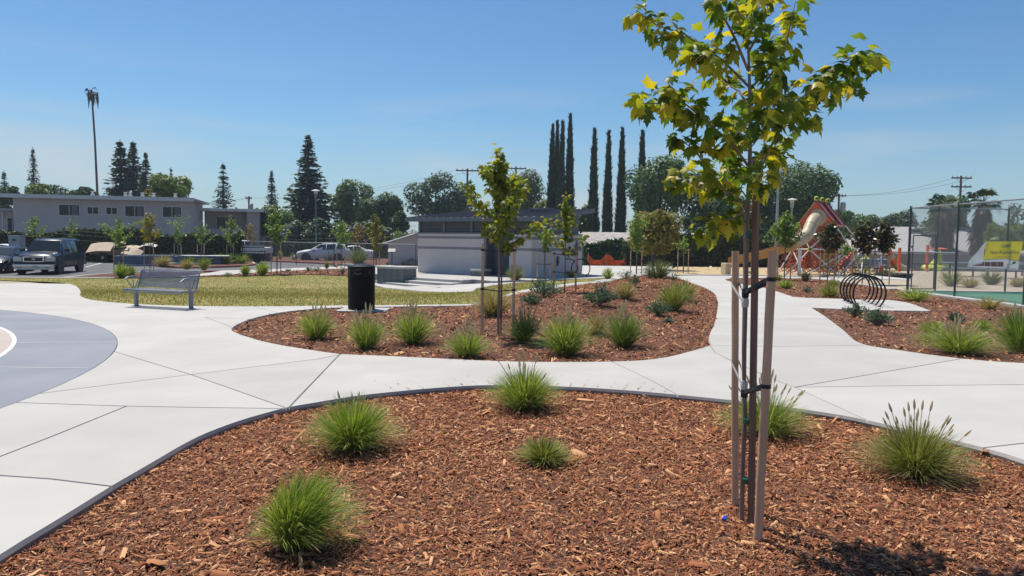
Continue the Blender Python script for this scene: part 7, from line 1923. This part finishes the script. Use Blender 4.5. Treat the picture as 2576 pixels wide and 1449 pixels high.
# wire fence rail over the ivy
# orange safety netting
MT['net_orange'] = leafmat('safety_net', [(0.62, 0.13, 0.05), (0.72, 0.18, 0.07)], .45, tint=(1.1, .9, .7))
t = thing('safety_netting', 'sagging orange safety netting on thin posts by the rear hedge', 'netting', g(1525, 667))
o0 = g(1525, 667); V, F = [], []; NX = 46
x0_, x1_ = at(1478, 667, o0.y).x - o0.x, at(1574, 667, o0.y).x - o0.x
def ntop(f_): return .28 + .50 * max(abs(math.cos(f_ * 5.6 + .2)) ** 3, .12)
for i in range(NX + 1):
    f_ = i / NX; x = x0_ + (x1_ - x0_) * f_; hN = ntop(f_)
    for j in range(9):
        z = hN * j / 8; V.append((x + .03 * math.sin(j * 2 + i), .10 * math.sin(i * .9 + j * .5), z))
mb = MB()
for i in range(NX + 1):
    for j in range(8):
        a, b = Vector(V[i * 9 + j]), Vector(V[i * 9 + j + 1]); d = Vector((.012, 0, 0)); mb.quad(a - d, a + d, b + d, b - d)
        if i < NX:
            c = Vector(V[(i + 1) * 9 + j + 1]); d = Vector((0, 0, .014)); mb.quad(b - d, c - d, c + d, b + d)
no = mb.build('net', MT['net_orange'], t); no['kind'] = 'stuff'
for f_ in (.02, .5, .98): mb = MB(); x = x0_ + (x1_ - x0_) * f_; mb.tube([(x, 0, 0), (x, 0, .85)], .02, 6); mb.build('post', MT['galv'], t)

# ================================================================== playground
MT['orange_panel'] = mat('orange_panel', (0.88, 0.15, 0.035), (0.84, 0.135, 0.03), rough=.45, scale=2)
MT['red_panel'] = mat('red_panel', (0.58, 0.09, 0.07), (0.52, 0.08, 0.06), rough=.45, scale=2)
MT['slide_tan'] = mat('slide_plastic', (0.52, 0.42, 0.27), (0.45, 0.36, 0.225), rough=.45, scale=40)
MT['slide_orange'] = mat('slide_orange', (0.50, 0.25, 0.055), (0.45, 0.22, 0.05), rough=.4, scale=6)
MT['rope_red'] = mat('rope_red', (0.50, 0.12, 0.07), (0.42, 0.10, 0.06), rough=.8, scale=20)
MT['lime'] = mat('lime_plastic', (0.48, 0.56, 0.02), (0.43, 0.50, 0.02), rough=.4, scale=4)
MT['yellow'] = mat('yellow_plastic', (0.60, 0.47, 0.02), (0.54, 0.42, 0.02), rough=.4, scale=4)
MT['orange_post'] = mat('orange_post', (0.80, 0.13, 0.025), (0.75, 0.12, 0.022), rough=.4, scale=4)
YT = 41.0
tb = gz(at(2040, 680, YT).x, YT, -.02)
tow = thing('rope_tower', 'orange triangular climbing tower with rope nets and a tube slide', 'play structure', tb)
def tp_(px, py, dy=0.0): return at(px, py, YT + dy) - tb
ap_f, bl_f, br_f = tp_(2053, 505), tp_(2008, 564), tp_(2100, 564)
dep = Vector((1.45, 2.0, 0))
ap_b, bl_b, br_b = ap_f + dep, bl_f + dep, br_f + dep
mb = MB(); mb.prism([ap_f, bl_f, br_f], (0, 0, 0), (0, .06, 0)); mb.build('front_panel', MT['orange_panel'], tow)
mb = MB(); mb.prism([ap_b, bl_b, br_b], (0, 0, 0), (0, .06, 0)); mb.build('rear_panel', MT['orange_panel'], tow)
off = Vector((.06, 0, .04))
for nm, a, b, c, d, mm in (('side_panel', ap_f.lerp(ap_b, .02), ap_f.lerp(ap_b, .34), br_f.lerp(br_b, .34), br_f.lerp(br_b, .02), 'red_panel'), ('side_panel', ap_f.lerp(ap_b, .66), ap_f.lerp(ap_b, .98), br_f.lerp(br_b, .98), br_f.lerp(br_b, .66), 'red_panel'), ('side_panel', ap_f, ap_b, bl_b, bl_f, 'orange_panel')):
    mb = MB(); n_ = (b - a).cross(d - a).normalized() * .04; mb.prism([a, b, c, d], (0, 0, 0), tuple(n_)); mb.build(nm, MT[mm], tow)
mb = MB(); mb.prism([bl_f, br_f, br_b, bl_b], (0, 0, 0), (0, 0, -.06)); mb.build('deck', MT['orange_panel'], tow)
for a, b in ((ap_f, bl_f), (ap_f, br_f), (bl_f, br_f), (ap_b, br_b), (ap_f, ap_b), (br_f, br_b), (bl_f, bl_b), (ap_f.lerp(ap_b, .36), br_f.lerp(br_b, .36)), (ap_f.lerp(ap_b, .64), br_f.lerp(br_b, .64))):
    mb = MB(); mb.tube([a + Vector((0, -.03, 0)), b + Vector((0, -.03, 0))], .024, 6); mb.build('edge_tube', MT['dark_galv'], tow, smooth=True)
for p in (ap_f, ap_f.lerp(ap_b, .5), ap_b): 
    mb = MB(); mb.lathe([(.03, -.13), (.11, -.08), (.13, 0), (.11, .08), (.03, .13)], 12, p + Vector((0, -.02, .12))); bl0 = mb.build('ball_joint', MT['lime'], tow, smooth=True)
    mb = MB(); mb.lathe([(.06, -.02), (.06, .02)], 10, p + Vector((0, -.15, .12)), 'Y'); mb.build('joint_cap', MT['black_plastic'], bl0)
# frame legs and belt
def gpt(px, py): return g(px, py, lambda x, y: np.asarray(x) * 0 - .02) - tb
knots = [tp_(1993, 627, .2), tp_(2037, 627, -.9), tp_(2142, 627, .3), tp_(2175, 626, 2.5), tp_(1985, 627, 2.6)]
feet = [tp_(1955, 682, 0), tp_(1975, 690, -1.2), tp_(2024, 682, -1.2), tp_(2070, 685, -.5), tp_(2110, 690, -1.0), tp_(2165, 683, 0), tp_(2190, 678, 2.6)]
for f_ in feet: f_.z = 0
frame = [(bl_f, knots[0]), (bl_f, knots[1]), (br_f, knots[1]), (br_f, knots[2]), (br_b, knots[3]), (bl_b, knots[4]), (knots[0], knots[1]), (knots[1], knots[2]), (knots[2], knots[3]), (knots[0], knots[4]), (knots[0], feet[0]), (knots[0], feet[2]), (knots[1], feet[1]), (knots[1], feet[4]), (knots[2], feet[3]), (knots[2], feet[5]), (knots[3], feet[6]), (knots[3], feet[5]), (tp_(2150, 622, 0), feet[2]), (tp_(2185, 610, 0.4), feet[4])]
for a, b in frame:
    mb = MB(); mb.tube([a, b], .035, 7); mb.build('frame_tube', MT['white_metal'], tow, smooth=True)
for p in knots + [br_f, bl_f]:
    mb = MB(); mb.lathe([(.03, -.11), (.10, -.06), (.115, 0), (.10, .06), (.03, .11)], 10, p); b0 = mb.build('ball_joint', MT['lime'], tow, smooth=True)
    mb = MB(); mb.lathe([(.055, -.015), (.055, .015)], 10, p + Vector((0, -.115, 0)), 'Y'); mb.build('joint_cap', MT['black_plastic'], b0)
mb = MB(); mb.box(tp_(2011, 656, -1.6), (.16, .16, 2.15)); c_ = tp_(2011, 656, -1.6); pst = MB(); pst.box((c_.x, c_.y, .72), (.15, .12, 1.46)); pst.build('sign_post', MT['white_metal'], tow, bevel=.01)
# rope nets: knotted diamond meshes on several planes
def net(a, b, c, d, nu, nv, r=.02):
    mb = MB(); P = [[(a.lerp(b, i / nu)).lerp(d.lerp(c, i / nu), j / nv) + Vector((random.uniform(-.04, .04), random.uniform(-.08, .08), random.uniform(-.04, .04))) for j in range(nv + 1)] for i in range(nu + 1)]
    for i in range(nu):
        for j in range(nv):
            if (i + j) % 2: mb.tube([P[i][j], P[i + 1][j + 1]], r, 4)
            else: mb.tube([P[i + 1][j], P[i][j + 1]], r, 4)
    o = mb.build('rope_net', MT['rope_red'], tow); o['kind'] = 'stuff'
lowL, lowR = tp_(1975, 683, .6), tp_(2170, 684, .6); lowL.z = lowR.z = .12
for dy in (0, .9, 1.8):
    o_ = Vector((0.1 * dy, dy, 0)); net(knots[0] + o_, knots[2] + o_, lowR + o_, lowL + o_, 22, 9); net(bl_f + o_ * .8, br_f + o_ * .8, knots[2] + o_, knots[0] + o_, 14, 8)
for k_ in (.25, .5, .75):
    a, b = knots[0].lerp(knots[2], k_), lowL.lerp(lowR, k_); net(a, a + Vector((.2, 2.0, 0)), b + Vector((.2, 2.0, 0)), b, 9, 9)
# yellow ladder arch
mb = MB()
l0, l1 = tp_(2072, 680, -.3), tp_(2102, 680, -.3); l0.z = l1.z = 0
for p in (l0, l0.lerp(l1, .5), l1): mb.tube([p, p + Vector((0, 0, 1.35)), p + Vector((0, .12, 1.65)), p + Vector((0, .4, 1.7))], .032, 6)
for i in range(6): mb.tube([l0 + Vector((0, 0, .2 + .24 * i)), l1 + Vector((0, 0, .2 + .24 * i))], .024, 6)
mb.build('yellow_ladder', MT['yellow'], tow, smooth=True)
# tube slide: three moulded sections, then the open chute down to its end
sl_pts = [tp_(2054, 549, .1), tp_(2048, 553, -.35), tp_(2040, 568, -.7), tp_(2033, 586, -.95), tp_(2024, 596, -1.1), tp_(2008, 606, -1.2), tp_(1994, 614, -1.25)]
def smooth3(P, k=6):
    out = []
    for i in range(len(P) - 1):
        p0 = P[max(i - 1, 0)]; p1, p2 = P[i], P[i + 1]; p3 = P[min(i + 2, len(P) - 1)]
        for j in range(k):
            t_ = j / k; out.append(0.5 * ((2 * p1) + (p2 - p0) * t_ + (2 * p0 - 5 * p1 + 4 * p2 - p3) * t_ * t_ + (3 * p1 - p0 - 3 * p2 + p3) * t_ ** 3))
    return out + [P[-1]]
cv = smooth3(sl_pts); cuts_ = [0, len(cv) // 3, 2 * len(cv) // 3, len(cv) - 1]
for i in range(3):
    seg = cv[cuts_[i]:cuts_[i + 1] + 1]; mb = MB(); mb.tube(seg, .335, 18, cap=False); 
    mb.tube([seg[0], seg[0].lerp(seg[1], .5)], .352, 18); mb.build('tube_section', MT['slide_tan'], tow, smooth=True)
mb = MB(); mb.lathe([(.36, -.03), (.46, -.02), (.46, .02), (.36, .03)], 20, tp_(2057, 547, -.06), 'Y'); mb.build('tube_collar', MT['slide_tan'], tow, smooth=True)
c0, c1, c2 = tp_(1997, 618, -1.2), tp_(1862, 652, -.4), tp_(1838, 658, -.3)
mb = MB(); V, F = [], []
ch = [c0, c0.lerp(c1, .5) + Vector((0, 0, -.04)), c1, c2]
for p in ch:
    for (y, z) in ((-.40, .20), (-.36, -.05), (-.25, -.16), (.25, -.16), (.36, -.05), (.40, .20), (.45, .20), (.42, -.10), (.28, -.24), (-.28, -.24), (-.42, -.10), (-.45, .20)): V.append(p + Vector((.0, y, z)))
for i in range(len(ch) - 1):
    for j in range(12): F.append((i * 12 + j, i * 12 + (j + 1) % 12, (i + 1) * 12 + (j + 1) % 12, (i + 1) * 12 + j))
F += [tuple(range(12)), tuple(36 + j for j in range(11, -1, -1))]
mb.add(V, F); mb.build('open_chute', MT['slide_orange'], tow, smooth=True)
ex = c2 + Vector((-.25, 0, -.32)); mb = MB(); mb.box((ex.x, ex.y, ex.z / 2 + .12), (.30, .95, ex.z + .24)); mb.build('slide_exit', MT['slide_tan'], tow, bevel=.05)
for k_ in (.35, .75):
    p = c0.lerp(c1, k_); mb = MB(); mb.tube([p + Vector((0, -.3, -.2)), (p.x, p.y - .3, 0)], .03, 6); mb.tube([p + Vector((0, .3, -.2)), (p.x, p.y + .3, 0)], .03, 6); mb.tube([(p.x, p.y - .3, p.z - .2), (p.x, p.y + .3, p.z - .2)], .03, 6); mb.build('chute_support', MT['white_metal'], tow)
ball = MB(); ball.lathe([(.02, -.1), (.1, -.05), (.11, 0), (.1, .05), (.02, .1)], 12, tp_(2019, 657, .4)); ball.build('red_spinner', MT['orange_post'], tow, smooth=True)

# smaller play pieces
def play(name, label, px, py, cat, Y=None):
    p = g(px, py, lambda x, y: H(x, y) - .02) if Y is None else gz(at(px, py, Y).x, Y, -.02); return thing(name, label, cat, p), p
for px, top, pyb, lb in ((2261, 624, 683, 'plain orange post beside the banded slide'), (2331, 617, 684, 'plain orange post behind the court gate beside the lime spinner')):
    t, p = play('orange_post', lb, px, pyb, 'post'); h = at(px, top, p.y).z - p.z
    mb = MB(); mb.box((0, 0, h / 2), (.14, .14, h)); mb.build('shaft', MT['orange_post'], t, bevel=.01); mb = MB(); mb.box((0, 0, h + .01), (.15, .15, .025)); mb.build('cap', MT['orange_post'], t)
t, p = play('banded_slide', 'curved tube slide in tan and orange bands beyond the hoops', 2270, 681, 'slide')
def sp(px, py): return at(px, py, p.y) - p
ps = smooth3([sp(2228, 618), sp(2234, 636), sp(2243, 652), sp(2256, 668), sp(2276, 679)], 6)
for i in range(6):
    a = int(i * (len(ps) - 1) / 6); b = int((i + 1) * (len(ps) - 1) / 6); mb = MB(); mb.tube(ps[a:b + 1], .27, 14, cap=False); mb.build('tube_section', MT['orange_post'] if i in (1, 3) else MT['slide_tan'], t, smooth=True)
q_ = sp(2226, 620); mb = MB(); mb.box((q_.x - .3, .3, q_.z / 2), (.9, .9, .08)); 
for sx in (-.7, .1): mb = MB(); mb.tube([(q_.x + sx, .5, 0), (q_.x + sx, .5, q_.z + .6)], .05, 8); mb.build('post', MT['dark_galv'], t, smooth=True)
mb = MB(); mb.box((q_.x - .3, .3, q_.z - .35), (1.0, .9, .07)); mb.build('deck', MT['dark_galv'], t)
mb = MB(); mb.box((q_.x - .1, 0, q_.z + .1), (.7, .08, .8)); mb.build('entry_panel', MT['slide_tan'], t, bevel=.02)
t, p = play('spinner_dome', 'lime green spinner with wavy skirt and red top disc behind the court fence', 2358, 681, 'play equipment')
mb = MB(); N = 36; prof = [(.98, .12), (.9, .3), (.45, .5), (.26, .75), (.17, 1.2), (.15, 1.45)]
vs, fs = [], []
for k_, (r_, z) in enumerate(prof):
    for j in range(N): w = 2 * math.pi * j / N; vs.append((r_ * math.cos(w) * (1 + .07 * math.sin(7 * w) * (k_ < 3)), r_ * math.sin(w), z + .07 * math.sin(7 * w) * (k_ < 2)))
for k_ in range(len(prof) - 1):
    for j in range(N): fs.append((k_ * N + j, k_ * N + (j + 1) % N, (k_ + 1) * N + (j + 1) % N, (k_ + 1) * N + j))
mb.add(vs, fs); mb.build('skirt', MT['lime'], t, smooth=True)
mb = MB(); mb.lathe([(.55, 1.45), (.57, 1.5), (.2, 1.56)], 18); mb.build('top_disc', MT['orange_post'], t, smooth=True)
mb = MB(); mb.tube([(0, 0, 0), (0, 0, .4)], .1, 8); mb.build('hub', MT['dark_galv'], t)
t, p = play('loop_ladder', 'white loop climbing ladder beside the play panel', 2217, 688, 'play equipment')
mb = MB()
for z, w in ((1.55, .42), (1.15, .28), (.85, .28), (.5, .26)): mb.tube([(w * math.cos(a) , .18 * math.sin(a), z) for a in np.linspace(0, 6.283, 17)], .03, 6)
mb.tube([(.0, -.18, 1.55), (-.1, -.15, .9), (-.25, -.1, 0)], .03, 6); mb.tube([(.05, .18, 1.55), (.0, .15, .9), (.2, .1, 0)], .03, 6); mb.build('frame', MT['white_metal'], t, smooth=True)
t, p = play('lime_ball', 'lime green play ball seat by the loop ladder', 2176, 690, 'play equipment')
mb = MB(); mb.lathe([(.05, .2), (.3, .3), (.42, .6), (.3, .9), (.05, 1.0)], 18); mb.build('ball', MT['lime'], t, smooth=True); mb = MB(); mb.tube([(0, 0, 0), (0, 0, .3)], .06, 8); mb.build('stem', MT['dark_galv'], t)
t, p = play('yellow_panel', 'tall yellow play panel beside the rope tower', 2146, 686, 'play equipment')
mb = MB(); mb.prism([(-.2, 0, .2), (.2, 0, .2), (.3, 0, .9), (.15, 0, 1.5), (-.1, 0, 1.6), (-.3, 0, 1.0)], (0, 0, 0), (0, .06, 0)); mb.build('panel', MT['yellow'], t); mb = MB(); mb.tube([(0, .05, 0), (0, .05, 1.2)], .04, 6); mb.build('post', MT['dark_galv'], t)
t, p = play('red_slide', 'short red slide at the foot of the rope tower', 2120, 687, 'slide')
mb = MB(); mb.prism([(-.7, 0, .25), (-.3, 0, .3), (.6, 0, 1.3), (.75, 0, 1.3), (.75, 0, 1.15), (-.2, 0, .15), (-.7, 0, .12)], (0, 0, 0), (0, .6, 0)); mb.build('chute', MT['red_panel'], t, bevel=.02)
for x in (-.5, .65): mb = MB(); mb.tube([(x, .3, 0), (x, .3, .2 if x < 0 else 1.2)], .04, 6); mb.build('leg', MT['dark_galv'], t)
t, p = play('blue_panel', 'blue-grey play counter behind the magnolias', 2185, 672, 'play equipment', Y=47)
mb = MB(); mb.box((0, 0, .62), (2.2, .08, .62)); mb.build('panel', mat('blue_panel', (0.13, 0.18, 0.28), rough=.5), t)
for x in (-1.1, -.37, .37, 1.1): mb = MB(); mb.tube([(x, 0, 0), (x, 0, 1.9)], .045, 8); mb.build('post', MT['dark_galv'], t)
mb = MB(); mb.tube([(-1.1, 0, 1.5), (1.1, 0, 1.5)], .03, 6); mb.build('rail', MT['galv'], t)
t, p = play('red_bucket', 'small red bucket seat under the loop ladder', 2210, 687, 'play equipment')
mb = MB(); mb.lathe([(.2, 0), (.26, .45), (.22, .46), (.17, .05)], 14); mb.build('tub', MT['orange_post'], t, smooth=True); mb = MB(); mb.lathe([(.27, .43), (.29, .46), (.27, .49)], 14); mb.build('rim', MT['orange_post'], t)
# picnic tables behind the court
def picnic(px, py, Y, rz, label):
    t = thing('picnic_table', label, 'picnic table', gz(at(px, py, Y).x, Y, -.02), rz, 'picnic tables beyond the court')
    bx(t, 'table_top', MT['grey_metal'], (0, 0, .76), (2.1, .75, .05), .01)
    for s_ in (-1, 1):
        bx(t, 'seat', MT['grey_metal'], (0, s_ * .7, .45), (2.1, .28, .045), .01)
        mb = MB(); mb.tube([(s_ * .7, -.7, .43), (s_ * .7, 0, .40), (s_ * .7, .7, .43)], .03, 6); mb.tube([(s_ * .7, 0, 0), (s_ * .7, 0, .74)], .045, 8); mb.build('leg', MT['dark_galv'], t, smooth=True)
picnic(2418, 690, 42, R(5), 'grey picnic table beside the lime spinner'); picnic(2520, 690, 40, R(-8), 'grey picnic table under the banner'); picnic(2600, 690, 44, R(3), 'grey picnic table beyond the banner')
# board fence behind the playground houses
bf = thing('board_fence', 'long grey wooden board fence at the back of the playground', 'fence', (20, 58, -.9), R(-2))
m1 = MB(); m1.box((0, 0, .95), (.19, .025, 1.9)); me = m1.mesh('board', MT['house_wall'])
for i in range(130): shared('board', me, bf, (-6 + i * .2, 0, 0))
for z in (.4, 1.5): mb = MB(); mb.box((6.9, .04, z), (26, .05, .09)); mb.build('rail', MT['house_wall'], bf)
kerb('play_kerb', gp([(1700, 693.5), (1760, 692.5), (1900, 694), (2060, 697.5), (2120, 697.5)]), MT['concrete'], w=.2, top=.05, low=-.2)
kerb('play_kerb', gp([(1690, 668), (1800, 665), (1900, 663), (2100, 663)]), MT['concrete'], w=.25, top=.08, low=-.2)
kerb('lawn_edging', gp([(1195, 765.2), (1228, 759), (1290, 740), (1350, 727.4), (1450, 714.5), (1527, 705), (1546, 701)]), MT['concrete'], w=.20, top=lambda x, y: float(H(x, y)) + .02, low=-.3)

# thin summer haze over the whole place
hz = MB(); hz.box((0, 135, 14.5), (660, 400, 36)); hm = bpy.data.materials.new('haze'); hm.use_nodes = True
hn, hl = hm.node_tree.nodes, hm.node_tree.links; hn.clear(); ho_ = hn.new('ShaderNodeOutputMaterial'); hv = hn.new('ShaderNodeVolumePrincipled')
hv.inputs['Color'].default_value = (0.80, 0.88, 1.0, 1); hv.inputs['Density'].default_value = 0.00038; hv.inputs['Anisotropy'].default_value = 0.2
hl.new(hv.outputs['Volume'], ho_.inputs['Volume'])
hzo = hz.build('haze', hm); hzo['kind'] = 'stuff'; hzo['label'] = 'thin pale summer haze over the park'
